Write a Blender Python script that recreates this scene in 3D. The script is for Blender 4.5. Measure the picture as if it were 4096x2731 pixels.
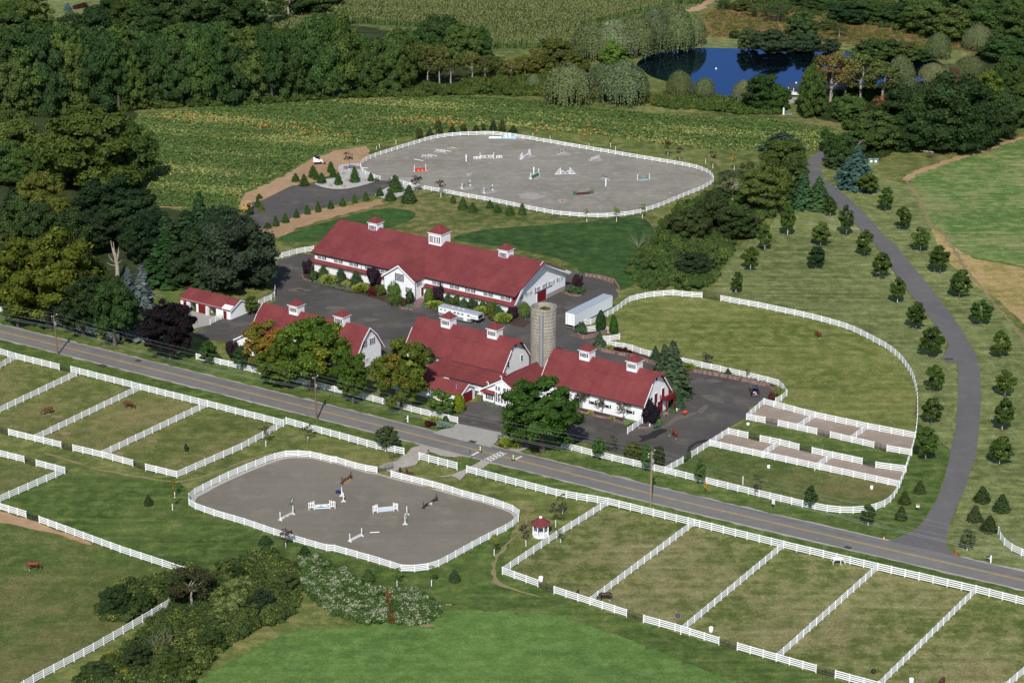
import bpy, bmesh, math, random
import numpy as np
from mathutils import Vector, Matrix
random.seed(7); RNG = np.random.default_rng(11)
S = bpy.context.scene
for o in list(bpy.data.objects): bpy.data.objects.remove(o)
COL = S.collection
# ------------------------------------------------------------------ camera, sky, sun, exposure
CF, CP, CH = 9100.0, math.radians(19.8), 175.0      # focal length (px of a 4096 px frame), pitch, height in m
cam = bpy.data.cameras.new('camera'); camo = bpy.data.objects.new('camera', cam); COL.objects.link(camo)
cam.sensor_width = 36.0; cam.lens = CF/4096*36.0; cam.clip_start = 1.0; cam.clip_end = 9000.0
camo.location = (0, 0, CH); camo.rotation_euler = (math.pi/2-CP, 0, 0); S.camera = camo
SUN_EL, SUN_AZ = math.radians(40), math.radians(6)   # shadows fall away from the camera, 6 deg to the right
w = bpy.data.worlds.new('World'); S.world = w; w.use_nodes = True
nt = w.node_tree; nt.nodes.clear()
sky = nt.nodes.new('ShaderNodeTexSky'); sky.sky_type = 'NISHITA'; sky.sun_disc = False
sky.sun_elevation = SUN_EL; sky.sun_rotation = math.pi+SUN_AZ; sky.altitude = 100; sky.air_density = 1.0; sky.dust_density = 0.6; sky.ozone_density = 2.0
bg = nt.nodes.new('ShaderNodeBackground'); bg.inputs['Strength'].default_value = 0.115
wo = nt.nodes.new('ShaderNodeOutputWorld'); nt.links.new(sky.outputs[0], bg.inputs[0]); nt.links.new(bg.outputs[0], wo.inputs[0])
sun = bpy.data.lights.new('sun', 'SUN'); sun.energy = 4.5; sun.angle = math.radians(0.5); sun.color = (1.0, 0.955, 0.88)
suno = bpy.data.objects.new('sun', sun); COL.objects.link(suno); suno.location = (0, 0, 300)
sd = Vector((math.sin(SUN_AZ)*math.cos(SUN_EL), math.cos(SUN_AZ)*math.cos(SUN_EL), -math.sin(SUN_EL)))
suno.rotation_euler = sd.to_track_quat('-Z', 'Y').to_euler()
S.view_settings.view_transform = 'Standard'; S.view_settings.look = 'None'; S.view_settings.exposure = 0.0; S.view_settings.gamma = 1.0
S.view_settings.use_curve_mapping = False
S.render.engine = 'CYCLES'; S.cycles.use_denoising = True; S.cycles.max_bounces = 5; S.cycles.diffuse_bounces = 2; S.cycles.glossy_bounces = 2
S.cycles.transparent_max_bounces = 4; S.cycles.caustics_reflective = False; S.cycles.caustics_refractive = False
try:
    S.cycles.denoiser = 'OPENIMAGEDENOISE'; S.cycles.denoising_input_passes = 'RGB_ALBEDO_NORMAL'
except Exception: pass

# ------------------------------------------------------------------ photograph measurements -> places on the ground
K = .5953; Z = 500/2352
CROP = dict(TL=(0,0,K), TM=(1300,0,K), TR=(2696,0,K), ML=(0,900,K), MM=(1300,900,K), MR=(2696,900,K), BL=(0,1800,K), BM=(1300,1800,K), BR=(2696,1800,K),
  FU=(0,0,1.7415), C3=(1400,480,Z), C4=(1880,480,Z), C5=(2360,560,Z), C6=(1050,580,Z), C7=(1100,1750,Z), C8=(1600,1800,Z), CA=(2000,1750,Z), CB=(2450,1700,Z),
  C12=(1200,850,Z), C15=(1550,950,Z), C19=(1950,950,Z), C9=(900,1150,Z), C16=(1600,1200,Z), C165=(1650,1400,Z), C21=(2100,1300,Z), C23=(2300,1420,Z),
  D1=(2200,1130,.37202), D2=(2700,1480,.37202), D3=(2800,1480,.66964), D4=(0,1380,.37202), G5=(680,1130,.2381), G8=(940,780,.1488), G7=(1950,1960,.2232))
cp_, sp_ = math.cos(CP), math.sin(CP)
def full(c, x, y):
    a = CROP[c]; return a[0]+x*a[2], a[1]+y*a[2]
def gnd(px, py, z=0.0):
    x = px-2048; y = py-1365.5
    t = (CH-z)/(CF*sp_+y*cp_)
    return Vector((x*t, (CF*cp_-y*sp_)*t, z))
def G(c, x, y, z=0.0): return gnd(*full(c, x, y), z)
def depth(p): return p[1]*cp_+(CH-p[2])*sp_
def row_of(p, z):
    zc = p[1]*cp_-(z-CH)*sp_; return 1365.5+CF*(-p[1]*sp_-(z-CH)*cp_)/zc
def h_at(p, py):
    lo, hi = -5.0, 70.0
    for _ in range(40):
        m = (lo+hi)/2
        if row_of(p, m) > py: lo = m
        else: hi = m
    return m
def pts(s):
    """'ML 0,872 108,905 BM 3,4' -> ground points"""
    out = []; c = None
    for t in s.split():
        if ',' in t:
            a, b = t.split(','); out.append(G(c, float(a), float(b)))
        else: c = t
    return out
# the farm's own axes (barns stand parallel): U along the ridges, V to the back
AZ = math.radians(-34.5); UX = Vector((math.cos(AZ), math.sin(AZ), 0)); VX = Vector((-math.sin(AZ), math.cos(AZ), 0))
def uv(a, b, z=0.0): p = UX*(a-300)+VX*(b+400); p.z = z; return p
# ------------------------------------------------------------------ objects
def tag(o, label=None, cat=None, group=None, kind=None):
    if label: o['label'] = label
    if cat: o['category'] = cat
    if group: o['group'] = group
    if kind: o['kind'] = kind
    return o
def empty(name, loc=(0,0,0), rz=0.0, **k):
    o = bpy.data.objects.new(name, None); COL.objects.link(o); o.location = loc; o.rotation_euler = (0,0,rz); o.empty_display_size = .3
    return tag(o, **k)
def link(name, me, parent=None, loc=(0,0,0), rot=(0,0,0), sc=(1,1,1), **k):
    o = bpy.data.objects.new(name, me); COL.objects.link(o)
    if parent: o.parent = parent
    o.location = loc; o.rotation_euler = rot; o.scale = sc
    return tag(o, **k)
class MB:
    """collects shapes, builds ONE mesh"""
    def __init__(s): s.v = []; s.f = []; s.m = []; s.mi = 0
    def add(s, vs, fs):
        b = len(s.v); s.v += [tuple(x) for x in vs]; s.f += [tuple(b+i for i in f) for f in fs]; s.m += [s.mi]*len(fs); return s
    def box(s, x0, x1, y0, y1, z0, z1):
        return s.add([(x0,y0,z0),(x1,y0,z0),(x1,y1,z0),(x0,y1,z0),(x0,y0,z1),(x1,y0,z1),(x1,y1,z1),(x0,y1,z1)],
            [(0,3,2,1),(4,5,6,7),(0,1,5,4),(1,2,6,5),(2,3,7,6),(3,0,4,7)])
    def prism(s, prof, a, b, axis='x'):
        """closed profile of (p,q) swept from a to b along an axis; x: (y,z), y: (x,z), z: (x,y)"""
        n = len(prof); mk = {'x': lambda t,p,q:(t,p,q), 'y': lambda t,p,q:(p,t,q), 'z': lambda t,p,q:(p,q,t)}[axis]
        vs = [mk(a,p,q) for p,q in prof]+[mk(b,p,q) for p,q in prof]
        return s.add(vs, [tuple(range(n))[::-1], tuple(range(n,2*n))]+[(i,(i+1)%n,n+(i+1)%n,n+i) for i in range(n)])
    def slab(s, quad, t):
        """polygon thickened downwards along its normal"""
        q = [Vector(p) for p in quad]; nrm = (q[1]-q[0]).cross(q[2]-q[0]).normalized(); n = len(q)
        lo = [p-nrm*t for p in q]
        return s.add(q+lo, [tuple(range(n)), tuple(range(n,2*n))[::-1]]+[(i,n+i,n+(i+1)%n,(i+1)%n) for i in range(n)])
    def tube(s, path, rads, n=6, cap=True):
        path = [Vector(p) for p in path]
        if not hasattr(rads, '__len__'): rads = [rads]*len(path)
        b = len(s.v)
        for i, p in enumerate(path):
            d = (path[min(i+1,len(path)-1)]-path[max(i-1,0)]).normalized()
            a = d.orthogonal().normalized() if abs(d.z) < .99 else Vector((1,0,0)); c = d.cross(a)
            for k in range(n):
                t = 2*math.pi*k/n; s.v.append(tuple(p+(a*math.cos(t)+c*math.sin(t))*rads[i]))
        for i in range(len(path)-1):
            for k in range(n):
                s.f.append((b+i*n+k, b+i*n+(k+1)%n, b+(i+1)*n+(k+1)%n, b+(i+1)*n+k)); s.m.append(s.mi)
        if cap:
            s.f.append(tuple(b+k for k in range(n))[::-1]); s.f.append(tuple(b+(len(path)-1)*n+k for k in range(n))); s.m += [s.mi]*2
        return s
    def lathe(s, prof, n=16, c=(0,0,0)):
        b = len(s.v)
        for r, z in prof:
            for k in range(n): t = 2*math.pi*k/n; s.v.append((c[0]+r*math.cos(t), c[1]+r*math.sin(t), c[2]+z))
        for i in range(len(prof)-1):
            for k in range(n): s.f.append((b+i*n+k, b+i*n+(k+1)%n, b+(i+1)*n+(k+1)%n, b+(i+1)*n+k)); s.m.append(s.mi)
        return s
    def mesh(s, name, mats, smooth=False):
        me = bpy.data.meshes.new(name); me.from_pydata(s.v, [], s.f); me.validate(); 
        for m in (mats if isinstance(mats, (list, tuple)) else [mats]): me.materials.append(m)
        if len(me.materials) > 1: me.polygons.foreach_set('material_index', s.m[:len(me.polygons)])
        if smooth: me.polygons.foreach_set('use_smooth', [True]*len(me.polygons))
        bm = bmesh.new(); bm.from_mesh(me); bmesh.ops.recalc_face_normals(bm, faces=bm.faces); bm.to_mesh(me); bm.free()
        me.update(); return me
    def obj(s, name, mats, parent=None, loc=(0,0,0), rot=(0,0,0), smooth=False, **k):
        return link(name, s.mesh(name, mats, smooth), parent, loc, rot, **k)
# ------------------------------------------------------------------ procedural materials
def rgb(h):
    """'#rrggbb' as seen -> linear"""
    c = [int(h[i:i+2],16)/255 for i in (1,3,5)]; return tuple(x/12.92 if x <= .04045 else ((x+.055)/1.055)**2.4 for x in c)+(1,)
class NT:
    def __init__(s, name):
        s.m = bpy.data.materials.new(name); s.m.use_nodes = True; s.t = s.m.node_tree; s.t.nodes.clear()
        s.out = s.n('ShaderNodeOutputMaterial')
    def n(s, ty, **k):
        x = s.t.nodes.new(ty)
        for a, b in k.items(): setattr(x, a, b)
        return x
    def l(s, a, b): s.t.links.new(a, b)
    def val(s, inp, v):
        if hasattr(v, 'is_output'): s.l(v, inp)
        else: inp.default_value = v[:3] if inp.type == 'VECTOR' else v
    def pos(s, obj=False):
        if obj: return s.n('ShaderNodeTexCoord').outputs['Object']
        return s.n('ShaderNodeNewGeometry').outputs['Position']
    def mapping(s, vec, rz=0, sc=(1,1,1)):
        m = s.n('ShaderNodeMapping'); s.l(vec, m.inputs[0]); m.inputs['Rotation'].default_value = (0,0,rz); m.inputs['Scale'].default_value = sc; return m.outputs[0]
    def noise(s, vec, scale, detail=3, rough=.6, dist=0):
        x = s.n('ShaderNodeTexNoise'); s.l(vec, x.inputs['Vector']); x.inputs['Scale'].default_value = scale; x.inputs['Detail'].default_value = detail
        x.inputs['Roughness'].default_value = rough; x.inputs['Distortion'].default_value = dist; return x.outputs[0]
    def ramp(s, f, a, b):
        x = s.n('ShaderNodeMapRange'); s.l(f, x.inputs[0]); x.inputs[1].default_value = a; x.inputs[2].default_value = b; return x.outputs[0]
    def mix(s, f, a, b, mode='MIX'):
        x = s.n('ShaderNodeMix', data_type='RGBA', blend_type=mode); s.val(x.inputs[0], f); s.val(x.inputs[6], a); s.val(x.inputs[7], b); return x.outputs[2]
    def math(s, op, a, b=0.0):
        x = s.n('ShaderNodeMath', operation=op); s.val(x.inputs[0], a); s.val(x.inputs[1], b); return x.outputs[0]
    def gain(s, col, f, lo, hi):
        """multiply a colour by lo..hi following f"""
        r = s.n('ShaderNodeMapRange'); s.l(f, r.inputs[0]); r.inputs[1].default_value = .28; r.inputs[2].default_value = .72; r.inputs[3].default_value = lo; r.inputs[4].default_value = hi
        x = s.n('ShaderNodeVectorMath', operation='SCALE'); s.val(x.inputs[0], col); s.l(r.outputs[0], x.inputs['Scale']); return x.outputs[0]
    def finish(s, col, rough=.8, bump=None, bstr=.3, bdist=.05, spec=.3, metal=0):
        b = s.n('ShaderNodeBsdfPrincipled'); s.val(b.inputs['Base Color'], col); s.val(b.inputs['Roughness'], rough); b.inputs['Specular IOR Level'].default_value = spec; b.inputs['Metallic'].default_value = metal
        if bump is not None:
            x = s.n('ShaderNodeBump'); x.inputs['Strength'].default_value = bstr; x.inputs['Distance'].default_value = bdist; s.l(bump, x.inputs['Height']); s.l(x.outputs[0], b.inputs['Normal'])
        s.l(b.outputs[0], s.out.inputs[0]); return s.m
def plain(name, c, rough=.6, var=.12, scale=3.0, spec=.3, metal=0, obj=True):
    t = NT(name); p = t.pos(obj); n = t.noise(p, scale, 4); f = t.noise(p, scale*9, 2)
    return t.finish(t.gain(t.gain(tuple(c), n, 1-var, 1+var), f, 1-var*.6, 1+var*.6), rough, spec=spec, metal=metal)
def grass(name, dark, mid, light, tan, tanamt=.5, streak=.35, ang=-32.6, fine=.45, big=.045, seed=0.0):
    t = NT(name); p0 = t.pos(); 
    off = t.n('ShaderNodeVectorMath', operation='ADD'); t.l(p0, off.inputs[0]); off.inputs[1].default_value = (seed*37, seed*61, 0); p = off.outputs[0]
    a = t.noise(p, big, 4, .6, .4); b = t.noise(p, .33, 4, .65); c = t.noise(p, 1.7, 3, .7); d = t.noise(p, 5.5, 2, .7)
    st = t.noise(t.mapping(p, math.radians(-ang), (.035, .55, 1)), 1.0, 3, .6)
    dk = tuple(v*.9 for v in dark[:3])+(1,); lt = tuple(v*1.05 for v in light[:3])+(1,)
    col = t.mix(t.ramp(a, .38, .62), dk, tuple(mid))
    col = t.mix(t.ramp(b, .42, .66), col, lt)
    tn = t.ramp(t.math('ADD', t.math('MULTIPLY', a, .5), t.math('MULTIPLY', b, .5)), .66-.3*tanamt, .78-.22*tanamt)
    col = t.mix(t.math('MULTIPLY', tn, .85), col, tuple(v*1.05 for v in tan[:3])+(1,))
    e_ = t.noise(p, .012, 3, .5); col = t.gain(col, e_, .9, 1.1)
    col = t.gain(col, st, 1-streak, 1+streak)
    col = t.gain(col, c, 1-fine*.6, 1+fine*.6); col = t.gain(col, d, 1-fine, 1+fine)
    return t.finish(col, .95, d, .6, .12, spec=.1)
def earth(name, a_, b_, c_, sc=.5, fine=.25, bstr=.4, rough=.95, streak=0, ang=0, big=.06):
    t = NT(name); p = t.pos(); a = t.noise(p, big, 4, .6, .3); b = t.noise(p, sc, 5, .65); d = t.noise(p, 4.5, 3, .7)
    col = t.mix(t.ramp(a, .38, .62), tuple(a_), tuple(b_)); col = t.mix(t.ramp(b, .52, .75), col, tuple(c_))
    if streak: col = t.gain(col, t.noise(t.mapping(p, math.radians(-ang), (.04, .9, 1)), 1.0, 3), 1-streak, 1+streak)
    col = t.gain(col, d, 1-fine, 1+fine)
    return t.finish(col, rough, d, bstr, .08, spec=.2)
M = {}
M['white'] = plain('white_paint', rgb('#f0f1f3'), .5, .03, 1.5)
M['vinyl'] = plain('white_vinyl', rgb('#eeefef'), .4, .07, .35, obj=False)
def siding():
    t = NT('white_clapboard'); p = t.pos(True)
    s = t.n('ShaderNodeSeparateXYZ'); t.l(p, s.inputs[0]); fr = t.math('FRACT', t.math('MULTIPLY', s.outputs[2], 5.0))
    col = t.mix(t.ramp(fr, .0, .16), rgb('#d2d6dc'), rgb('#f1f2f4')); col = t.gain(col, t.noise(p, .8, 4), .95, 1.04)
    return t.finish(col, .55, fr, .5, .03)
M['siding'] = siding()
def roofmat():
    t = NT('red_shingle_roof'); p = t.pos(True); a = t.noise(p, .22, 4, .6); b = t.noise(p, 1.4, 3); d = t.noise(t.mapping(p, 0, (1, 1, 3.5)), 5.0, 3, .7)
    s = t.n('ShaderNodeSeparateXYZ'); t.l(p, s.inputs[0]); fr = t.math('FRACT', t.math('MULTIPLY', s.outputs[2], 4.2))
    col = t.mix(t.ramp(a, .4, .62), rgb('#6f3436'), rgb('#7a3c3c')); col = t.mix(t.math('MULTIPLY', t.ramp(b, .5, .8), .5), col, rgb('#844847'))
    col = t.gain(col, d, .8, 1.2); col = t.gain(col, fr, .9, 1.05); col = t.gain(col, t.noise(t.mapping(p,0,(.9,.15,.15)), 1.0, 4), .92, 1.08)
    return t.finish(col, .9, d, .5, .04, spec=.2)
M['roof'] = roofmat()
M['darktrim'] = plain('dark_gutter', rgb('#2b2c31'), .5, .1)
M['shutter'] = plain('navy_shutter', rgb('#1d2130'), .5, .1)
M['redpaint'] = plain('barn_red_paint', rgb('#6d1a20'), .6, .12)
M['glass'] = plain('window_glass', rgb('#1c2127'), .08, .1, spec=.6)
M['block'] = None
def brickm():
    t = NT('pink_block_wall'); p = t.pos()
    b = t.n('ShaderNodeTexBrick'); t.l(t.mapping(p, math.radians(34.5), (1,1,1)), b.inputs[0]); b.inputs['Color1'].default_value = rgb('#9a7a76'); b.inputs['Color2'].default_value = rgb('#7f6460'); b.inputs['Mortar'].default_value = rgb('#5c4d4a')
    b.inputs['Scale'].default_value = 1.0; b.inputs['Brick Width'].default_value = .45; b.inputs['Row Height'].default_value = .18; b.inputs['Mortar Size'].default_value = .02
    return t.finish(t.gain(b.outputs[0], t.noise(p, 3, 3), .75, 1.25), .9)
M['block'] = brickm()
M['concrete'] = earth('concrete_slab', rgb('#a39f98'), rgb('#96928c'), rgb('#b0aca5'), 1.0, .12, .15)
M['asphalt'] = earth('road_asphalt', rgb('#716f6c'), rgb('#797672'), rgb('#827f7b'), .4, .16, .25, streak=.06, ang=-32.5)
M['asphalt2'] = earth('dark_gravel_yard', rgb('#4c4946'), rgb('#585450'), rgb('#6c655d'), .16, .28, .4, big=.07)
M['asphalt3'] = earth('smooth_drive_asphalt', rgb('#626060'), rgb('#696665'), rgb('#716e6c'), .3, .12, .2)
M['yellow'] = plain('yellow_road_paint', rgb('#b3925a'), .7, .2, 1.0, obj=False)
M['paint'] = plain('white_road_paint', rgb('#d9d8d4'), .7, .12, 1.5, obj=False)
M['sandU'] = earth('upper_arena_footing', rgb('#837d72'), rgb('#908a7f'), rgb('#a09a90'), .35, .3, .9, streak=.1, ang=-8)
M['sandL'] = earth('lower_arena_footing', rgb('#746d61'), rgb('#7c7569'), rgb('#867f72'), .2, .16, .4, streak=.06, ang=-38)
M['stonedust'] = earth('pale_stone_dust', rgb('#aaa49c'), rgb('#a29c93'), rgb('#b5b0a8'), .7, .25, .5)
M['pen'] = earth('pen_footing', rgb('#8f8071'), rgb('#97897b'), rgb('#a69a8c'), .3, .22, .5)
M['gravel'] = earth('gravel_path', rgb('#9d968c'), rgb('#aaa298'), rgb('#b3ada4'), .6, .25, .6)
M['soil'] = earth('bare_orange_soil', rgb('#a98c6c'), rgb('#9b7d5e'), rgb('#b59a7c'), .5, .22, .6)
M['trail'] = earth('worn_grass_trail', rgb('#7e7450'), rgb('#8a7d5a'), rgb('#968866'), .6, .3, .5)
M['mulch'] = earth('dark_mulch', rgb('#3f342e'), rgb('#4a3d35'), rgb('#57473c'), .9, .3, .8)
M['rock'] = earth('white_crushed_stone', rgb('#b9b8b5'), rgb('#aaa9a6'), rgb('#cfcecb'), 1.2, .4, 1.0)
M['boulder'] = plain('tan_boulder', rgb('#a3826a'), .9, .25, 2.0)
M['black'] = plain('black_metal', rgb('#24272a'), .5, .1)
M['wood'] = plain('weathered_pole_wood', rgb('#6f5c4c'), .9, .2, 1.2)
M['wood2'] = plain('pale_pole_wood', rgb('#8d7b6a'), .9, .22, 1.0)
M['greymetal'] = plain('grey_metal', rgb('#9aa0a6'), .4, .06, metal=.3)
M['bark'] = plain('tree_bark', rgb('#5b5047'), .95, .25, 2.0)
M['palebark'] = plain('pale_dead_wood', rgb('#9a9087'), .95, .2, 2.0)
M['guard'] = plain('white_trunk_guard', rgb('#e6e6e4'), .6, .04)
M['rubber'] = plain('tyre_rubber', rgb('#1b1b1c'), .8, .1)
# ------------------------------------------------------------------ bodies: one continuous surface each (built first, while the scene is small)
def ball(mb, c, r, n=10):
    prof = [(max(1e-3, math.sin(math.pi*i/n))*r, -math.cos(math.pi*i/n)*r) for i in range(n+1)]; mb.lathe(prof, 12, c)
def limb(mb, path, rads):
    mb.tube(path, rads, 10)
    for p, r in zip(path, rads): ball(mb, p, r*.99)
def skin(mb, name, mats, pick, voxel, smooth=4):
    me = bpy.data.meshes.new(name); me.from_pydata(mb.v, [], mb.f); o = bpy.data.objects.new(name, me); COL.objects.link(o)
    m = o.modifiers.new('r', 'REMESH'); m.mode = 'VOXEL'; m.voxel_size = voxel
    s_ = o.modifiers.new('s', 'SMOOTH'); s_.iterations = smooth; s_.factor = .5
    dg = bpy.context.evaluated_depsgraph_get(); out = bpy.data.meshes.new_from_object(o.evaluated_get(dg)); out.name = name
    bpy.data.objects.remove(o)
    for m_ in mats: 
        out.materials.append(m_)
    idx = [pick(p.center) for p in out.polygons]; out.polygons.foreach_set('material_index', idx); out.polygons.foreach_set('use_smooth', [True]*len(idx)); out.update(); return out
def horse_body(pose, coat, points, name, sock=None):
    mb = MB()
    limb(mb, [(-.62,0,1.22),(-.2,0,1.14),(.25,0,1.13),(.58,0,1.17)], [.30,.33,.31,.27])
    ball(mb, (-.68,0,1.27), .29); ball(mb, (.5,0,1.28), .23)
    if pose == 'graze':
        limb(mb, [(.62,0,1.25),(.9,0,1.05),(1.12,0,.78)], [.22,.16,.12]); limb(mb, [(1.12,0,.76),(1.22,0,.5),(1.3,0,.2)], [.125,.1,.065]); ears = [(1.05,.07,.9),(1.05,-.07,.9)]
        for e in ears: limb(mb, [e, (e[0]-.06,e[1]*1.3,e[2]+.1)], [.035,.015])
    else:
        limb(mb, [(.62,0,1.3),(.92,0,1.55),(1.12,0,1.78)], [.22,.16,.12]); limb(mb, [(1.14,0,1.8),(1.33,0,1.64),(1.5,0,1.46)], [.12,.1,.065])
        for s in (-1,1): limb(mb, [(1.1,.06*s,1.88),(1.1,.08*s,2.0)], [.035,.015])
    st = .14 if pose == 'walk' else .05
    for s in (-1,1):
        d = st*s; limb(mb, [(.5,.15*s,1.02),(.54+d*.6,.15*s,.72),(.54+d,.15*s,.52),(.52+d*1.3,.15*s,.14),(.57+d*1.3,.15*s,.05)], [.14,.085,.065,.045,.06])
        limb(mb, [(-.66,.17*s,1.15),(-.56-d*.4,.17*s,.8),(-.8-d,.17*s,.52),(-.78-d*1.3,.17*s,.14),(-.73-d*1.3,.17*s,.05)], [.2,.125,.07,.05,.06])
    def pick(c):
        if sock and c.z < .22 and c.x < 0: return 2
        return 1 if c.z < .42 and abs(c.y) > .06 and c.x < .95 else 0
    return skin(mb, name, [coat, points, M['white']], pick, .035)
def hmat(n, c): return plain(n, rgb(c), .55, .12, 2.0, spec=.4)
M['bay'] = hmat('bay_coat', '#5a2c1b'); M['chestnut'] = hmat('chestnut_coat', '#6e321d'); M['darkbay'] = hmat('dark_bay_coat', '#33231d'); M['blackc'] = hmat('black_coat', '#1d1a1a'); M['greyc'] = hmat('white_grey_coat', '#dcdad6')
HB = {'bay': horse_body('graze', M['bay'], M['blackc'], 'body'), 'chestnut': horse_body('graze', M['chestnut'], M['chestnut'], 'body', True), 'dark': horse_body('graze', M['darkbay'], M['blackc'], 'body', True),
      'white': horse_body('graze', M['greyc'], M['greyc'], 'body'), 'walk': horse_body('walk', M['chestnut'], M['chestnut'], 'body', True)}
def person_body():
    mb = MB(); sk, sh = plain('skin', rgb('#a9765c'), .6, .05), plain('black_shirt', rgb('#20222a'), .8, .1); tr = plain('grey_breeches', rgb('#6b6f70'), .8, .1); ho = plain('white_shoes', rgb('#cfcac4'), .6, .05); ha = plain('dark_hair', rgb('#231b17'), .7, .1)
    limb(mb, [(0,0,.98),(0,0,1.15),(0,0,1.38)], [.15,.14,.165]); limb(mb, [(0,.16,1.4),(0,-.16,1.4)], [.085,.085]); limb(mb, [(0,.09,.95),(0,-.09,.95)], [.12,.12])
    limb(mb, [(.0,0,1.45),(.02,0,1.56)], [.062,.06]); limb(mb, [(.02,0,1.63),(.01,0,1.70)], [.088,.09]); limb(mb, [(.095,0,1.635),(.115,0,1.62)], [.02,.016])
    for s in (-1,1):
        limb(mb, [(-.01,.11*s,1.7-.06),(.0,.105*s,1.62)], [.022,.018])
        limb(mb, [(0,.09*s,.92),(.1*s,.09*s,.5),(.08*s-.08,.09*s,.1)], [.092,.066,.045]); limb(mb, [(.08*s-.09,.09*s,.05),(.08*s+.1,.09*s,.035)], [.05,.04])
        e = (.16 if s < 0 else -.04, .27*s, 1.12); hnd = (e[0]+(.22 if s < 0 else .06), .28*s, .98 if s < 0 else .86)
        limb(mb, [(0,.2*s,1.39),e,hnd], [.06,.045,.034])
        d = Vector(hnd)-Vector(e); d.normalize(); p0 = Vector(hnd)+d*.04; limb(mb, [hnd, p0+d*.03], [.036,.034])
        for k in range(4): q = p0+d*.05+Vector((0,0,0))+Vector((-d.z,0,d.x))*(-.03+.02*k); limb(mb, [q, q+d*(.05-.008*abs(k-1.4))+Vector((0,-.012*s,0))], [.011,.009])
        q = p0+Vector((-d.z,0,d.x))*.04; limb(mb, [q, q+d*.045+Vector((-d.z,0,d.x))*.025], [.012,.01])
    def pick(c):
        if c.z > 1.66 or (c.z > 1.58 and c.x < -.02): return 4
        if c.z > 1.47: return 0
        if abs(c.y) > .2 and c.z < 1.28: return 0
        if c.z > .98: return 1
        if c.z > .38: return 2
        return 3 if c.z < .1 else 0
    return skin(mb, 'body', [sk, sh, tr, ho, ha], pick, .013, 3)
PB = person_body()
# ------------------------------------------------------------------ the ground
def catmull(P, closed=False, step=1.0):
    n = len(P); out = []
    rng = range(n if closed else n-1)
    for i in rng:
        p0, p1, p2, p3 = (P[(i-1)%n], P[i], P[(i+1)%n], P[(i+2)%n]) if closed else (P[max(i-1,0)], P[i], P[i+1], P[min(i+2,n-1)])
        m = max(1, int((p2-p1).length/step))
        for k in range(m):
            t = k/m; out.append(.5*((2*p1)+(-p0+p2)*t+(2*p0-5*p1+4*p2-p3)*t*t+(-p0+3*p1-3*p2+p3)*t**3))
    if not closed: out.append(P[-1].copy())
    return out
def rough_edge(P, step, amp):
    out = []; n = len(P); a = 0.0
    for i in range(n):
        p, q = P[i], P[(i+1)%n]; d = q-p; L = d.length; m = max(1, int(L/step)); nr = Vector((-d.y, d.x, 0)).normalized()
        for k in range(m):
            a = a*.6+random.gauss(0, amp)*.6; out.append(p+d*(k/m)+nr*(a if k else 0))
    return out
def poly_mesh(name, P, z, mat):
    bm = bmesh.new(); vs = [bm.verts.new((p.x, p.y, z)) for p in P]; f = bm.faces.new(vs)
    f.normal_update()
    if f.normal.z < 0: f.normal_flip()
    bmesh.ops.triangulate(bm, faces=bm.faces[:]); me = bpy.data.meshes.new(name); bm.to_mesh(me); bm.free(); me.materials.append(mat); return me
NSH = [0]
def zlev(lev): NSH[0] += 1; return lev*.02+NSH[0]*.0002
def sheet(name, P, mat, lev, label, curve=False, amp=0.0, step=1.2, kind='structure', parent=None, cat=None):
    if isinstance(P, str): P = pts(P)
    if curve: P = catmull(P, True, 1.5)
    if amp: P = rough_edge(P, step, amp)
    o = link(name, poly_mesh(name, P, zlev(lev), mat), parent)
    if parent is None: tag(o, label, cat, kind=kind)
    return o
def ribbon(name, P, wid, mat, lev, label=None, curve=True, amp=0.0, parent=None, kind='structure'):
    if isinstance(P, str): P = pts(P)
    if curve: P = catmull(P, False, 1.5)
    L, R = [], []
    for i, p in enumerate(P):
        d = P[min(i+1,len(P)-1)]-P[max(i-1,0)]; nr = Vector((-d.y, d.x, 0)).normalized()
        w0 = wid/2+random.gauss(0, amp); w1 = wid/2+random.gauss(0, amp); L.append(p+nr*max(.1,w0)); R.append(p-nr*max(.1,w1))
    zz = zlev(lev); mb = MB(); n = len(P); mb.add([(p.x,p.y,zz) for p in L+R], [(i, n+i, n+i+1, i+1) for i in range(n-1)])
    o = mb.obj(name, mat, parent)
    if parent is None: tag(o, label, kind=kind)
    return o
g = lambda h: rgb(h)
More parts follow.
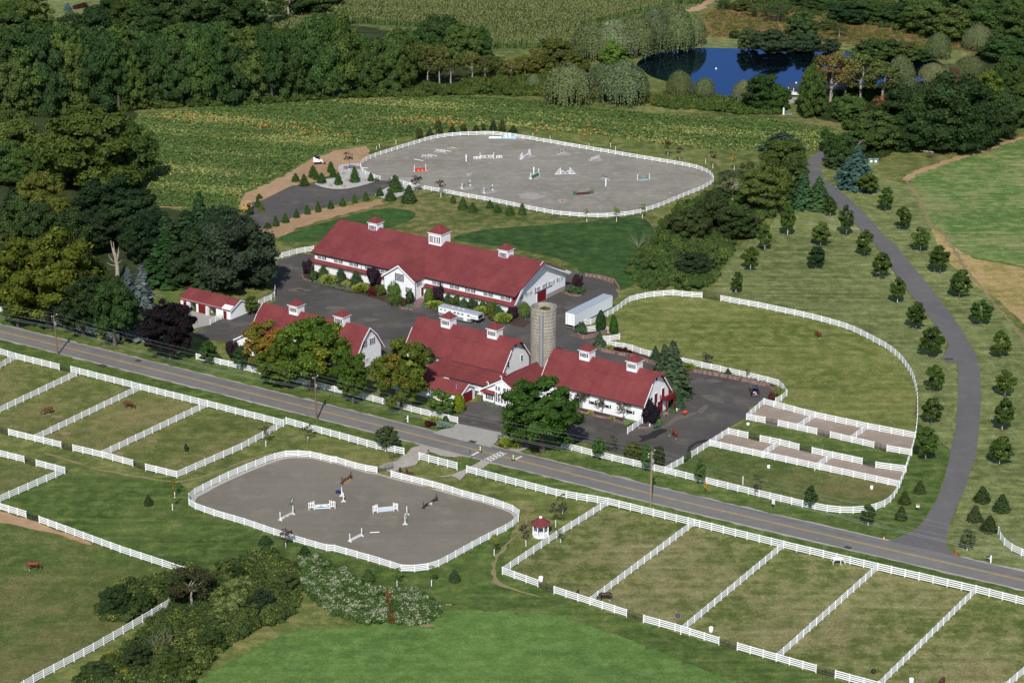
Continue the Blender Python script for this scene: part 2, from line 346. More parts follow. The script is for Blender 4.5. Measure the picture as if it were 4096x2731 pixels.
GR = dict(
 base=grass('field_edge_grass', g('#4f5c2e'), g('#636b38'), g('#757a45'), g('#8a7c55'), .45, .12),
 verge=grass('mown_verge', g('#435828'), g('#526330'), g('#62703a'), g('#78724a'), .35, .28, -32, seed=1),
 lawn=grass('striped_lawn', g('#5d673a'), g('#6e7647'), g('#7f8554'), g('#918a64'), .35, .3, -62, seed=2),
 padA=grass('paddock_grass_left', g('#56602f'), g('#66693b'), g('#6d7340'), g('#80724e'), .6, .12, -20, seed=3),
 padB=grass('paddock_grass_right', g('#566230'), g('#66693a'), g('#727743'), g('#8a815d'), .7, .2, 40, seed=4),
 padC=grass('paddock_grass_lower', g('#4c5d2d'), g('#606338'), g('#5d6b36'), g('#766c48'), .6, .1, 30, seed=5),
 oval=grass('oval_paddock_grass', g('#5d6931'), g('#6f743e'), g('#7e804a'), g('#877d53'), .4, .22, -12, seed=6),
 dark=grass('dark_slope_grass', g('#2f4824'), g('#375328'), g('#465e2f'), g('#6b663f'), .1, .18, 20, seed=7),
 slope=grass('mixed_slope_grass', g('#46552a'), g('#5b6434'), g('#6d6d40'), g('#8d7b55'), .55, .15, 15, seed=8),
 field=grass('lower_green_field', g('#506b34'), g('#597338'), g('#657e41'), g('#787b47'), .12, .1, -10, fine=.35, seed=9),
 rfield=grass('right_seedling_field', g('#556f38'), g('#617a3d'), g('#6d8447'), g('#8d855e'), .65, .34, -12, seed=10),
 dry=grass('dry_weed_strip', g('#857a48'), g('#9a8a54'), g('#a8965f'), g('#a98d68'), .6, .15, 60, seed=11),
 scrub=grass('brown_scrub_meadow', g('#5c5a33'), g('#75603c'), g('#7f7044'), g('#8f6d4d'), .7, .1, 0, seed=12),
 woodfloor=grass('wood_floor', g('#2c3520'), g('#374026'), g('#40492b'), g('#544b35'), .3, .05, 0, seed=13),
 patch=grass('pumpkin_field_ground', g('#47602f'), g('#5b6d36'), g('#747a40'), g('#8b7c4e'), .45, .3, -12, fine=.5, seed=14),
 cornfl=grass('corn_field_ground', g('#4d5b33'), g('#5c693e'), g('#68734a'), g('#7a7650'), .2, .2, -6, seed=15))
mb = MB(); mb.add([(-3500,-600,0),(3500,-600,0),(3500,6000,0),(-3500,6000,0)], [(0,1,2,3)])
mb.obj('ground', GR['base'], label='rough grassland under the whole farm', kind='structure')
# fields far off
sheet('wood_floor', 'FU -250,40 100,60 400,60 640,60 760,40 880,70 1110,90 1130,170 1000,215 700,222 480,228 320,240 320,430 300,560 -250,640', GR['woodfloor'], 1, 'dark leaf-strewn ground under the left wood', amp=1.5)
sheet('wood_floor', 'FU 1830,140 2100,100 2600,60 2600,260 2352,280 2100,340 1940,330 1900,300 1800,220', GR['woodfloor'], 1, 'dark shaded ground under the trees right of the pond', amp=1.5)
sheet('corn_field', 'FU 640,84 620,60 700,30 790,-40 1000,-140 1900,-160 1660,-40 1612,12 1560,14 1470,34 1335,66 1316,116 1130,118 1108,92 980,68 830,58', GR['cornfl'], 2, 'ground of the tall corn field at the top', amp=.8)
sheet('pumpkin_field', 'FU 312,268 480,245 700,234 900,224 1100,221 1250,233 1500,262 1750,274 1900,290 1948,312 1932,342 1880,352 1700,349 1560,340 1380,314 1150,292 1000,302 900,326 840,336 765,342 700,372 620,418 562,446 548,478 400,480 330,470 330,380 300,300', GR['patch'], 2, 'pumpkin field stretching behind the oval upper arena', amp=.6)
sheet('scrub_meadow', 'FU 1600,52 1650,18 1800,12 2000,30 2230,70 2260,110 2180,140 2000,118 1850,98 1620,90', GR['scrub'], 2, 'brown and rusty scrub meadow beyond the pond', curve=True, amp=.8)
sheet('pond_bank', 'FU 1590,112 1620,88 1850,96 2000,106 2180,112 2230,130 2180,150 2120,130 1980,118 1800,112', GR['lawn'], 3, 'mown grass bank along the far side of the pond', curve=True, amp=.4)
sheet('grass_verge', 'FU 1500,263 1750,276 1948,312 1990,300 1940,285 1800,262 1760,255', GR['slope'], 3, 'pale rough grass between pumpkin field and pond trees', amp=.5)
t = NT('pond_water'); p = t.pos(); bp = t.n('ShaderNodeBump'); bp.inputs['Strength'].default_value = .05; bp.inputs['Distance'].default_value = .05; t.l(t.noise(t.mapping(p,0,(1,.5,1)), .9, 2), bp.inputs['Height'])
gl = t.n('ShaderNodeBsdfGlossy'); gl.inputs['Color'].default_value = (.13,.22,.43,1); gl.inputs['Roughness'].default_value = .05; t.l(bp.outputs[0], gl.inputs['Normal'])
df = t.n('ShaderNodeBsdfDiffuse'); df.inputs['Color'].default_value = (.006,.012,.018,1); mx = t.n('ShaderNodeMixShader'); mx.inputs[0].default_value = .75; t.l(df.outputs[0], mx.inputs[1]); t.l(gl.outputs[0], mx.inputs[2]); t.l(mx.outputs[0], t.out.inputs[0]); M['water'] = t.m
sheet('pond_water', 'FU 1462,152 1490,129 1560,114 1640,111 1780,117 1900,121 2010,127 2130,134 2165,160 2115,188 2000,194 1900,200 1800,218 1690,226 1640,220 1590,210 1545,192 1495,176', M['water'], 5, 'dark blue pond ringed by trees', curve=True, amp=.3)
sheet('seedling_field', 'FU 2092,412 2150,384 2250,344 2352,318 2700,240 2700,690 2352,612 2230,588 2150,540 2110,480', GR['rfield'], 2, 'bright green seedling field at the right edge', curve=True, amp=.6)
sheet('dry_strip', 'FU 2138,520 2200,572 2235,594 2352,616 2700,690 2700,960 2352,744 2300,695 2235,652 2165,590', GR['dry'], 3, 'strip of dry tan weeds below the seedling field', amp=.3)
ribbon('farm_track', 'TR 2352,925 2230,960 2100,1000 1950,1050 1800,1100 1690,1140 1600,1180 1550,1215', 2.6, M['soil'], 4, 'sandy farm track curving past the right wood', amp=.35)
ribbon('farm_track', 'TR 1560,1215 1640,1330 1690,1440 1750,1540 MR 1830,80 1960,300 2080,430 2160,540 2300,700 2400,850', .8, M['trail'], 4, 'worn tan edge of the field behind the row of young trees', amp=.35)
ribbon('farm_track', 'TR -40,70 60,75 130,70 200,35 300,-20', 4.0, M['soil'], 4, 'tan track at the right end of the corn field', amp=.5)
ribbon('farm_track', 'TL 2352,690 2200,695 TM -10,697 120,688 300,670 480,655', 1.6, M['soil'], 4, 'pale dirt path along the upper edge of the pumpkin field', amp=.3)
for i, (s_, lab) in enumerate([('TL 1010,968 1250,990 1500,1030 1780,1062', 'upper bare soil row in the pumpkin field'), ('TL 1050,1112 1300,1140 1620,1170', 'middle bare soil row in the pumpkin field'), ('TL 1000,1390 1220,1396', 'lowest bare soil row in the pumpkin field')]):
    ribbon('soil_row', s_, 1.2, M['soil'], 3, lab, amp=.25)
# slope behind the big barn
sheet('slope_grass', 'FU 600,540 640,500 880,470 1000,440 1300,480 1500,490 1530,600 1500,650 1430,668 1340,640 1250,600 720,590', GR['slope'], 1, 'rough grass slope between barn and upper arena', amp=.8)
sheet('dark_grass', 'FU 636,552 700,525 800,497 885,479 950,487 945,505 900,522 850,530 800,545 720,556', GR['dark'], 2, 'dark green grass patch left of the barn roof', curve=True, amp=.5)
sheet('dark_grass', 'FU 1040,548 1100,530 1200,520 1330,512 1470,500 1515,560 1518,610 1480,640 1425,664 1400,640 1345,640 1310,605 1200,575 1100,560', GR['dark'], 2, 'dark green grass slope right of the barn roof', curve=True, amp=.5)
sheet('bare_soil', 'FU 548,476 562,448 622,420 700,376 765,346 842,336 850,350 830,392 740,410 690,432 640,445 592,470 560,482', M['soil'], 3, 'bare orange soil bank below the pumpkin field', amp=.7)
sheet('bare_soil', 'FU 588,540 640,500 760,478 880,458 884,470 800,490 700,520 640,545', M['soil'], 3, 'bare soil strip below the curving asphalt drive', amp=.6)
sheet('upper_drive', 'C6 -350,1150 0,1040 150,970 560,770 700,755 980,755 1120,800 1350,842 1600,832 1900,772 2110,695 2240,660 2352,640 2520,610 2560,640 2352,800 2150,930 1900,1000 1600,1075 1250,1150 1000,1220 700,1320 400,1440 150,1540 -100,1620 -350,1500', M['asphalt2'], 4, 'grey asphalt drive leading to the upper arena', curve=True, amp=.15)
sheet('rock_bed', 'C6 985,740 1040,705 1200,650 1420,600 1425,420 1470,380 1850,360 1850,470 2100,640 2110,690 1900,765 1600,828 1350,838 1120,798', M['rock'], 6, 'white crushed stone bed beside the arena gate', curve=True)
sheet('rock_bed', 'C3 465,1420 500,1370 700,1280 830,1180 960,1190 1060,1240 1230,1290 1150,1360 850,1470 700,1500', M['rock'], 6, 'white crushed stone bed right of the arena gate', curve=True)
ARENA_U = 'C3 570,1140 460,1108 365,1068 290,1036 235,985 205,930 205,880 240,825 305,780 375,745 457,710 665,642 870,577 1077,513 1282,452 1490,390 1738,342 2022,310 2330,297 C4 232,293 390,293 543,303 822,338 1087,378 1343,423 1612,467 1880,515 2140,557 C5 22,208 290,250 566,300 855,350 1120,393 1402,440 1688,488 1820,515 1950,540 2070,575 2160,610 2235,650 2290,700 2320,760 2310,820 2210,885 2047,970 1852,1043 1660,1123 1457,1210 1268,1285 1030,1360 905,1395 750,1423 587,1443 415,1457 228,1465 65,1467 TM 1720,1461 1555,1446 1400,1418 C4 443,1557 158,1503 C3 2283,1482 2012,1433 1730,1378 1457,1327 1175,1270 910,1205 780,1165'
au = pts(ARENA_U)
sheet('upper_arena', au, M['sandU'], 5, 'large oval arena of pale grey footing at the top')
AL = 'BM 445,182 563,212 690,243 822,280 955,322 1087,355 1222,400 1282,425 1306,450 1303,472 1287,497 1250,522 1203,552 1147,578 1045,630 975,668 868,728 755,788 685,808 598,818 512,815 442,792 305,750 170,712 35,675 BL 2220,685 2020,630 1823,565 1632,500 1445,445 1325,402 1276,378 1270,345 1287,315 1335,290 1390,260 1500,205 1625,150 1735,105 1835,68 1885,53 1950,45 2030,45 2110,55 2230,85 BM 40,75 165,115 290,146 350,155'
al = pts(AL)
c = sum(al, Vector())/len(al)
sheet('lower_arena', al, M['stonedust'], 4, 'pale stone dust border of the lower arena')
sheet('lower_arena', [c+(p-c)*(.965 if (p-c).length > 20 else .95) for p in al], M['sandL'], 6, 'dark grey footing of the lower riding arena', curve=True, amp=.25)
# the farm yard
sheet('yard', 'FU 440,768 500,738 560,722 600,703 633,690 626,645 640,598 690,582 740,590 1000,680 1200,700 1288,655 1312,622 1345,630 1412,654 1420,676 1395,702 1352,738 1336,752 1345,766 1400,788 1392,800 1480,828 1600,853 1700,870 1800,893 1792,914 1722,934 1716,957 1670,986 1600,1028 1532,1072 1440,1046 1330,1014 1262,985 1200,900 1000,880 860,850 700,812 560,790 470,780', M['asphalt2'], 4, 'dark gravel yard between the barns', amp=.25)
sheet('front_court', 'MM 950,1195 1070,1185 1290,1215 1290,1330 1200,1402 888,1338 900,1275 940,1245', M['asphalt2'], 5, 'small asphalt court in front of the white house gable', amp=.1)
sheet('concrete_apron', 'MM 888,1336 1200,1401 1150,1460 1112,1500 720,1402 780,1380 850,1362', M['concrete'], 8.5, 'pale concrete apron where the court meets the road')
sheet('garage_apron', 'G5 325,470 660,555 880,600 670,722 480,765 380,790 300,700', M['concrete'], 6, 'cracked concrete apron in front of the garages', amp=.05)
# the roads
RC = pts('FU 0,762'); RC = [gnd(x,y) for x,y in [(-1500,952),(-700,1153),(0,1327),(700,1500),(1400,1674),(1895,1799),(2252,1888),(2696,1999),(3398,2163),(4096,2324),(4700,2463),(5300,2601)]]
ribbon('road', RC, 7.9, M['stonedust'], 5, 'pale gravel shoulder of the main road', amp=.18)
road = ribbon('road', RC, 6.9, M['asphalt'], 7, 'straight grey asphalt road crossing the farm')
RCc = catmull(RC, False, 1.5)
def offset(P, d):
    out = []
    for i, p in enumerate(P):
        q = P[min(i+1,len(P)-1)]-P[max(i-1,0)]; out.append(p+Vector((-q.y,q.x,0)).normalized()*d)
    return out
for d in (-.14, .14): ribbon('yellow_line', offset(RCc, d), .13, M['yellow'], 7.5, curve=False, parent=road)
sheet('side_drive', 'TR 1300,900 1200,960 1110,1010 1042,1048 990,1105 986,1160 1012,1212 1100,1272 1190,1350 1300,1455 1390,1562 MR 1480,130 1620,300 1760,470 1860,600 1960,750 2030,880 2058,1000 2065,1130 2055,1300 2040,1450 2030,1562 BR 2010,80 1960,250 1900,380 1850,500 1826,590 1832,650 1865,692 1930,722 2080,760 2200,800 1900,780 1500,700 1250,640 1300,612 1400,612 1450,609 1560,570 1640,520 1700,450 1760,340 1810,230 1840,100 1860,0 MR 1890,1400 1908,1200 1910,1000 1905,935 1830,925 1800,900 1850,810 1838,790 1760,680 1660,560 1560,430 1460,290 1350,130 1220,0 TR 1200,1500 1100,1400 1000,1310 900,1220 868,1160 866,1110 920,1060 1000,1000 1120,930 1250,870', M['asphalt3'], 6.5, 'smooth dark drive curving up to the right')
ribbon('gravel_lane', 'BM 400,135 470,110 540,80 600,30 680,-20 MM 860,1535 960,1500', 4.2, M['gravel'], 5.5, 'gravel lane from the lower arena gate to the road', amp=.3)
sheet('gravel_lane', 'C8 640,505 800,495 1000,462 1180,385 1340,305 1550,185 1715,235 1560,345 1400,400 1250,430 1200,500 1130,575 1050,520 960,490 800,512', M['gravel'], 5, 'gravel footpath from the crossing to the lower arena', amp=.15)
sheet('paved_path', 'CA 0,245 120,215 460,115 560,150 540,200 340,290 380,330 250,320 60,300', M['gravel'], 6, 'paved path at the far end of the crossing')
ribbon('dirt_trail', 'BL 300,20 480,75 640,125 800,158 960,185 1100,208 1190,216 1330,190 1480,140 1620,85 1760,42 1830,25', .6, M['trail'], 3, 'narrow dirt trail winding beside the lower arena', amp=.16)
ribbon('dirt_trail', 'G7 660,260 740,370 720,470 690,600 560,790 450,880 BM 1210,640 1140,760 1140,850 1200,905 1320,950 1450,990', .6, M['trail'], 3, 'worn dirt trail passing the red gazebo', amp=.35)
sheet('bare_soil', 'BL -60,410 0,415 60,425 120,450 180,460 270,492 330,520 480,570 620,640 520,610 380,565 270,545 200,530 100,505 -60,480', M['soil'], 4, 'orange bare soil by the lower left paddock gate', amp=.25)
# paddocks and lawns
sheet('paddock', 'ML -300,840 108,900 478,985 945,1108 1395,1222 1905,1352 BL 1410,98 1190,186 890,108 480,0 ML 50,1412 -300,1320', GR['padA'], 2, 'row of grazed paddocks left of the lower arena', amp=.3)
sheet('verge', 'ML -300,610 0,765 700,960 1400,1125 2352,1345 MM 300,1425 900,1560 BM 2352,380 BR 1200,670 2352,950 2352,1040 1365,812 735,660 135,510 BM 1900,372 955,150 635,65 530,30 ML 1905,1352 945,1108 478,985 108,900 -300,800', GR['verge'], 3, 'mown grass verge below the road')
sheet('verge', 'ML -300,560 0,600 600,740 850,800 1320,905 1700,985 MM 300,1180 890,1335 720,1400 0,1225 ML 1700,1120 900,940 560,830 0,690 -300,615', GR['verge'], 3, 'mown grass verge above the road beneath the maples')
sheet('verge', 'CA 0,160 550,190 1340,250 2352,505 CB 990,920 2352,1255 D3 612,820 905,860 1105,820 1190,700 1262,512 1290,300 BR 1860,0 1840,100 1760,340 1640,520 1450,609 1300,612 0,300 CB 0,1020 CA 700,420 0,240', GR['verge'], 2.5, 'mown verge between road and the white rail pens')
sheet('lower_lawn', 'BL 0,345 435,160 1190,186 1290,300 1270,380 2352,718 BM 512,815 598,818 755,788 1300,480 1306,450 1190,835 1430,920 2025,1120 2352,1215 BR 300,1308 952,1495 1400,1640 600,1800 -200,1640 BM 1200,1100 800,1190 300,1000 BL 2000,700 1500,840 1385,880 265,490', GR['verge'], 1, 'mown lawn around the lower arena', amp=.4)
sheet('paddock', 'BL -300,320 0,400 265,490 1385,880 150,1562 -100,1720 -500,1700', GR['padC'], 2, 'large grazed paddock in the lower left corner', amp=.3)
sheet('paddock', 'BL -300,-20 0,40 435,160 0,345 -300,470', GR['padC'], 2, 'small paddock tip at the left edge', amp=.2)
sheet('paddock', 'BM 1193,835 1900,375 2352,480 BR 735,662 1365,812 2027,963 2500,1080 2500,1700 1700,1700 1083,1530 425,1345 45,1235 BM 2140,1158 1540,965', GR['padB'], 2, 'row of grazed paddocks at the lower right', amp=.3)
sheet('green_field', 'FU 380,1640 450,1568 560,1505 640,1462 700,1448 800,1440 920,1432 1000,1418 1060,1402 1200,1404 1300,1422 1400,1452 1500,1490 1620,1540 1750,1600 1800,1700 380,1800', GR['field'], 2, 'lush green field at the bottom edge', curve=True, amp=1.0, step=.8)
sheet('paddock', 'D1 340,470 470,445 605,375 735,300 860,210 962,185 1160,155 1344,142 MR 188,492 437,535 682,583 930,637 1105,685 1265,748 1403,822 1517,908 1590,1005 1628,1120 1632,1300 1615,1430 D3 1262,512 1000,355 685,290 500,240 380,208 520,160 460,75 D1 970,775 612,690 745,618 620,545 395,540', GR['oval'], 2, 'large oval green paddock right of the yard', amp=.2)
sheet('paddock', 'D3 57,455 1190,700 1140,790 1048,840 905,860 755,848 612,820 290,742 40,680 -250,590', GR['padC'], 4, 'roadside grass paddock below the small pens', amp=.2)
sheet('pen_alley', 'D3 200,345 278,300 1262,512 1228,612 168,385', GR['verge'], 4, 'grass alley between the two rows of pens', amp=.2)
for lab, s_ in [('upper', 'D3 278,300 380,208 1282,410 1262,512'), ('lower', 'D3 57,455 168,385 1228,612 1190,700')]:
    sheet('pen_footing', s_, M['pen'], 5, 'brownish sand footing of the %s row of pens' % lab, amp=.1)
sheet('lawn', 'TR 700,1400 900,1380 1040,1370 1200,1500 MR 1220,0 1350,130 1460,290 1560,430 1660,560 1760,680 1838,790 1800,900 1905,935 1910,1000 1908,1200 1890,1400 BR 1860,0 D3 1290,300 MR 1632,1300 1628,1120 1590,1005 1517,908 1403,822 1265,748 930,637 314,512 250,460 330,300 440,150 560,40 650,0', GR['lawn'], 2.2, 'striped mown lawn left of the curving drive', amp=.3)
sheet('lawn', 'TR 990,1110 986,1160 1012,1212 1100,1272 1190,1350 1390,1562 MR 1620,300 1860,600 2030,880 2065,1130 2040,1450 BR 2010,80 1900,380 1826,590 1930,722 2200,790 2500,860 2500,100 MR 2500,1000 2300,700 2160,540 1960,300 1830,80 TR 1690,1440 1600,1250 1400,1200 1350,1100 1150,1080', GR['lawn'], 2.2, 'striped mown lawn right of the curving drive', amp=.3)
sheet('lawn', 'TL 320,0 600,-30 640,60 600,150 500,170 330,180 300,110', GR['lawn'], 3, 'distant mown lawn at the upper left corner', amp=.4)
sheet('lawn', 'ML 1050,400 1120,390 1260,400 1210,480 1200,560 1050,560', GR['verge'], 3, 'small lawn behind the blue spruce', amp=.3)
# crossing
zc = 9.5*.02
cr = empty('crosswalk', G('C8', 1790, 130, 0), label='white ladder crosswalk painted on the road', kind='structure')
def paint(c_, q, parent):
    o = parent.location; P = [G(c_, x, y) - Vector((o.x, o.y, 0)) for x, y in q]
    return link('stripe', poly_mesh('stripe', P, zc, M['paint']), parent)
paint('C8', [(1575,190),(1600,196),(1905,44),(1880,38)], cr); paint('C8', [(1690,220),(1715,226),(2015,76),(1990,70)], cr)
for k in range(5):
    f = (k+.5)/5; a0 = (1588+f*305, 193-f*152); b0 = (1703+f*300, 223-f*150); e = 16
    paint('C8', [(a0[0]-e, a0[1]+8), (a0[0]+e, a0[1]-8), (b0[0]+e, b0[1]-8), (b0[0]-e, b0[1]+8)], cr)
sb = empty('stop_bar', G('C8', 1410, 80), label='white stop bar left of the crosswalk', kind='structure'); paint('C8', [(1310,120),(1345,132),(1515,45),(1478,33)], sb)
sb = empty('stop_bar', G('C8', 2230, 160), label='white stop bar right of the crosswalk', kind='structure'); paint('C8', [(2145,185),(2180,195),(2310,135),(2270,124)], sb)

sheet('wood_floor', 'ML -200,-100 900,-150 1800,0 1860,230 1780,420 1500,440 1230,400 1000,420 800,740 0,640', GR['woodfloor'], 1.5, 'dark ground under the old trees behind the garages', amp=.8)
M['wet'] = earth('wet_gravel', rgb('#2c2b2b'), rgb('#333131'), rgb('#3d3a38'), .6, .2, .2)
sheet('wet_patch', 'CB 480,210 640,190 760,120 900,75 1000,80 1040,110 980,150 880,190 800,250 700,270 600,310 480,330 560,270', M['wet'], 5.5, 'dark wet stain on the yard beside the led horse', curve=True, amp=.12)
sheet('wet_patch', 'CB 1390,520 1420,430 1500,360 1600,310 1760,275 1810,290 1700,330 1560,370 1480,440 1450,500', M['wet'], 5.5, 'dark wet stain on the yard near the black gate', curve=True, amp=.12)
M['dustpatch'] = earth('dusty_gravel', rgb('#5e5954'), rgb('#67615a'), rgb('#726a61'), .6, .25, .3)
sheet('dust_patch', 'MR 180,1150 240,1140 330,1180 340,1200 260,1190', M['dustpatch'], 5.2, 'pale dusty patch in the yard, upper one', curve=True, amp=.2)
sheet('dust_patch', 'MR 150,1260 200,1215 230,1210 220,1240 180,1270', M['dustpatch'], 5.2, 'pale dusty patch in the yard, lower one', curve=True, amp=.2)
sheet('dust_patch', 'C23 1500,1420 1750,1280 1900,1150 2080,1120 2300,1080 2200,1150 1950,1230 1800,1330 1600,1440', M['dustpatch'], 5.2, 'pale dusty strip near the barn door', curve=True, amp=.25)

def blob(c_, x, y, rx, ry): return catmull([G(c_, x+rx*math.cos(a)*random.uniform(.7,1.2), y+ry*math.sin(a)*random.uniform(.7,1.2)) for a in [k*.5236 for k in range(12)]], True, .5)
def patches(name, L_, mat, lev, label):
    bm = bmesh.new(); z = zlev(lev)
    for i, b in enumerate(L_):
        P = rough_edge(blob(*b), .4, .12); f = bm.faces.new([bm.verts.new((p.x,p.y,z+i*.00005)) for p in P]); f.normal_update()
        if f.normal.z < 0: f.normal_flip()
    bmesh.ops.triangulate(bm, faces=bm.faces[:]); me = bpy.data.meshes.new(name); bm.to_mesh(me); bm.free(); me.materials.append(mat); link(name, me, label=label, kind='structure')
patches('worn_footing', [('C3',1320,965,150,22),('C3',1440,700,140,30),('C3',1700,612,140,28),('C3',1920,540,120,25),('C3',2240,1030,60,35),('C3',2180,1285,150,40),('C4',340,1360,150,45),('C4',320,735,240,16),('C4',1060,700,170,35),('C4',1760,650,150,35),('C5',110,380,150,30),('C4',1210,1080,130,40),('C4',1790,1020,200,14),('C4',1740,1530,100,40),('C4',2130,1410,260,22),('C5',290,740,80,30),('C5',1000,765,130,14),('C4',900,365,260,16),('C4',1150,1440,260,60),('C3',1000,1120,300,40)], earth('pale_worn_footing', rgb('#99938c'), rgb('#a19b94'), rgb('#aca7a0'), .8, .25, .6), 5.6, 'pale worn footing around the jumps of the upper arena')
patches('bare_patch', [('ML',1028,1453,35,10),('ML',1952,1408,24,9),('BL',800,25,40,14),('ML',440,1405,40,12),('BM',1370,400,45,16),('BM',830,1040,25,8),('BM',1700,960,60,10),('CA',700,300,80,25),('ML',380,1290,40,10),('BM',700,255,60,10),('BM',690,1180,60,10)], M['trail'], 4.4, 'scattered worn tan patches in paddocks and verges')
patches('oil_stain', [('MR',260,1050,60,14),('MM',1000,1330,25,6),('ML',2000,440,80,14),('ML',2250,560,70,12),('MM',300,640,60,12),('MM',620,560,80,14),('MM',1650,560,50,14)], M['dustpatch'], 5.3, 'faint pale worn spots on the yard')
# ------------------------------------------------------------------ white rail fences and gates
def post_mesh(h, w=.15):
    a = w/2; c = a+.02; mb = MB(); mb.box(-a,a,-a,a,0,h)
    mb.add([(-c,-c,h),(c,-c,h),(c,c,h),(-c,c,h),(-c,-c,h+.03),(c,-c,h+.03),(c,c,h+.03),(-c,c,h+.03),(0,0,h+.09)],
        [(3,2,1,0),(0,1,5,4),(1,2,6,5),(2,3,7,6),(3,0,4,7),(4,5,8),(5,6,8),(6,7,8),(7,4,8)])
    return mb.mesh('post', M['vinyl'])
PM = {}
RM = MB().box(-.5,.5,-.025,.025,-.095,.095).mesh('rail', M['vinyl'])
def stations(P, mode, step=2.44):
    if mode == 'curve':
        D = catmull(P, False, .5); L = [0.0]
        for a, b in zip(D, D[1:]): L.append(L[-1]+(b-a).length)
        n = max(1, round(L[-1]/step)); out = []; j = 0
        for k in range(n+1):
            t = L[-1]*k/n
            while j < len(L)-2 and L[j+1] < t: j += 1
            f = (t-L[j])/max(1e-6, L[j+1]-L[j]); out.append(D[j].lerp(D[j+1], min(1,f)))
        return out
    out = [P[0]]
    for a, b in zip(P, P[1:]):
        n = max(1, round((b-a).length/step))
        for k in range(1, n+1): out.append(a.lerp(b, k/n))
    return out
NF = [0]
def fence(s_, label, mode='line', rails=4, h=1.5, group='white rail fences', skip_first=False, step=2.44):
    P = pts(s_) if isinstance(s_, str) else s_
    st = stations(P, mode, step); o = st[0]
    root = empty('rail_fence', o, label=label, cat='fence', group=group)
    if h not in PM: PM[h] = post_mesh(h)
    zs = [h*(.93-.235*k) for k in range(4)] if rails == 4 else [h*(.9-.3*k) for k in range(3)]
    for i, p in enumerate(st):
        if skip_first and i == 0: continue
        link('post', PM[h], root, p-o+Vector((0,0,random.uniform(-.02,.02))), (random.gauss(0,.008), random.gauss(0,.008), math.atan2(*(st[min(i+1,len(st)-1)]-st[max(i-1,0)]).yx) if len(st) > 1 else 0))
    for a, b in zip(st, st[1:]):
        d = b-a; m = (a+b)/2-o; rz = math.atan2(d.y, d.x)
        for z in zs: link('rail', RM, root, (m.x, m.y, z+random.gauss(0,.008)), (0, random.gauss(0,.003), rz), (d.length, 1, 1))
    return root
BAR = MB().tube([(-.5,0,0),(.5,0,0)], .032, 6).mesh('bar', M['black']); UPR = MB().tube([(0,0,0),(0,0,1)], .036, 6).mesh('upright', M['black'])
def gate(p, q, label, h=1.35):
    d = q-p; root = empty('field_gate', p, math.atan2(d.y, d.x), label=label, cat='gate', group='black tube gates'); L = d.length
    for k in range(6): link('bar', BAR, root, (L/2,0,.18+k*(h-.18)/5), (0,0,0), (L-.12,1,1))
    for x in (.08, L/2, L-.08): link('upright', UPR, root, (x,0,.12), (0,0,0), (1,1,h-.1))
    return root
def gp(s_): a, b = pts(s_); return a, b
# road side, below the road
fence('ML -130,845 0,872 108,905 400,978', 'roadside fence below the road, leftmost stretch before the first gate', h=1.6)
fence('ML 478,992 945,1112 1395,1225 1905,1355 MM -260,1340 345,1508 532,1546', 'long roadside fence along the left paddocks down to the gravel lane', h=1.6)
fence('C8 362,188 1076,379', 'short stretch of roadside fence between gravel lane and crossing', h=1.7)
fence('C8 1256,430 CA 108,862 1058,1107 1443,1177 2030,1275 BR 735,662 1365,812 2027,963 2480,1078', 'long roadside fence from the crossing to the right edge', h=1.6)
gate(*gp('ML 402,978 478,992'), 'black gate in the roadside fence of the left paddocks')
# left paddocks
fence('ML -120,1025 0,967 108,905', 'divider fence at the far left edge by the road')
fence('ML -110,1315 0,1264 515,1020', 'leftmost whole divider fence between the left paddocks')
fence('ML 240,1452 945,1112', 'divider fence between the two paddocks with bay horses')
fence('ML 690,1560 1395,1225', 'divider fence left of the dark horse standing end on')
fence('BL 1190,188 1625,-2 ML 1905,1355', 'divider fence beside the bend of the lower arena')
fence('ML 60,1414 412,1500', 'inner fence of the left paddocks, left of two gates')
fence('ML 492,1520 690,1566 BL 895,111', 'inner fence of the left paddocks between two gates')
fence('BL 980,137 1190,188', 'short inner fence at the paddock corner near the arena')
gate(*gp('ML -25,1393 60,1414'), 'black gate at the left edge of the left paddocks')
gate(*gp('ML 412,1500 492,1520'), 'black gate below the paddock with two bay horses')
gate(*gp('BL 895,111 980,137'), 'black gate near the bent dirt trail')
# lower left
fence('BL -120,15 0,45 165,86', 'fence of the small left tip paddock before its gate')
fence('BL 245,110 437,160', 'short fence at the tip of the small left paddock')
fence('BL 437,160 0,352 -120,405', 'slanting fence of the small paddock tip at the left edge', skip_first=True)
gate(*gp('BL 165,86 245,110'), 'black gate of the small paddock tip at the left edge')
fence('BL -120,362 0,402 178,457', 'short fence above the orange bare soil at the left edge')
fence('BL 265,490 808,690 1385,882', 'long fence of the lower left paddock ending at the thicket')
fence('BL 1385,882 1150,1045 895,1197 632,1350 228,1565 100,1640', 'fence running from the thicket to the bottom edge', skip_first=True)
gate(*gp('BL 178,457 265,490'), 'black gate beside the orange bare soil')
# lower arena
i_ = min(range(len(al)), key=lambda k: (al[k]-G('BM',512,815)).length)
fence(al[:i_+1], 'white four rail fence along the right side of the lower arena', 'curve', 4, 1.4)
fence(al[i_:], 'white four rail fence along the left side of the lower arena', 'curve', 4, 1.4, skip_first=True)
gate(G('BM',352,152), G('BM',458,128), 'open black gate of the lower arena')
gate(G('C7',2150,400), G('C7',2335,370), 'small black gate lying at the end of the roadside fence')
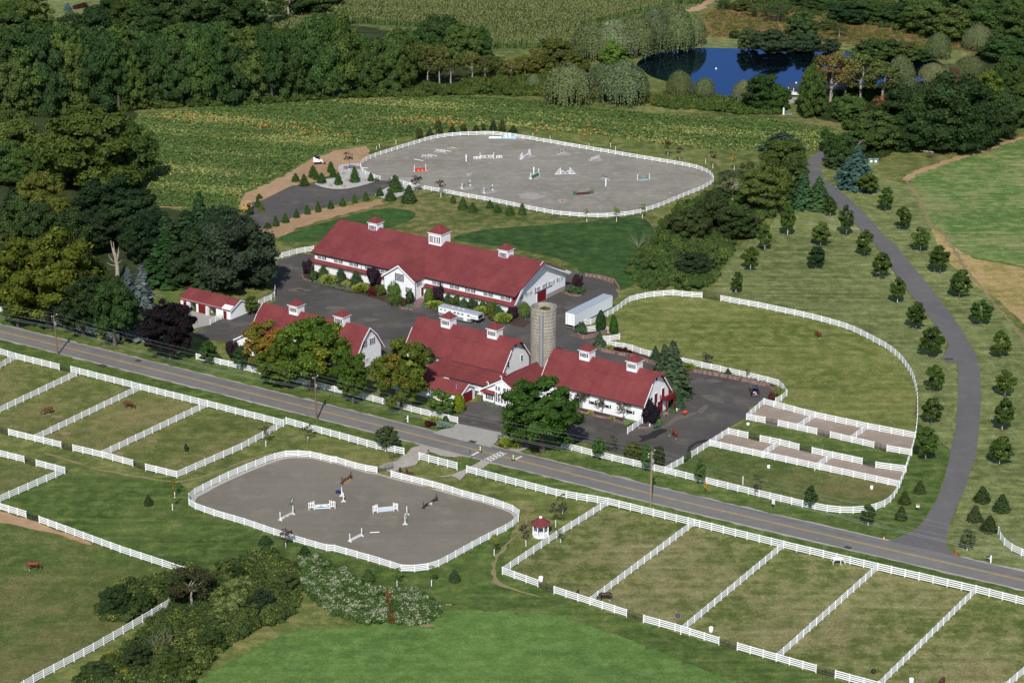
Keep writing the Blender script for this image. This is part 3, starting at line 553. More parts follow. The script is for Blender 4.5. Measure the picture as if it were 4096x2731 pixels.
# lower right paddocks
fence('BM 1193,836 1432,921', 'inner fence left of the first gate below the gazebo paddock')
fence('BM 1540,965 2027,1121', 'inner fence by the dark horse')
fence('BM 2140,1159 2352,1217 BR 302,1309', 'inner fence between the second and third lower gates')
fence('BR 425,1345 954,1496', 'inner fence between the third and fourth lower gates')
fence('BR 1083,1532 1370,1610 1600,1680', 'inner fence leaving the bottom edge at the right')
gate(*gp('BM 1432,921 1540,965'), 'black gate beside the white bucket, leftmost at lower right')
gate(*gp('BM 2027,1121 2140,1159'), 'black gate right of the dark grazing horse')
gate(*gp('BR 302,1309 425,1345'), 'black gate right of the white bucket at lower right')
gate(*gp('BR 954,1496 1083,1532'), 'black gate lowest in the lower right paddocks')
fence('BM 1193,836 1555,592 1900,375', 'divider fence passing the red roofed gazebo', skip_first=True)
fence('BM 1785,1035 BR 135,512', 'divider fence behind the dark grazing horse')
fence('BR 45,1238 735,662', 'divider fence left of the paddock with the white horse')
fence('BR 690,1418 1365,812', 'divider fence right of the paddock with the white horse')
fence('BR 1375,1605 2027,963', 'rightmost whole divider fence in the lower right paddocks')
fence('BR 2150,1680 2352,1505 2560,1310', 'divider fence cut by the lower right corner')
# upper arena, three rails
i_ = min(range(len(au)), key=lambda k: (au[k]-G('C5',2320,760)).length)
fence(au[:i_+1], 'white three rail fence along the far side of the upper arena', 'curve', 3, 1.32, step=2.5)
fence(au[i_:], 'white three rail fence along the near side of the upper arena', 'curve', 3, 1.32, step=2.5, skip_first=True)
gate(G('C3',470,1180), G('C3',545,1160), 'open black gate leaf left of the upper arena entrance')
gate(G('C3',712,1210), G('C3',775,1170), 'open black gate leaf right of the upper arena entrance')
# oval paddock and pens
fence('D1 340,470 405,460 470,445 605,375 672,340 735,300 800,250 860,210 962,185 1062,165 1160,155 1268,146 1344,143 MR 75,486 188,492', 'curved fence of the oval paddock behind the semi trailer', 'curve')
gate(*gp('MR 190,492 314,512'), 'grey gate at the top of the oval paddock')
fence('MR 314,512 437,535 562,557 682,583 805,608 930,637 1045,667 1160,702 1265,748 1360,798 1448,848 1517,908 1570,975 1605,1040 1626,1120 1634,1200 1634,1300 1626,1390 D3 1275,450 1245,550 1215,640 1190,702 1165,755 1140,788 1105,816 1048,838 980,853 905,858 828,856 755,848 685,834 612,820', 'long curved fence around the right side of oval paddock and pens', 'curve')
fence('CA 1155,195 1345,250 2110,447 CB 193,728 990,920 2167,1212 D3 225,728 612,820', 'roadside fence above the road, from the big maple to the bend')
fence('D1 612,692 705,706 795,718 885,738 970,772 1062,796 MR -40,918 60,935 250,975 437,1018 630,1062 700,1082', 'fence between oval paddock and yard above the block wall')
fence('MR 700,1082 732,1112 757,1150 722,1184 682,1204', 'kinked fence around the flower bed behind the dark car', skip_first=True)
fence('D1 395,541 515,526', 'short fence behind the shrubs near the semi trailer')
fence('D1 598,528 622,546', 'tiny fence piece between the two cypresses')
fence('D1 555,640 645,637 747,618', 'short fence at the yard corner of the oval paddock')
fence('D3 380,208 685,288 1000,356 1285,411', 'back fence of the upper row of pens')
fence('D3 278,300 380,208', 'left end fence of the upper row of pens', skip_first=True)
fence('D3 278,300 389,320', 'front fence of the first upper pen left of its gate')
fence('D3 466,336 698,388', 'front fence between the first two upper pen gates')
fence('D3 778,406 1038,468', 'front fence between the last two upper pen gates')
fence('D3 1116,488 1264,513', 'front fence of the upper pens at the right end')
for i, (s_, wd) in enumerate([('D3 389,320 466,336','left'), ('D3 698,388 778,406','middle'), ('D3 1038,468 1116,488','right')]): gate(*gp(s_), 'black gate of the %s pen in the upper row' % wd)
fence('D3 586,357 685,288', 'left divider in the upper row of pens'); fence('D3 899,432 1000,356', 'right divider in the upper row of pens')
fence('D3 168,386 286,411', 'back fence of the lower pens left of the first gate')
fence('D3 359,429 475,452 591,481', 'back fence of the lower pens between first and second gate')
fence('D3 669,501 790,528 968,566', 'back fence of the lower pens between second and third gate')
fence('D3 1049,588 1230,612', 'back fence of the lower pens at the right end')
for i, (s_, wd) in enumerate([('D3 286,411 359,429','left'), ('D3 591,481 669,501','middle'), ('D3 968,566 1049,588','right')]): gate(*gp(s_), 'black gate of the %s pen in the lower row' % wd)
fence('D3 57,456 1192,703', 'front fence of the lower row of pens')
fence('D3 57,456 168,386', 'left end fence of the lower row of pens', skip_first=True)
fence('D3 370,526 475,452', 'left divider in the lower row of pens'); fence('D3 685,602 790,528', 'right divider in the lower row of pens')
fence('CB 1825,404 1485,622', 'yard fence of the roadside paddock above its gate', skip_first=True); fence('CB 1325,726 990,912', 'yard fence of the roadside paddock below its gate')
gate(*gp('CB 1325,726 1485,622'), 'black gate between yard and roadside paddock')
# around the yard
fence('ML 1850,238 1890,225 1940,212 1995,197 2055,186 2108,178', 'curved fence at the left end of the biggest barn', 'curve')
fence('C9 640,352 730,300 858,253 935,180 945,60', 'short curved fence at the yard behind the left barn', 'curve')
fence('G5 678,715 765,668 862,625', 'short fence in front of the garages')
fence('C23 990,1490 1085,1425 1185,1350 1268,1292', 'short fence at the front corner of the right barn')
fence('ML -140,550 0,584 330,660 640,735 800,775', 'fence above the road hidden under the left maples')
fence('ML 1320,905 1590,966 1745,1004 MM 260,1172 645,1275 892,1335', 'fence above the road in front of the left barn')
fence('BR 2178,565 2190,600 2212,636 2257,672 2315,705 2420,735', 'short curved fence at the right edge beside the drive', 'curve')

# ------------------------------------------------------------------ barns and houses
WC = {}
def win_meshes(w, h, nc, nr):
    k = (round(w,2), round(h,2), nc, nr)
    if k not in WC:
        gl = MB().box(-w/2, w/2, -.03, .02, 0, h).mesh('window', M['glass'])
        f = MB(); e = .07
        f.box(-w/2-e, w/2+e, -.09, .0, -e, 0).box(-w/2-e, w/2+e, -.09, .0, h, h+e).box(-w/2-e, -w/2, -.085, .0, 0, h).box(w/2, w/2+e, -.085, .0, 0, h)
        for i in range(1, nc): x = -w/2+w*i/nc; f.box(x-.016, x+.016, -.055, -.02, 0, h)
        for j in range(1, nr): z = h*j/nr; f.box(-w/2, w/2, -.05, -.02, z-.016, z+.016)
        WC[k] = (gl, f.mesh('frame', M['white']))
    return WC[k]
SHM = {}
def shutter(parent, loc, rz, h, w=.3):
    if (h, w) not in SHM:
        m = MB().box(-w/2, w/2, -.06, 0, 0, h)
        for k in range(1, int(h/.14)): m.box(-w/2+.04, w/2-.04, -.075, -.055, k*.14, k*.14+.07)
        SHM[(h, w)] = m.mesh('shutter', M['shutter'])
    return link('shutter', SHM[(h, w)], parent, loc, (0,0,rz))
def window(parent, x, y, z, face, w, h, nc, nr, sh=True, tilt=0, sw=.3):
    rz = {'F': 0, 'R': math.pi/2, 'L': -math.pi/2, 'B': math.pi}[face]; gl, fr = win_meshes(w, h, nc, nr)
    o = link('window', gl, parent, (x,y,z), (tilt,0,rz)); link('frame', fr, o)
    if sh:
        dx, dy = math.cos(rz), math.sin(rz); e = w/2+.09+sw/2+.03
        for s_ in (-1, 1): shutter(parent, (x+dx*e*s_, y+dy*e*s_, z), rz, h, sw)
    return o
def door(parent, x, y, z, face, w, h, mat=None, glass=False):
    rz = {'F': 0, 'R': math.pi/2}[face]; m = MB(); m.box(-w/2, w/2, -.07, .0, 0, h)
    for a, b, c_, d in ((-w/2, w/2, 0, .12), (-w/2, w/2, h-.12, h), (-w/2, -w/2+.12, .12, h-.12), (w/2-.12, w/2, .12, h-.12), (-w/2+.12, w/2-.12, h*.48, h*.54)): m.box(a, b, -.1, -.06, c_, d)
    m.slab([(-w/2+.1,-.1,.12),(-w/2+.25,-.1,.12),(w/2-.1,-.1,h*.48),(w/2-.25,-.1,h*.48)], .03)
    o = m.obj('door', mat or M['redpaint'], parent, (x,y,z), (0,0,rz))
    f = MB(); f.box(-w/2-.12, -w/2, -.08, 0, 0, h+.12).box(w/2, w/2+.12, -.08, 0, 0, h+.12).box(-w/2, w/2, -.08, 0, h, h+.12); f.obj('frame', M['white'], o)
    MB().box(w/2-.28, w/2-.2, -.16, -.1, h*.42, h*.5).obj('handle', M['black'], o)
    return o
def cupola(parent, x, y, z, s, h, nw=1):
    a = s/2; b = a+.28
    o = MB().box(-a,a,-a,a,0,h).obj('cupola', M['siding'], parent, (x,y,z))
    m = MB(); m.add([(-b,-b,h+.12),(b,-b,h+.12),(b,b,h+.12),(-b,b,h+.12),(0,0,h+.12+s*.52)], [(0,1,4),(1,2,4),(2,3,4),(3,0,4),(3,2,1,0)]); m.obj('cupola_roof', M['roof'], o)
    MB().box(-b+.02,b-.02,-b+.02,b-.02,h-.06,h+.11).obj('cornice', M['white'], o)
    for fc, (wx, wy) in (('F', (0,-a-.01)), ('B', (0,a+.01))):
        if nw == 1: window(o, wx, wy, h*.38, fc, s*.5, h*.4, 4, 3, sw=.22)
        else:
            for k in (-1,0,1): window(o, wx+k*.82, wy, h*.36, fc, .55, h*.45, 3, 4, sh=False)
            for k in (-1,1): shutter(o, (wx+k*1.42, wy, h*.36), 0 if fc == 'F' else math.pi, h*.45, .26)
    MB().tube([(0,0,0),(0,0,.25)], [.05,.02], 6).obj('finial', M['roof'], o, (0,0,h+.1+s*.52))
    return o
def rake(parent, prof, x, th=.12, wd=.34):
    for (y0, z0), (y1, z1) in zip(prof, prof[1:]): MB().prism([(y0,z0),(y1,z1),(y1,z1-wd),(y0,z0-wd)], x, x+th).obj('rake_board', M['white'], parent)
def rail_box(parent, x0, x1, y0, y1, z0, z1, name='gutter', mat='darktrim'): return MB().box(x0,x1,y0,y1,z0,z1).obj(name, M[mat], parent)
# --- the biggest barn
B = empty('long_barn', uv(-45.2, 14.9), AZ, label='longest white barn with red roof and three cupolas', cat='barn', group='red roofed farm buildings')
MB().prism([(0,0),(23.4,0),(23.4,4.9),(11.7,10.38),(.22,5.15),(.22,3.3),(0,2.9)], .4, 59.6).obj('wall', M['siding'], B)
def zr(y): return 4.75+(y+.25)*5.85/11.95
m = MB(); m.slab([(-.3,-.2,5.0),(60.9,-.2,5.0),(61.6,11.7,10.6),(-.3,11.7,10.6)], .22); m.slab([(61.6,11.7,10.6),(60.9,23.8,4.7),(-.3,23.8,4.7),(-.3,11.7,10.6)], .22); m.obj('roof', M['roof'], B)
m = MB(); m.slab([(-.2,-.55,2.6),(25.1,-.55,2.6),(25.1,.2,3.35),(-.2,.2,3.35)], .1); m.slab([(34.6,-.55,2.6),(60.9,-.55,2.6),(60.9,.2,3.35),(34.6,.2,3.35)], .1); m.obj('skirt_roof', M['roof'], B)
m = MB(); m.slab([(59.3,-.58,2.57),(60.88,-.58,2.57),(60.88,3.0,6.22),(59.3,3.0,6.22)], .12); m.obj('lower_gambrel_roof', M['roof'], B)
rake(B, [(-.6,2.6),(3.0,6.4),(11.7,10.62),(23.8,4.72)], 60.92)
m = MB(); m.prism([(.2,3.0),(3.2,6.3),(11.7,10.35),(23.4,4.6),(23.4,4.2),(11.7,9.7),(3.6,5.9),(.5,2.6)], 59.62, 60.9); m.obj('soffit', M['white'], B)
rail_box(B, -.3, 25.2, -.34, -.21, 4.76, 4.9); rail_box(B, 34.7, 60.9, -.34, -.21, 4.76, 4.9); rail_box(B, -.2, 25.1, -.68, -.56, 2.44, 2.55); rail_box(B, 34.7, 60.9, -.68, -.56, 2.44, 2.55)
for x in (.5, 15.2, 46.5): rail_box(B, x, x+.1, .1, .21, 3.4, 4.8, 'downspout'); rail_box(B, x, x+.1, -.12, -.01, .2, 2.4, 'downspout')
for x in (2.9, 8.1, 12.9, 17.75, 22.6, 38.15, 43.3, 48.1, 53.1, 58.0):
    for d in (-.5, .5): window(B, x+d, .19, 3.66, 'F', .74, .92, 3, 3, sh=False, tilt=.14)
    for d in (-1.12, 1.12): shutter(B, (x+d, .2, 3.62), 0, 1.0, .3)
for y in (3.6, 7.6, 17.4, 21.0):
    for d in (-.5, .5): window(B, 59.63, y+d, 3.0, 'R', .74, .92, 3, 3, sh=False, tilt=.14)
    for d in (-1.12, 1.12): shutter(B, (59.62, y+d, 2.98), math.pi/2, 1.0, .26)
for y in (11.6, 13.9): window(B, 59.63, y, 3.05, 'R', 1.5, .95, 5, 3, sh=False)
for y in (10.5, 15.0): shutter(B, (59.62, y, 3.0), math.pi/2, 1.05, .26)
door(B, 59.62, 13.0, 0, 'R', 3.8, 2.65); rail_box(B, 59.62, 59.75, 10, 17.5, 2.72, 2.82, 'door_track')
rail_box(B, 59.61, 59.7, 15.2, 23.3, 0, 1.15, 'foundation', 'concrete')
for k, (x, s_, n_) in enumerate([(11.0, 2.6, 1), (30.6, 3.8, 3), (50.3, 2.6, 1)]): cupola(B, x, 11.7, 9.0, s_, 2.75 if n_ == 1 else 3.6, n_)
MB().prism([(25.2,0),(34.5,0),(34.5,4.95),(29.85,7.9),(25.2,4.95)], -3.6, 6.0, 'y').obj('entry_wall', M['siding'], B)
m = MB(); m.slab([(24.85,-4.1,4.75),(29.85,-4.1,8.12),(29.85,7.2,8.12),(24.85,3,4.75)], .18); m.slab([(34.85,-4.1,4.75),(34.85,3,4.75),(29.85,7.2,8.12),(29.85,-4.1,8.12)], -.18); m.obj('entry_roof', M['roof'], B)
for a, b in (((24.85,4.72),(29.85,8.1)), ((34.85,4.72),(29.85,8.1))): MB().prism([a, b, (b[0],b[1]-.36), (a[0],a[1]-.36)], -4.22, -4.11, 'y').obj('rake_board', M['white'], B)
window(B, 29.85, -3.63, 4.0, 'F', 1.7, 1.9, 6, 6); window(B, 32.6, -3.63, 1.7, 'F', 1.0, 1.2, 4, 4)
window(B, 34.53, -2.1, 3.3, 'R', .9, 1.5, 2, 2); door(B, 34.52, -.9, .45, 'R', .95, 2.1)
rail_box(B, 34.5, 34.6, -3.7, -3.6, .2, 4.7, 'downspout'); rail_box(B, 25.1, 25.2, -3.7, -3.6, .2, 4.7, 'downspout')
m = MB(); m.box(34.55,36.2,-1.8,.2,0,.42).box(36.2,36.6,-1.8,.2,0,.22); m.obj('step', M['concrete'], B)
# --- gambrel barns
def gambrel(name, u0, v0, L, label, W=10.8, he=4.1, kk=(3.0,7.95), hr=9.8, hood=True, cup=(), cz=9.0):
    r = empty(name, uv(u0, v0), AZ, label=label, cat='barn', group='red roofed farm buildings'); c_ = W/2; ky, kz = kk
    MB().prism([(.25,0),(W-.25,0),(W-.25,he+.1),(W-ky-.1,kz-.22),(c_,hr-.22),(ky+.1,kz-.22),(.25,he+.1)], .1, L-.1).obj('wall', M['siding'], r)
    e = .45; hx = L+2.0 if hood else L+e
    f = .5; hy, hz = ky+(c_-ky)*f, kz+(hr-kz)*f
    m = MB(); m.slab([(-e,-.3,he-.28),(L+e,-.3,he-.28),(L+e,ky,kz),(-e,ky,kz)], .18); m.slab([(-e,W-ky,kz),(L+e,W-ky,kz),(L+e,W+.3,he-.28),(-e,W+.3,he-.28)], .18); m.obj('lower_roof', M['roof'], r)
    m = MB(); m.slab([(-e,ky-.05,kz+.03),(L+e,ky-.05,kz+.03),(L+e,hy,hz+.03),(hx,c_,hr+.03),(-e,c_,hr+.03)], .16); m.slab([(-e,c_,hr+.03),(hx,c_,hr+.03),(L+e,W-hy,hz+.03),(L+e,W-ky+.05,kz+.03),(-e,W-ky+.05,kz+.03)], .16); m.obj('upper_roof', M['roof'], r)
    for x in (-e-.1, L+e): rake(r, [(-.3,he-.26),(ky,kz+.02)], x, .1, .3); rake(r, [(W+.3,he-.26),(W-ky,kz+.02)], x, .1, .3)
    if not hood:
        for x in (-e-.1, L+e): rake(r, [(ky,kz+.02),(c_,hr+.04),(W-ky,kz+.02)], x, .1, .3)
    rail_box(r, -e, L+e, -.45, -.31, he-.45, he-.3); rail_box(r, -e, L+e, W+.31, W+.45, he-.45, he-.3)
    for x in cup: cupola(r, x, c_, cz, 2.45, 2.15)
    return r
b2 = gambrel('gambrel_barn', 14.2, -25.3, 25.6, 'middle gambrel barn with two cupolas beside the concrete silo', cup=(7.7, 20.1))
b3 = gambrel('gambrel_barn', 50.2, -25.4, 25.0, 'right gambrel barn with red balcony and two cupolas', cup=(7.9, 19.6))
b1 = gambrel('gambrel_barn', -21.9, -35.0, 29.6, 'left gambrel barn partly hidden behind the maples', W=9.4, he=3.5, kk=(2.3,6.9), hr=9.0, hood=False, cup=(9.3, 22.3), cz=8.2)
# details b3
for x in (8.9, 12.6, 16.3, 22.0): window(b3, x, .22, 1.5, 'F', .95, .75, 1, 1, tilt=.25, sw=.28)
window(b3, 24.93, 5.4, 7.7, 'R', .7, 1.2, 1, 1, sh=False); door(b3, 24.92, 5.2, 2.9, 'R', 1.15, 2.1); door(b3, 24.92, 8.1, 3.15, 'R', 1.05, 2.1); door(b3, 24.92, 7.0, 0, 'R', 2.1, 2.8)
bal = MB(); bal.box(24.95,26.7,6.9,10.4,3.0,3.14)
bal = bal.obj('balcony', M['redpaint'], b3)
for y in (6.95, 8.1, 9.25, 10.35): MB().box(26.6,26.7,y-.05,y+.05,3.14,4.1).obj('baluster', M['redpaint'], bal)
for z in (3.4, 3.7, 4.0):
    MB().box(26.62,26.68,6.95,10.35,z,z+.15).obj('railing', M['redpaint'], bal)
    for y in (6.92, 10.38): MB().box(24.97,26.6,y-.03,y+.03,z,z+.15).obj('railing', M['redpaint'], bal)
for y in (7.1, 10.2): MB().box(26.4,26.6,y-.1,y+.1,0,3.0).obj('post', M['redpaint'], bal)
m = MB(); m.prism([(5.7,0),(9.7,0),(9.7,6.9),(7.7,8.7),(5.7,6.9)], -1.3, .1); m.obj('annex_wall', M['white'], b3)
m = MB(); m.slab([(-1.5,5.5,6.75),(-.3,5.5,6.75),(-.3,7.7,8.95),(-1.5,7.7,8.95)], .15); m.slab([(-1.5,7.7,8.95),(-.3,7.7,8.95),(-.3,9.9,6.75),(-1.5,9.9,6.75)], .15); m.obj('annex_roof', M['roof'], b3)
# details b2, b1
window(b2, 25.53, 5.4, 7.7, 'R', .7, 1.2, 1, 1, sh=False); window(b2, 25.53, 2.6, 4.0, 'R', .8, 1.3, 1, 2, sh=False); window(b2, 25.53, 7.7, 4.0, 'R', .8, 1.3, 1, 2, sh=False)
for y in (3.3, 6.1): window(b1, 29.53, y, 4.7, 'R', .85, 1.4, 2, 2, sw=.3)
for y in (3.0, 4.0): window(b1, 29.53, y, 1.2, 'R', .75, .9, 3, 3, sh=False, tilt=.15)
MB().prism([(-.3,0),(10.9,0),(10.9,3.3),(5.3,6.2),(-.3,3.3)], -5.0, 3.0, 'y').obj('wing_wall', M['siding'], b1)
m = MB(); m.slab([(-.8,-5.5,3.1),(5.3,-5.5,6.45),(5.3,2.2,6.45),(-.8,.2,3.1)], .16); m.slab([(11.4,-5.5,3.1),(11.4,.2,3.1),(5.3,2.2,6.45),(5.3,-5.5,6.45)], -.16); m.obj('wing_roof', M['roof'], b1)
for a, b in (((-.8,3.08),(5.3,6.44)), ((11.4,3.08),(5.3,6.44))): MB().prism([a, b, (b[0],b[1]-.32), (a[0],a[1]-.32)], -5.62, -5.51, 'y').obj('rake_board', M['white'], b1)
MB().prism([(11.0,0),(15.4,0),(15.4,4.6),(13.2,6.3),(11.0,4.6)], -2.0, 2.0, 'y').obj('dormer_wall', M['siding'], b1)
m = MB(); m.slab([(10.6,-2.4,4.35),(13.2,-2.4,6.55),(13.2,2.1,6.55),(10.6,.8,4.35)], .14); m.slab([(15.8,-2.4,4.35),(15.8,.8,4.35),(13.2,2.1,6.55),(13.2,-2.4,6.55)], -.14); m.obj('dormer_roof', M['roof'], b1)
window(b1, 13.2, -2.03, 3.0, 'F', .9, 1.3, 2, 3); window(b1, 4.0, -5.03, 1.5, 'F', 1.2, 1.4, 3, 4)
# --- low connector behind the court
cn = empty('connector_shed', uv(22.0, -39.0), AZ, label='low red roofed connecting wing with stub chimney', cat='outbuilding', group='red roofed farm buildings')
MB().prism([(8.1,0),(13.6,0),(13.6,3.6),(8.1,2.45)], 2.5, 18.8).obj('wall', M['siding'], cn)
m = MB(); m.slab([(2.5,7.7,2.5),(19.2,7.7,2.5),(19.2,13.7,3.85),(2.5,13.7,3.85)], .14); m.obj('roof', M['roof'], cn)
rail_box(cn, 8.2, 18.9, 7.55, 7.68, 2.3, 2.42)
MB().prism([(.5,0),(6.0,0),(6.0,2.4),(3.25,3.85),(.5,2.4)], -2.0, 16.2).obj('wing_wall', M['siding'], cn)
m = MB(); m.slab([(-2.3,.1,2.38),(16.6,.1,2.38),(16.6,3.25,4.1),(-2.3,3.25,4.1)], .14); m.slab([(-2.3,3.25,4.1),(16.6,3.25,4.1),(16.6,6.4,2.38),(-2.3,6.4,2.38)], .14); m.obj('wing_roof', M['roof'], cn)
rake(cn, [(.1,2.36),(3.25,4.1),(6.4,2.36)], 16.62, .1, .28)
MB().prism([(.4,0),(6.4,0),(6.4,2.5),(3.4,4.1),(.4,2.5)], 2.6, 13.5, 'y').obj('cross_wall', M['siding'], cn)
m = MB(); m.slab([(0,2.2,2.42),(3.4,2.2,4.42),(3.4,13.7,4.42),(0,13.7,2.42)], .14); m.slab([(6.8,2.2,2.42),(6.8,13.7,2.42),(3.4,13.7,4.42),(3.4,2.2,4.42)], -.14); m.obj('cross_roof', M['roof'], cn)
door(cn, 16.22, 3.3, 0, 'R', 3.2, 2.3)
for x in (9.2, 11.4): window(cn, x, .47, .9, 'F', .9, 1.2, 2, 2, sw=.28)
MB().box(2.1,2.7,7.5,8.1,3.2,5.6).obj('chimney', M['concrete'], cn); MB().tube([(14.6,1.6,3.0),(14.6,1.6,4.1)], .12, 8).obj('vent_pipe', M['greymetal'], cn)
# --- front house
hs = empty('farm_house', uv(40.8, -33.7), AZ, label='small white house gable with bay window facing the court', cat='house', group='red roofed farm buildings')
MB().prism([(0,0),(10.4,0),(10.4,3.1),(5.2,6.0),(0,3.1)], 0, 12.2, 'y').obj('wall', M['siding'], hs)
m = MB(); m.slab([(-.45,-.5,2.9),(5.2,-.5,6.2),(5.2,12.4,6.2),(-.45,12.4,2.9)], .16); m.slab([(10.85,-.5,2.9),(10.85,12.4,2.9),(5.2,12.4,6.2),(5.2,-.5,6.2)], -.16); m.obj('roof', M['roof'], hs)
for a, b in (((-.45,2.88),(5.2,6.19)), ((10.85,2.88),(5.2,6.19))): MB().prism([a, b, (b[0],b[1]-.32), (a[0],a[1]-.32)], -.63, -.52, 'y').obj('rake_board', M['white'], hs)
m = MB(); m.prism([(3.4,0),(7.0,0),(7.0,4.9),(5.2,5.9),(3.4,4.9)], -.42, 0, 'y'); m.obj('bay', M['siding'], hs)
for x0, x1 in ((-.3, 3.35), (7.05, 10.7)):
    m = MB(); m.slab([(x0,-.75,2.45),(x1,-.75,2.45),(x1,-.02,2.95),(x0,-.02,2.95)], .08); m.obj('pent_roof', M['roof'], hs)
for x in (4.5, 5.9): window(hs, x, -.45, 3.6, 'F', .62, .8, 2, 3, sh=False)
for x in (4.4, 5.2, 6.0): window(hs, x, -.45, 1.0, 'F', .5, 1.9, 2, 5, sh=False)
for x in (3.75, 6.65): shutter(hs, (x,-.43,1.0), 0, 2.0, .26); shutter(hs, (x,-.43,3.55), 0, .9, .26)
window(hs, 1.7, -.03, .9, 'F', .9, 1.3, 3, 4); window(hs, 8.8, -.03, .9, 'F', .9, 1.3, 3, 4)
for x in (.05, 3.3, 7.05): rail_box(hs, x, x+.08, -.55, -.46, .1, 2.5, 'downspout')
m = MB(); m.box(0,10.4,-.06,-.01,0,.35); m.obj('foundation', M['concrete'], hs)
for (x, y) in ((1.6,-.3),(4.6,.3)):
    z0 = 2.9+(x+.45)*3.3/5.65; MB().tube([(x,y,z0-.1),(x,y,z0+.55),(x-.2,y,z0+.75),(x-.4,y,z0+.6)], .1, 8).obj('vent_pipe', M['white'], hs)
m = MB(); m.lathe([(.02,0),(.3,.05),(.42,.16)], 12); m.obj('satellite_dish', M['greymetal'], hs, (8.6,2.4,4.6), (1.2,0,.3)); MB().tube([(8.6,2.6,4.0),(8.6,2.45,4.6)], .04, 6).obj('dish_mast', M['black'], hs)
# --- garages
ga = empty('garage_row', uv(-53.2, -24.7), AZ, label='low white garage row with red doors beside the yard', cat='garage', group='red roofed farm buildings')
m = MB(); m.prism([(.2,0),(7.2,0),(7.2,2.45),(3.7,4.0),(.2,2.45)], 12.7, 15.5); m.obj('end_wall', M['white'], ga)
# open bays: back, ends and piers
m = MB(); m.box(.1,12.7,6.9,7.1,0,2.45).box(.1,.3,.1,6.9,0,2.45).box(.1,12.69,.1,.35,2.1,2.5)
for x0, x1 in ((.3,.9),(2.0,2.9),(5.0,5.6),(8.0,8.7),(11.2,12.69)): m.box(x0,x1,.1,.35,0,2.1)
for x0 in (2.2, 5.2, 8.3): m.box(x0,x0+.15,.35,6.9,0,2.1)
m.prism([(.1,2.45),(7.1,2.45),(3.7,4.0)], .1, .3); m.obj('wall', M['white'], ga)
m = MB(); m.slab([(-.3,-.15,2.35),(12.8,-.15,2.35),(12.8,3.7,4.22),(-.3,3.7,4.22)], .13); m.slab([(-.3,3.7,4.22),(12.8,3.7,4.22),(12.8,7.5,2.4),(-.3,7.5,2.4)], .13); m.slab([(12.82,-.05,2.28),(15.8,-.05,2.28),(15.8,3.7,4.08),(12.82,3.7,4.08)], .13); m.slab([(12.82,3.7,4.08),(15.8,3.7,4.08),(15.8,7.5,2.3),(12.82,7.5,2.3)], .13); m.obj('roof', M['roof'], ga)
door(ga, 1.45, .2, 0, 'F', 1.0, 2.0); door(ga, 6.8, .2, 0, 'F', 2.3, 2.05); door(ga, 13.95, .18, 0, 'F', 1.0, 2.0)
for x in (3.0, 8.8):
    m = MB(); m.box(x,x+.06,-.9,.1,0,2.0).box(x+.25,x+.31,-.7,.1,0,2.0); m.obj('open_door', M['white'], ga)
rake(ga, [(-.05,2.27),(3.7,4.07),(7.5,2.29)], 15.82, .08, .22)
# --- silo of concrete staves
so = uv(46.0, -18.5); si = empty('silo', so, 0, label='tall roofless concrete stave silo with steel chute', cat='silo')
t = NT('silo_staves'); p = t.pos(True); n_ = t.noise(p, .35, 4); n2 = t.noise(t.mapping(p,0,(1,1,.25)), 2.2, 4)
M['stave'] = t.finish(t.gain(t.mix(t.ramp(n2,.45,.7), rgb('#a69e93'), rgb('#8a8278')), n_, .8, 1.15), .95, t.noise(p, 6, 2), .3, .03)
R0 = 2.78; NS = 48
for r_ in range(24):
    z0 = r_*.75; m = MB()
    for k in range(NS):
        a0 = 2*math.pi*(k+.05+(.5 if r_%2 else 0)*0)/NS; a1 = 2*math.pi*(k+.95)/NS; ro = R0+random.uniform(-.012,.012); ri = R0-.16
        q = [(ri*math.cos(a0),ri*math.sin(a0)),(ro*math.cos(a0),ro*math.sin(a0)),(ro*math.cos(a1),ro*math.sin(a1)),(ri*math.cos(a1),ri*math.sin(a1))]
        m.prism(q, z0, z0+.74, 'z')
    m.obj('stave_ring', M['stave'], si)
MB().lathe([(R0-.1,0),(R0-.1,17.9),(R0-.17,17.9),(R0-.17,0)], NS).obj('core', M['stave'], si)
for k in range(30):
    z = .35+.36*k*(1+.022*k); 
    if z > 17.6: break
    MB().lathe([(R0+.01,-.02),(R0+.035,-.02),(R0+.035,.02),(R0+.01,.02)], NS, (0,0,z)).obj('hoop', M['black'], si)
PL_ = []
a = math.radians(-100); m = MB(); cx, cy = (R0+.28)*math.cos(a), (R0+.28)*math.sin(a)
m.lathe([(.42,3.0),(.42,16.9)], 12, (cx,cy,0)); m.obj('chute', M['greymetal'], si, smooth=True)
for k in range(4): MB().box(cx-.9+k*.6,cx-.82+k*.6,cy-.8,cy-.72,0,3.2).obj('chute_frame', M['wood2'], si)
MB().box(cx-1.0,cx+1.2,cy-.85,cy-.7,2.2,2.35).obj('chute_frame', M['wood2'], si)
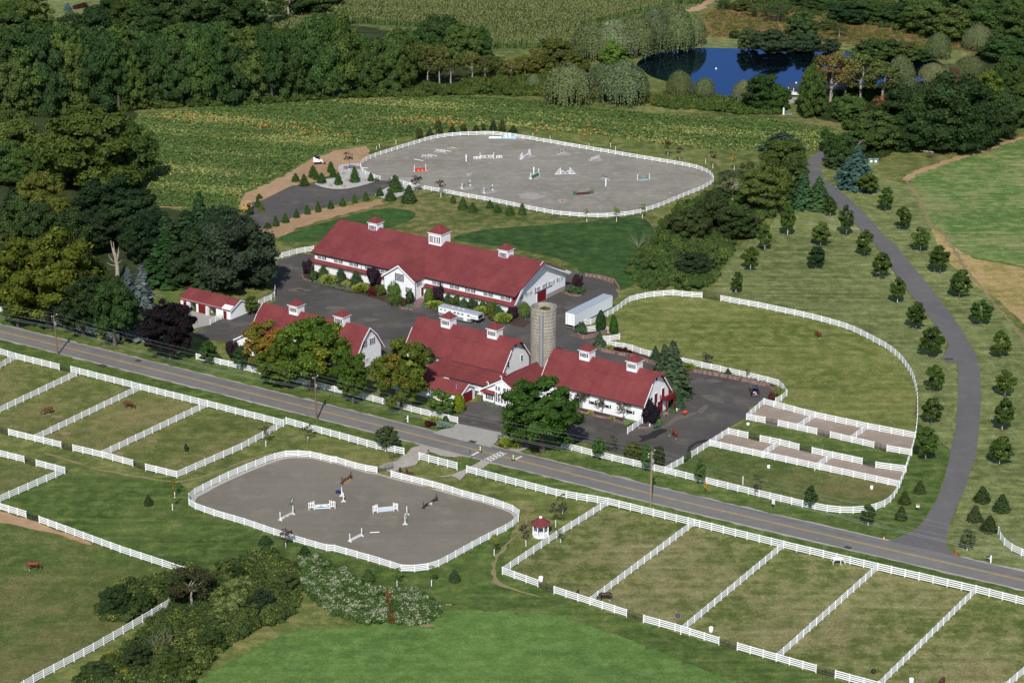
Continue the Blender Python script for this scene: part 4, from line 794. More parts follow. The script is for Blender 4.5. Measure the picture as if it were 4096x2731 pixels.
# ------------------------------------------------------------------ foliage
def leafmat(name, trans=.25):
    t = NT(name); oi = t.n('ShaderNodeObjectInfo')
    at = t.n('ShaderNodeAttribute', attribute_name='tint'); a2 = t.n('ShaderNodeAttribute', attribute_name='rnd')
    ac = t.n('ShaderNodeAttribute', attribute_type='OBJECT', attribute_name='accent'); am = t.n('ShaderNodeAttribute', attribute_type='OBJECT', attribute_name='accent_share')
    m_ = t.math('GREATER_THAN', am.outputs['Fac'], a2.outputs['Fac'])
    col = t.mix(m_, oi.outputs['Color'], ac.outputs['Color'])
    x = t.n('ShaderNodeVectorMath', operation='SCALE'); t.l(col, x.inputs[0]); t.l(at.outputs['Fac'], x.inputs['Scale']); col = x.outputs[0]
    d = t.n('ShaderNodeBsdfDiffuse'); t.l(col, d.inputs[0]); tr = t.n('ShaderNodeBsdfTranslucent'); t.l(col, tr.inputs[0])
    mx = t.n('ShaderNodeMixShader'); mx.inputs[0].default_value = trans; t.l(d.outputs[0], mx.inputs[1]); t.l(tr.outputs[0], mx.inputs[2]); t.l(mx.outputs[0], t.out.inputs[0])
    return t.m
M['leaf'] = leafmat('foliage')
def unit(v): return v/np.maximum(1e-9, np.linalg.norm(v, axis=1, keepdims=True))
def quads(c, n, sx, sy, up=None):
    """quads at c with normals n and half sizes; up: preferred long axis"""
    r = RNG.normal(size=c.shape) if up is None else up
    a = unit(np.cross(n, r)); b = np.cross(n, a)
    sx = sx[:,None]; sy = sy[:,None]
    return np.stack([c-a*sx*.75-b*sy, c+a*sx-b*sy*.5, c+a*sx*.7+b*sy, c-a*sx+b*sy*.6], 1)
class Leaves:
    def __init__(s): s.q = []; s.t = []; s.r = []; s.cv = []; s.cf = []; s.n = 0
    def add(s, q, tint, rnd): s.q.append(q); s.t.append(tint); s.r.append(rnd)
    def mesh(s, name, mat=None):
        q = np.concatenate(s.q); N = len(q); me = bpy.data.meshes.new(name)
        me.vertices.add(4*N); me.vertices.foreach_set('co', q.reshape(-1).astype(np.float32))
        me.loops.add(4*N); me.loops.foreach_set('vertex_index', np.arange(4*N, dtype=np.int32))
        me.polygons.add(N); me.polygons.foreach_set('loop_start', np.arange(0,4*N,4,dtype=np.int32))
        try: me.polygons.foreach_set('loop_total', np.full(N,4,dtype=np.int32))
        except Exception: pass
        for nm, arr in (('tint', s.t), ('rnd', s.r)):
            at = me.attributes.new(nm, 'FLOAT', 'FACE'); at.data.foreach_set('value', np.concatenate(arr).astype(np.float32))
        me.materials.append(mat or M['leaf']); me.update(calc_edges=True); return me
def sphere_dirs(n, zmin=-1.0):
    z = RNG.uniform(zmin, 1, n); a = RNG.uniform(0, 2*np.pi, n); r = np.sqrt(1-z*z); return np.stack([r*np.cos(a), r*np.sin(a), z], 1)
def lobes_to_leaves(L, cen, rad, per, leaf, flat=.8, zmin=-.6, core=True, spread=.22, elong=1.0):
    for c_, r_ in zip(cen, rad):
        n = max(6, int(per*(r_**2))); d = sphere_dirs(n, zmin); sc = np.array([1,1,flat])
        rr = r_*(1+RNG.normal(0, spread*.6, n)-abs(RNG.normal(0,.12,n)))
        p = c_+d*sc*rr[:,None]; nr = unit(d+RNG.normal(0,.55,(n,3)))
        s_ = leaf*RNG.uniform(.4,1.45,n); lob = RNG.normal(0,.10)
        L.add(quads(p, nr, s_*elong, s_*.7), np.clip(1+lob+RNG.normal(0,.2,n), .45, 1.7), np.clip(np.full(n, RNG.uniform())*.75+RNG.uniform(0,.25,n), 0, 1))
        if core:
            m = 22; d = sphere_dirs(m); p = c_+d*sc*r_*.62; L.add(quads(p, d, np.full(m, r_*.42), np.full(m, r_*.42)), np.full(m,.9), np.full(m,1.0))
def trunk_mesh(name, H, r, limbs=5, spread=2.0, top=.8, mat=None, n=7, lean=.0):
    m = MB(); P = [Vector((0,0,-.2))]
    for k in range(1,6): P.append(Vector((random.gauss(0,.012)*H*k/3+lean*k, random.gauss(0,.012)*H*k/3, H*top*k/5)))
    m.tube(P, [r*1.35]+[r*(1-.16*k) for k in range(1,6)], n)
    for i in range(limbs):
        f = random.uniform(.3,.85); b = P[1].lerp(P[5], f); a = random.uniform(0,6.28); e = b+Vector((math.cos(a)*spread*random.uniform(.6,1), math.sin(a)*spread*random.uniform(.6,1), H*random.uniform(.1,.28)))
        m.tube([b, b.lerp(e,.5)+Vector((0,0,-.03*H)), e], [r*.45, r*.3, r*.1], 5)
    return m.mesh(name, mat or M['bark'])
PROTO = {}
def proto(kind):
    """list of (crown mesh, trunk mesh, width, height)"""
    if kind in PROTO: return PROTO[kind]
    out = []
    if kind in ('b', 'o', 'm'):
        for v_ in range(7 if kind == 'b' else 4):
            W, H = 10.0, 12.0; L = Leaves(); nl = {'b':84,'o':46,'m':96}[kind]; z0 = {'b':.06,'o':.3,'m':.16}[kind]
            d = sphere_dirs(nl, -.85); rr = RNG.uniform(.62,.92,nl)
            ax = np.array([W/2*RNG.uniform(.82,1.0), W/2*RNG.uniform(.82,1.0), H*(1-z0)/2]); cz = H*(z0+(1-z0)/2)
            
            lowz = np.where(d[:,2:3] < 0, np.sqrt(np.maximum(0,1-np.abs(d[:,2:3])**3.5))/np.maximum(.05,np.sqrt(1-d[:,2:3]**2)), 1.0); d = np.concatenate([d[:,:2]*np.minimum(lowz,3), d[:,2:3]],1) if kind == 'b' else d
            cen = d*ax*rr[:,None]; cen[:,2] += cz; off = RNG.normal(0,.35,(nl,3)); cen += off
            t_ = (cen[:,2]/H); shape = np.where(t_ < .35, .75+.7*t_, 1.0); cen[:,:2] *= shape[:,None]
            rad = RNG.uniform(.6,1.35,nl)*(1.0 if kind != 'm' else .85)
            if kind == 'o': rad *= .9
            lobes_to_leaves(L, cen, rad, {'b':150,'o':110,'m':140}[kind], .17 if kind != 'm' else .145, core=(kind != 'o'), zmin=-.7)
            if kind != 'o': lobes_to_leaves(L, np.array([[0,0,cz]]), np.array([W*.3]), 10, .6)
            out.append((L.mesh('crown'), trunk_mesh('trunk', H, .3, 7, 3.0, .75, M['bark'] if kind != 'o' else M['palebark']), W, H))
    elif kind == 'y':
        for v_ in range(5):
            W, H = 4.0, 5.6; L = Leaves(); nl = 44; d = sphere_dirs(nl, -.95); cen = d*np.array([W*.36,W*.36,H*.37])*RNG.uniform(.7,1,nl)[:,None]; cen[:,2] += H*.59; cen[:,:2] *= (1.1-.45*np.clip((cen[:,2]/H-.5)*2,0,1))[:,None]
            lobes_to_leaves(L, cen, RNG.uniform(.34,.58,nl), 400, .1, zmin=-.8); out.append((L.mesh('crown'), trunk_mesh('trunk', H, .09, 3, .8, .7), W, H))
    elif kind in ('p',):
        for v_ in range(5):
            W, H = 2.4, 4.6; L = Leaves(); nl = 13; d = sphere_dirs(nl, -.9); cen = d*np.array([W*.34,W*.34,H*.26])*RNG.uniform(.4,1,nl)[:,None]; cen[:,2] += H*.66
            lobes_to_leaves(L, cen, RNG.uniform(.22,.45,nl), 170, .1, core=False); out.append((L.mesh('crown'), trunk_mesh('trunk', H, .05, 7, .55, .85), W, H))
    elif kind in ('s', 'n'):
        for v_ in range(4):
            W, H = (5.0, 11.0); L = Leaves(); nw = 26
            for k in range(nw):
                f = k/nw; z = H*(.05+.93*f); R = W/2*(1-f)**(.85 if kind == 's' else .6)*RNG.uniform(.85,1.12); nb = max(5, int(13*(1-f)+4))
                a = RNG.uniform(0,6.28)+np.arange(nb)*6.283/nb+RNG.normal(0,.15,nb); m = 9
                tt = np.linspace(.15,1,m); Rb = R*RNG.uniform(.75,1.12,nb)
                X = (Rb[:,None]*tt*np.cos(a)[:,None]).ravel(); Y = (Rb[:,None]*tt*np.sin(a)[:,None]).ravel(); Zz = (z-(.28 if kind == 's' else -.05)*Rb[:,None]*tt**1.4+.12*Rb[:,None]*tt**4).ravel()
                c_ = np.stack([X,Y,Zz],1)+RNG.normal(0,.06,(nb*m,3)); outd = np.stack([np.repeat(np.cos(a),m),np.repeat(np.sin(a),m),np.full(nb*m,.9)],1)
                s_ = (.2+.16*(1-f))*RNG.uniform(.7,1.3,nb*m); L.add(quads(c_, unit(outd+RNG.normal(0,.45,c_.shape)), s_, s_*.75), np.clip(1+RNG.normal(0,.1)+RNG.normal(0,.18,len(c_)),.5,1.6), RNG.uniform(0,1,len(c_)))
            out.append((L.mesh('crown'), trunk_mesh('trunk', H, .16, 0, 1, .9), W, H))
    elif kind in ('w', 'x'):
        for v_ in range(4):
            W, H = 9.0, 9.0; L = Leaves(); ns = 900 if kind == 'w' else 300
            nl = 34; d = sphere_dirs(nl, -.6); cen = d*np.array([W*.36,W*.36,H*.34]); cen[:,2] += H*.5
            lobes_to_leaves(L, cen, RNG.uniform(.9,1.5,nl), 90, .15, zmin=-.6)
            a = RNG.uniform(0,6.28,ns); r = W/2*np.sqrt(RNG.uniform(.05,1,ns)); z0 = H*(.98-.42*(r/(W/2))**2)+RNG.normal(0,.25,ns); ln = np.minimum(z0-.2, RNG.uniform(1.6,5.0,ns)); m = 7; clump = np.clip(1+.06*np.sin(a*5)+RNG.normal(0,.08,ns),.5,1.6)
            tt = np.linspace(0,1,m); rr = r[:,None]*(1+.10*np.sin(tt*2.4))+RNG.normal(0,.05,(ns,m)); X = rr*np.cos(a)[:,None]; Y = rr*np.sin(a)[:,None]; Zz = z0[:,None]-ln[:,None]*tt
            c_ = np.stack([X,Y,Zz],2).reshape(-1,3); outd = np.stack([np.repeat(np.cos(a),m),np.repeat(np.sin(a),m),np.full(ns*m,.35)],1); n_ = unit(outd+RNG.normal(0,.4,c_.shape))
            sl = np.repeat(ln/m*.45,m); L.add(quads(c_, n_, np.full(ns*m,.1)*RNG.uniform(.7,1.4,ns*m), sl, up=np.tile([[0,0,1.0]],(ns*m,1))), np.repeat(clump,m)*RNG.uniform(.85,1.15,ns*m), RNG.uniform(0,1,ns*m))
            out.append((L.mesh('crown'), trunk_mesh('trunk', H, .3, 5, 2.0, .7), W, H))
    elif kind == 'c':
        for v_ in range(2):
            W, H = 1.8, 4.2; L = Leaves(); n = 1100; f = RNG.uniform(0,1,n); a = RNG.uniform(0,6.28,n); R = W/2*np.sin(np.pi*np.clip(f*.93+.07,0,1))**.6*(1-.35*f)*RNG.uniform(.8,1.08,n)
            c_ = np.stack([R*np.cos(a),R*np.sin(a),H*f],1); o_ = np.stack([np.cos(a),np.sin(a),np.full(n,.5)],1); s_ = .13*RNG.uniform(.6,1.3,n)
            L.add(quads(c_, unit(o_+RNG.normal(0,.4,c_.shape)), s_, s_*1.2), np.clip(1+RNG.normal(0,.2,n),.5,1.6), RNG.uniform(0,1,n)); out.append((L.mesh('crown'), trunk_mesh('trunk', H, .06, 0, 1, .6), W, H))
    elif kind in ('h', 'g'):
        for v_ in range(5):
            W, H = 3.0, 2.0; L = Leaves(); nl = 13; a = RNG.uniform(0,6.28,nl); r = W*.34*np.sqrt(RNG.uniform(0,1,nl)); cen = np.stack([r*np.cos(a),r*np.sin(a),H*RNG.uniform(.2,.62,nl)*(1-.3*r/(W*.34))],1)
            lobes_to_leaves(L, cen, RNG.uniform(.35,.62,nl), 190, .13 if kind == 'h' else .09, flat=.85, zmin=-.3); out.append((L.mesh('crown'), trunk_mesh('stem', H, .05, 3, .5, .5), W, H))
    elif kind == 'j':
        for v_ in range(3):
            W, H = 3.4, 1.3; L = Leaves(); n = 520; a = RNG.uniform(0,6.28,n); r = W/2*np.sqrt(RNG.uniform(0.02,1,n)); z = H*(.25+.75*RNG.uniform(0,1,n)*(1-.55*(r/(W/2))**2)); c_ = np.stack([r*np.cos(a),r*np.sin(a),z],1)
            dr = unit(np.stack([np.cos(a),np.sin(a),np.full(n,.75)],1)+RNG.normal(0,.25,(n,3))); nn = unit(np.cross(dr, RNG.normal(size=(n,3)))); nn *= np.sign(nn[:,2:3]+1e-6)
            L.add(quads(c_, nn, np.full(n,.09), .3*RNG.uniform(.6,1.3,n), up=dr), np.clip(1+RNG.normal(0,.22,n),.4,1.7), RNG.uniform(0,1,n)); out.append((L.mesh('crown'), trunk_mesh('stem', H, .05, 4, .8, .5), W, H))
    fin = []
    for cm, tm, W, H in out:
        n_ = len(cm.vertices); a_ = np.zeros(n_*3, np.float32); cm.vertices.foreach_get('co', a_); a_ = a_.reshape(-1,3)
        fin.append((cm, tm, 2*np.percentile(np.hypot(a_[:,0],a_[:,1]),94), np.percentile(a_[:,2],99.3)))
    PROTO[kind] = out = fin; return out
GUARD = MB().lathe([(.085,0),(.085,1.0),(.06,1.0)], 8).mesh('trunk_guard', M['guard'])
KN = dict(b=('broadleaf_tree','tree'), o=('open_crowned_tree','tree'), m=('maple_tree','tree'), y=('young_tree','tree'), p=('sapling','sapling'), s=('spruce_tree','conifer'), n=('pine_tree','conifer'), w=('willow_tree','willow'), x=('weeping_shrub','shrub'), c=('columnar_evergreen','evergreen'), h=('shrub','shrub'), g=('shrub','shrub'), j=('juniper_shrub','shrub'))
def plant(c_, x, yb, yt, w, kind, col, label, group, accent=None, share=0.0, guard=0.0, zoff=0.0):
    base = G(c_, x, yb); h = max(.4, h_at(base, full(c_, x, yt)[1])); wid = w*CROP[c_][2]*depth(base)/CF
    if kind in 'bowm': h = max(h*.97, 2.0)
    return grow(base, wid, h, kind, col, label, group, accent, share, guard)
PI_ = [0]
def grow(base, wid, h, kind, col, label, group, accent=None, share=0.0, guard=0.0):
    pr = proto(kind); PI_[0] += 1; cm, tm, W, H = pr[PI_[0] % len(pr)]; nm, cat = KN[kind]
    r = empty(nm, base, random.uniform(0,6.28), label=label, cat=cat, group=group)
    s1 = wid/W*random.uniform(.97,1.03); s2 = h/H; dz = {'b':.13,'m':.07}.get(kind, 0); cr_ = link('crown', cm, r, (0,0,-dz*h), (0,0,0), (s1*random.uniform(.93,1.07),s1*random.uniform(.93,1.07),s2*(1+dz))); cr_.rotation_euler = (random.gauss(0,.025),random.gauss(0,.025),0); cc = rgb(col) if isinstance(col, str) else col
    j = random.uniform(.88,1.12); cr_.color = (cc[0]*j*random.uniform(.92,1.08), cc[1]*j, cc[2]*j*random.uniform(.9,1.1), 1)
    if accent: cr_['accent'] = list(rgb(accent)[:3]); cr_['accent_share'] = float(share)
    link('trunk', tm, r, (0,0,0), (0,0,0), (s1,s1,s2))
    if guard: link('trunk_guard', GUARD, r, (0,0,0), (0,0,0), (1.0,1.0,guard))
    return r
ORD = 'first second third fourth fifth sixth seventh eighth ninth tenth eleventh twelfth thirteenth fourteenth fifteenth sixteenth seventeenth eighteenth nineteenth twentieth twenty-first twenty-second twenty-third twenty-fourth twenty-fifth twenty-sixth twenty-seventh twenty-eighth twenty-ninth thirtieth thirty-first thirty-second thirty-third thirty-fourth thirty-fifth thirty-sixth thirty-seventh thirty-eighth thirty-ninth fortieth'.split()
def inpoly(P, X, Y):
    ins = np.zeros(len(X), bool); n = len(P)
    for i in range(n):
        x1, y1 = P[i].x, P[i].y; x2, y2 = P[(i+1)%n].x, P[(i+1)%n].y
        c_ = ((y1 > Y) != (y2 > Y)); 
        if y1 != y2: ins ^= c_ & (X < (x2-x1)*(Y-y1)/(y2-y1)+x1)
    return ins
def sample(P, n):
    xs = [p.x for p in P]; ys = [p.y for p in P]; out = np.zeros((0,2))
    while len(out) < n:
        X = RNG.uniform(min(xs), max(xs), n*2); Y = RNG.uniform(min(ys), max(ys), n*2); k = inpoly(P, X, Y); out = np.concatenate([out, np.stack([X[k],Y[k]],1)])
    return out[:n]
def thicket(name, label, s_, n, r0, r1, hmax, col, leaf=.2, per=60, accent=None, share=0, flat=.8, topaccent=False, core=True, kind='stuff', cat=None):
    P = pts(s_) if isinstance(s_, str) else s_; q = sample(P, n); L = Leaves(); rad = RNG.uniform(r0, r1, n)
    z = RNG.uniform(0, 1, n)*np.maximum(0, hmax-rad)*(.6+.4*np.sin(q[:,0]*.31+q[:,1]*.17)); cen = np.stack([q[:,0],q[:,1],z+rad*.2],1)
    lobes_to_leaves(L, cen, rad, per, leaf, flat, -.1, core)
    o = link(name, L.mesh(name), label=label, kind=kind, cat=cat); c_ = rgb(col); o.color = c_
    if accent: o['accent'] = list(rgb(accent)[:3]); o['accent_share'] = float(share)
    return o
# ------------------------------------------------------------------ woods and trees
GREENS = ['#3d552d','#455c30','#4b6133','#3a502d','#506334','#425932','#566736']
def wood(c_, rows, label, group, kinds='bbbbo', cols=GREENS, dist='counted from the left'):
    T = [tuple(float(v) for v in r.split(',')) for r in rows.split()]; T.sort()
    for i, r in enumerate(T): plant(c_, r[0], r[1], r[2], r[3]*1.22, random.choice(kinds), random.choice(cols), label % ORD[i], group)
gW = 'trees of the left wood'
wood('TL', '60,790,420,230 200,775,330,230 330,770,240,220 450,745,250,220 560,735,300,180 690,742,200,260 800,745,230,230 880,740,340,180 985,705,270,200 1090,695,250,200 1230,705,280,230 1350,702,200,210 1460,695,170,230 1590,702,320,230 1710,695,270,210 1830,688,190,220 1960,668,220,230 2080,662,140,230 2190,656,110,220 2300,650,90,260', '%s big tree from the left along the lower edge of the left wood', gW, 'bbbbm')
wood('TL', '330,560,170,220 450,560,170,240 620,540,190,260 760,520,180,250 900,520,190,240 1050,510,230,240 1200,500,160,250 1350,480,150,250 1500,470,150,240 1650,480,200,250 1800,470,170,240 1920,420,180,200', '%s tree from the left in the second row of the left wood', gW)
wood('TL', '520,290,80,210 640,290,50,260 740,270,80,180 850,270,0,230 960,280,40,230 1080,260,-30,260 1220,260,-60,280 1380,240,-50,280 1520,230,-50,260 1650,200,-30,240 1790,190,-50,240 1940,130,-60,240 2080,110,-70,220 2180,60,-70,200', '%s tree from the left in the dark back row at the top', gW, cols=['#394c2c','#3f532e','#45582f'])
wood('TL', '30,170,-50,200 120,230,0,200 230,240,-60,220 260,260,120,170 60,330,90,260 40,470,180,260 160,480,240,240', '%s tree from the left in the upper left corner group', gW, cols=GREENS+['#6a6f35'])
wood('TL', '770,150,-20,190 900,120,-60,220 1050,110,-90,260', '%s tree from the left behind the dark back row', gW)
# wood continuing above the arena
wood('TM', '-60,655,110,260 50,650,90,260 150,648,220,190 245,645,215,190 330,640,255,180 430,635,235,180 515,625,250,160', '%s tree from the left in the dense wood edge above the arena', gW, cols=GREENS[:5])
wood('TM', '600,600,285,150 690,596,290,140 770,590,300,130 845,580,320,130 990,560,345,130 1075,545,365,130', '%s pale trunked tree from the left above the arena', 'pale trunked trees at the wood edge', 'o', ['#5b6435','#666b3b','#535f33'])
wood('TM', '480,430,190,170 640,430,140,190 760,420,105,220 870,430,150,190 950,430,180,170 1040,410,185,120 1150,500,375,110 430,520,240,170 560,540,230,170 690,500,200,180', '%s green tree from the left against the corn field', gW)
wood('TM', '1250,540,400,110 1345,520,370,120 1430,500,330,120 1540,490,262,190 1690,520,360,160 1490,470,360,120', '%s tree from the left in the gap below the corn field', 'trees between wood and willows', 'bo', ['#596331','#6a6c38','#707038'])
gw = 'willows around the pond'; WC_ = ['#6b7650','#717b56','#64704c','#76805b']
wood('TM', '1800,395,150,230 1930,390,145,260 2080,370,120,240 2210,330,60,230 2330,300,30,220', '%s willow from the left in the far willow clump', gw, 'w', WC_)
wood('TM', '1405,605,505,85 1635,695,440,265 1870,580,430,170 2005,695,415,275', '%s willow from the left below the far clump', gw, 'w', WC_)
plant('TM', 1935, 435, 280, 180, 'b', '#66803a', 'fresh green round tree between the willow clumps', gW)
wood('TR', '20,330,90,190 120,300,110,160', '%s willow from the left at the left end of the pond', gw, 'w', WC_)
wood('TR', '40,650,480,140 200,660,528,120 470,690,545,130', '%s grey willow from the left on the near pond shore', gw, 'w', WC_)
wood('TR', '1520,660,380,160 1740,560,430,170 1860,560,440,160 1985,520,385,170', '%s willow from the left behind the big right clump', gw, 'w', WC_)
wood('TR', '1768,395,225,135 2040,335,170,160', '%s lone willow from the left beyond the pond', gw, 'w', WC_)
gr_ = 'trees right of the pond'
wood('TR', '600,735,512,210 700,750,575,130 920,790,440,150 1180,815,640,180 1330,1005,750,340 1130,1115,900,210 1250,1060,880,200', '%s broad tree from the left near the pond gazebo and drive', gr_)
wood('TR', '1050,720,355,270 1250,700,358,280 1400,690,400,250 1150,660,420,200', '%s tall airy tree from the left beside the pond gazebo', gr_, 'o', ['#66683c','#6f6a3f','#5f6a3c'])
plant('TR', 1450, 790, 645, 200, 'o', '#8a5636', 'rusty orange brown tree in the right wood', gr_)
plant('TR', 1060, 700, 365, 190, 'o', '#7c5a3c', 'reddish tinged tall tree right of the pond gazebo', gr_)
plant('TR', 1870, 640, 450, 130, 'o', '#6b5340', 'dull red tree top in the right wood', gr_)
wood('TR', '1560,930,590,300 1700,1000,640,300 1820,1005,500,380 1960,990,560,320 2050,980,700,260 1620,1008,760,260 1890,1012,700,300 2150,930,720,240', '%s dark tree from the left in the dense right wood', gr_, 'b', ['#3a4e2d','#40542f','#36492b'])
wood('TR', '2130,680,470,170 2260,680,385,210 2350,660,420,180 2250,860,610,210 2350,850,560,220 2450,800,500,260', '%s tree from the left at the far right edge', gr_, 'b', GREENS+['#687a38'])
wood('TR', '1330,400,270,200 1440,395,265,200 1560,410,290,180 1660,415,335,120', '%s shrubby tree from the left on the far pond bank', 'far pond bank trees', 'b')
wood('TR', '500,335,190,110 660,352,200,220 890,352,225,160 1050,352,262,110 410,260,205,60', '%s round shrub from the left on the pond shoreline', 'pond shoreline shrubs', 'b', ['#485a3a','#50603a','#44553a'])
wood('TR', '700,150,10,170 850,250,75,170 560,120,30,120 330,70,0,110 470,70,10,120 1030,200,135,110 1110,250,165,90', '%s tree from the left in the rusty scrub meadow', 'scrub meadow trees', 'bo', ['#4d5f36','#57653a','#5e5f3a'])
wood('TR', '1180,150,20,220 1320,140,10,220 1450,150,40,220 1560,170,20,220 1680,220,10,260 1800,250,30,260 1900,270,60,260 1990,250,0,240 2110,300,30,280 2230,300,0,280 2340,330,30,280 2220,420,240,240 2350,430,260,240 2120,380,300,160', '%s tree from the left in the upper right wood', 'upper right wood', 'b')
wood('TR', '1650,60,-40,240 1800,60,-50,260 1950,80,-50,260 2100,90,-60,260 2250,100,-60,260 2380,110,-60,260', '%s tree from the left along the top right edge', 'upper right wood', 'b')
wood('TR', '1000,60,-10,200 1120,40,-30,200 900,40,-20,200', '%s bush from the left at the top above the pond', 'upper right wood', 'b')
# clump by the drive
gd = 'clump beside the curving drive'
plant('TR', 730, 1020, 895, 260, 'n', '#475a4a', 'bluish pine behind the clump left of the drive', gd)
plant('TR', 740, 1180, 940, 290, 'b', '#4f5c2f', 'round olive tree at the top of the clump by the drive', gd)
plant('TR', 625, 1440, 1115, 310, 'm', '#566634', 'large leafy tree in the clump left of the drive', gd)
plant('TR', 800, 1330, 1080, 220, 'b', '#45562f', 'dark green tree behind the two pines by the drive', gd)
plant('TR', 865, 1395, 1155, 150, 's', '#44603f', 'left one of two young pines beside the drive', gd)
plant('TR', 970, 1405, 1190, 150, 's', '#47633f', 'right one of two young pines beside the drive', gd)
plant('TR', 390, 1370, 1140, 230, 'o', '#525b3c', 'sparse grey green tree at the right end of the upper arena', gd)
plant('TR', 250, 1562, 1285, 260, 'b', '#435130', 'dark tree below the right end of the upper arena', gd)
plant('TR', 500, 1330, 1080, 160, 'o', '#596138', 'thin tree between arena and clump', gd)
plant('TR', 90, 1600, 1400, 260, 'b', '#4c5a33', 'low dark tree left in the slope thicket', gd); plant('TR', 430, 1600, 1400, 250, 'b', '#41522e', 'low dark tree right in the slope thicket', gd)
plant('MR', 120, 330, 190, 230, 'b', '#3a4733', 'round dark shrub low in the slope thicket', gd)
plant('TR', 1230, 1262, 985, 210, 's', '#4a665a', 'tall blue green pine right of the drive', gd); plant('TR', 1175, 1200, 1050, 150, 's', '#4b6557', 'smaller blue green pine right of the drive', gd)
plant('TR', 1060, 1130, 1020, 120, 'b', '#53623f', 'small grey green tree at the drive bend', gd)
thicket('thicket', 'dense shrub thicket on the slope above the oval paddock', 'TR 20,1400 250,1300 480,1330 700,1420 640,1500 560,1560 MR 430,120 300,330 250,440 180,450 0,430 -200,440 -330,330 -230,180 -150,60', 900, .6, 1.5, 2.8, '#4c6135', .13, 80, '#6c7d3e', .35)
thicket('undergrowth', 'shrubs along the lower edge of the left wood', 'TL 560,740 740,735 960,705 1240,705 1600,705 1850,690 2100,670 2352,655 TM 300,640 600,610 900,590 1150,560 1480,570 1500,640 1300,650 1000,640 700,650 300,660 0,660 TL 2200,670 1700,715 1200,725 900,745 560,770 0,800 0,760', 1500, .6, 1.6, 4.0, '#4a5d2f', .16, 45, '#6c7338', .35)
thicket('undergrowth', 'low mixed bushes in the gap below the corn field', 'TM 900,560 1150,430 1450,400 1700,420 1800,560 1900,690 2300,720 2352,720 2352,640 2150,640 1750,680 1500,660 1300,610 1000,600', 900, .6, 1.5, 2.6, '#566332', .17, 42, '#7c7340', .35)
thicket('undergrowth', 'green bushes along the near pond shore', 'TR 0,640 250,650 420,670 720,700 760,760 680,775 400,770 150,740 -100,730 -120,660', 650, .6, 1.4, 2.4, '#4c6030', .17, 45, '#6b7b3a', .3)
thicket('undergrowth', 'bushes filling the wood right of the pond', 'TR 820,700 1000,640 1500,600 2100,640 2352,700 2352,840 2100,960 1900,1010 1500,1020 1350,1080 1100,1110 1200,980 1160,820 900,790', 1100, .7, 1.7, 3.0, '#3f4f2c', .2, 34)
thicket('scrub', 'rusty and golden scrub in the meadow beyond the pond', 'FU 1600,54 1650,20 1800,10 2000,28 2230,70 2250,100 2180,120 2000,108 1850,92 1620,86', 1500, .4, 1.1, 1.3, '#6f6238', .17, 36, '#63703a', .55, core=False)
thicket('scrub', 'tangle of green bushes above the rusty scrub meadow', 'FU 1640,10 1850,-20 2100,-20 2330,20 2340,100 2200,110 2050,70 1900,40 1700,28', 1100, .8, 1.8, 2.6, '#47592f', .26, 18, '#66683a', .25)
# trees by the road, left
gm = 'old trees beside the road'
plant('TL', 640, 1262, 760, 650, 'b', '#52602d', 'huge round tree at the left end of the pumpkin field', gm); plant('TL', 880, 1240, 830, 330, 'b', '#485a2b', 'right shoulder tree of the huge round clump', gm)
plant('TL', 420, 1230, 830, 330, 'b', '#566430', 'left shoulder tree of the huge round clump', gm)
wood('TL', '60,1000,740,260 150,1130,800,300 60,1230,960,260 190,1250,1000,220', '%s tree from the left in the group at the left edge', gm)
plant('TL', 270, 1450, 1165, 310, 'b', '#6a7035', 'yellow green tree above the dark conifer at left', gm); plant('TL', 400, 1530, 1330, 200, 'b', '#66702f', 'small yellow green tree beside the dark spreading tree', gm)
plant('TL', 110, 1640, 1260, 300, 's', '#33452d', 'broad dark conifer at the left edge', gm); plant('TL', 770, 1600, 1205, 520, 'm', '#2e3f2a', 'very dark spreading tree behind the dead snag', gm)
plant('TL', 1020, 1600, 1380, 220, 'b', '#374a2c', 'dark tree between spreading tree and pines', gm)
plant('TL', 1345, 1640, 1290, 190, 's', '#3b5030', 'tall dark pine top left of the yellow digger', gm)
plant('TL', 1530, 1640, 1420, 330, 'b', '#3d4c38', 'grey green tree left of the curved drive', gm)
plant('ML', 60, 330, -30, 330, 'b', '#3f502c', 'dark tree behind the golden maple at left', gm); plant('ML', 330, 250, -140, 360, 'b', '#384a2b', 'dark tall tree above the golden maple', gm)
plant('ML', 330, 700, 40, 600, 'm', '#5a6427', 'large golden green maple beside the road at left', gm, '#77682a', .1)
plant('ML', 120, 690, 380, 260, 'm', '#46582a', 'green maple at the left edge beside the road', gm, '#7d7a2c', .2)
plant('ML', 560, 745, 330, 400, 'm', '#33462a', 'dark green maple behind the left utility pole', gm); plant('ML', 770, 820, 370, 330, 'm', '#39502b', 'dark green maple left of the blue spruce', gm)
plant('ML', 620, 560, 200, 260, 'm', '#4c5a2a', 'olive maple between golden maple and dead snag', gm, '#86662a', .12)
plant('ML', 960, 745, 272, 250, 's', '#5f6e70', 'tall silvery blue spruce left of the purple maple', gm); plant('ML', 880, 640, 285, 150, 's', '#5a696a', 'second smaller blue spruce beside the tall one', gm)
plant('ML', 1150, 905, 525, 365, 'm', '#262326', 'nearly black purple maple beside the road', gm)
plant('ML', 1140, 380, 40, 330, 's', '#36512d', 'wide dark spruce behind the garages', gm); plant('ML', 1330, 380, 20, 300, 's', '#35482e', 'dark spruce in the middle behind the garages', gm)
plant('ML', 1600, 440, -60, 460, 'b', '#3a4838', 'big grey green tree behind the right end of the garages', gm); plant('ML', 1450, 330, -120, 360, 'b', '#374833', 'dark tree behind the garage roof', gm); plant('ML', 1030, 260, -100, 320, 'm', '#2f402b', 'very dark tree right of the dead snag', gm)
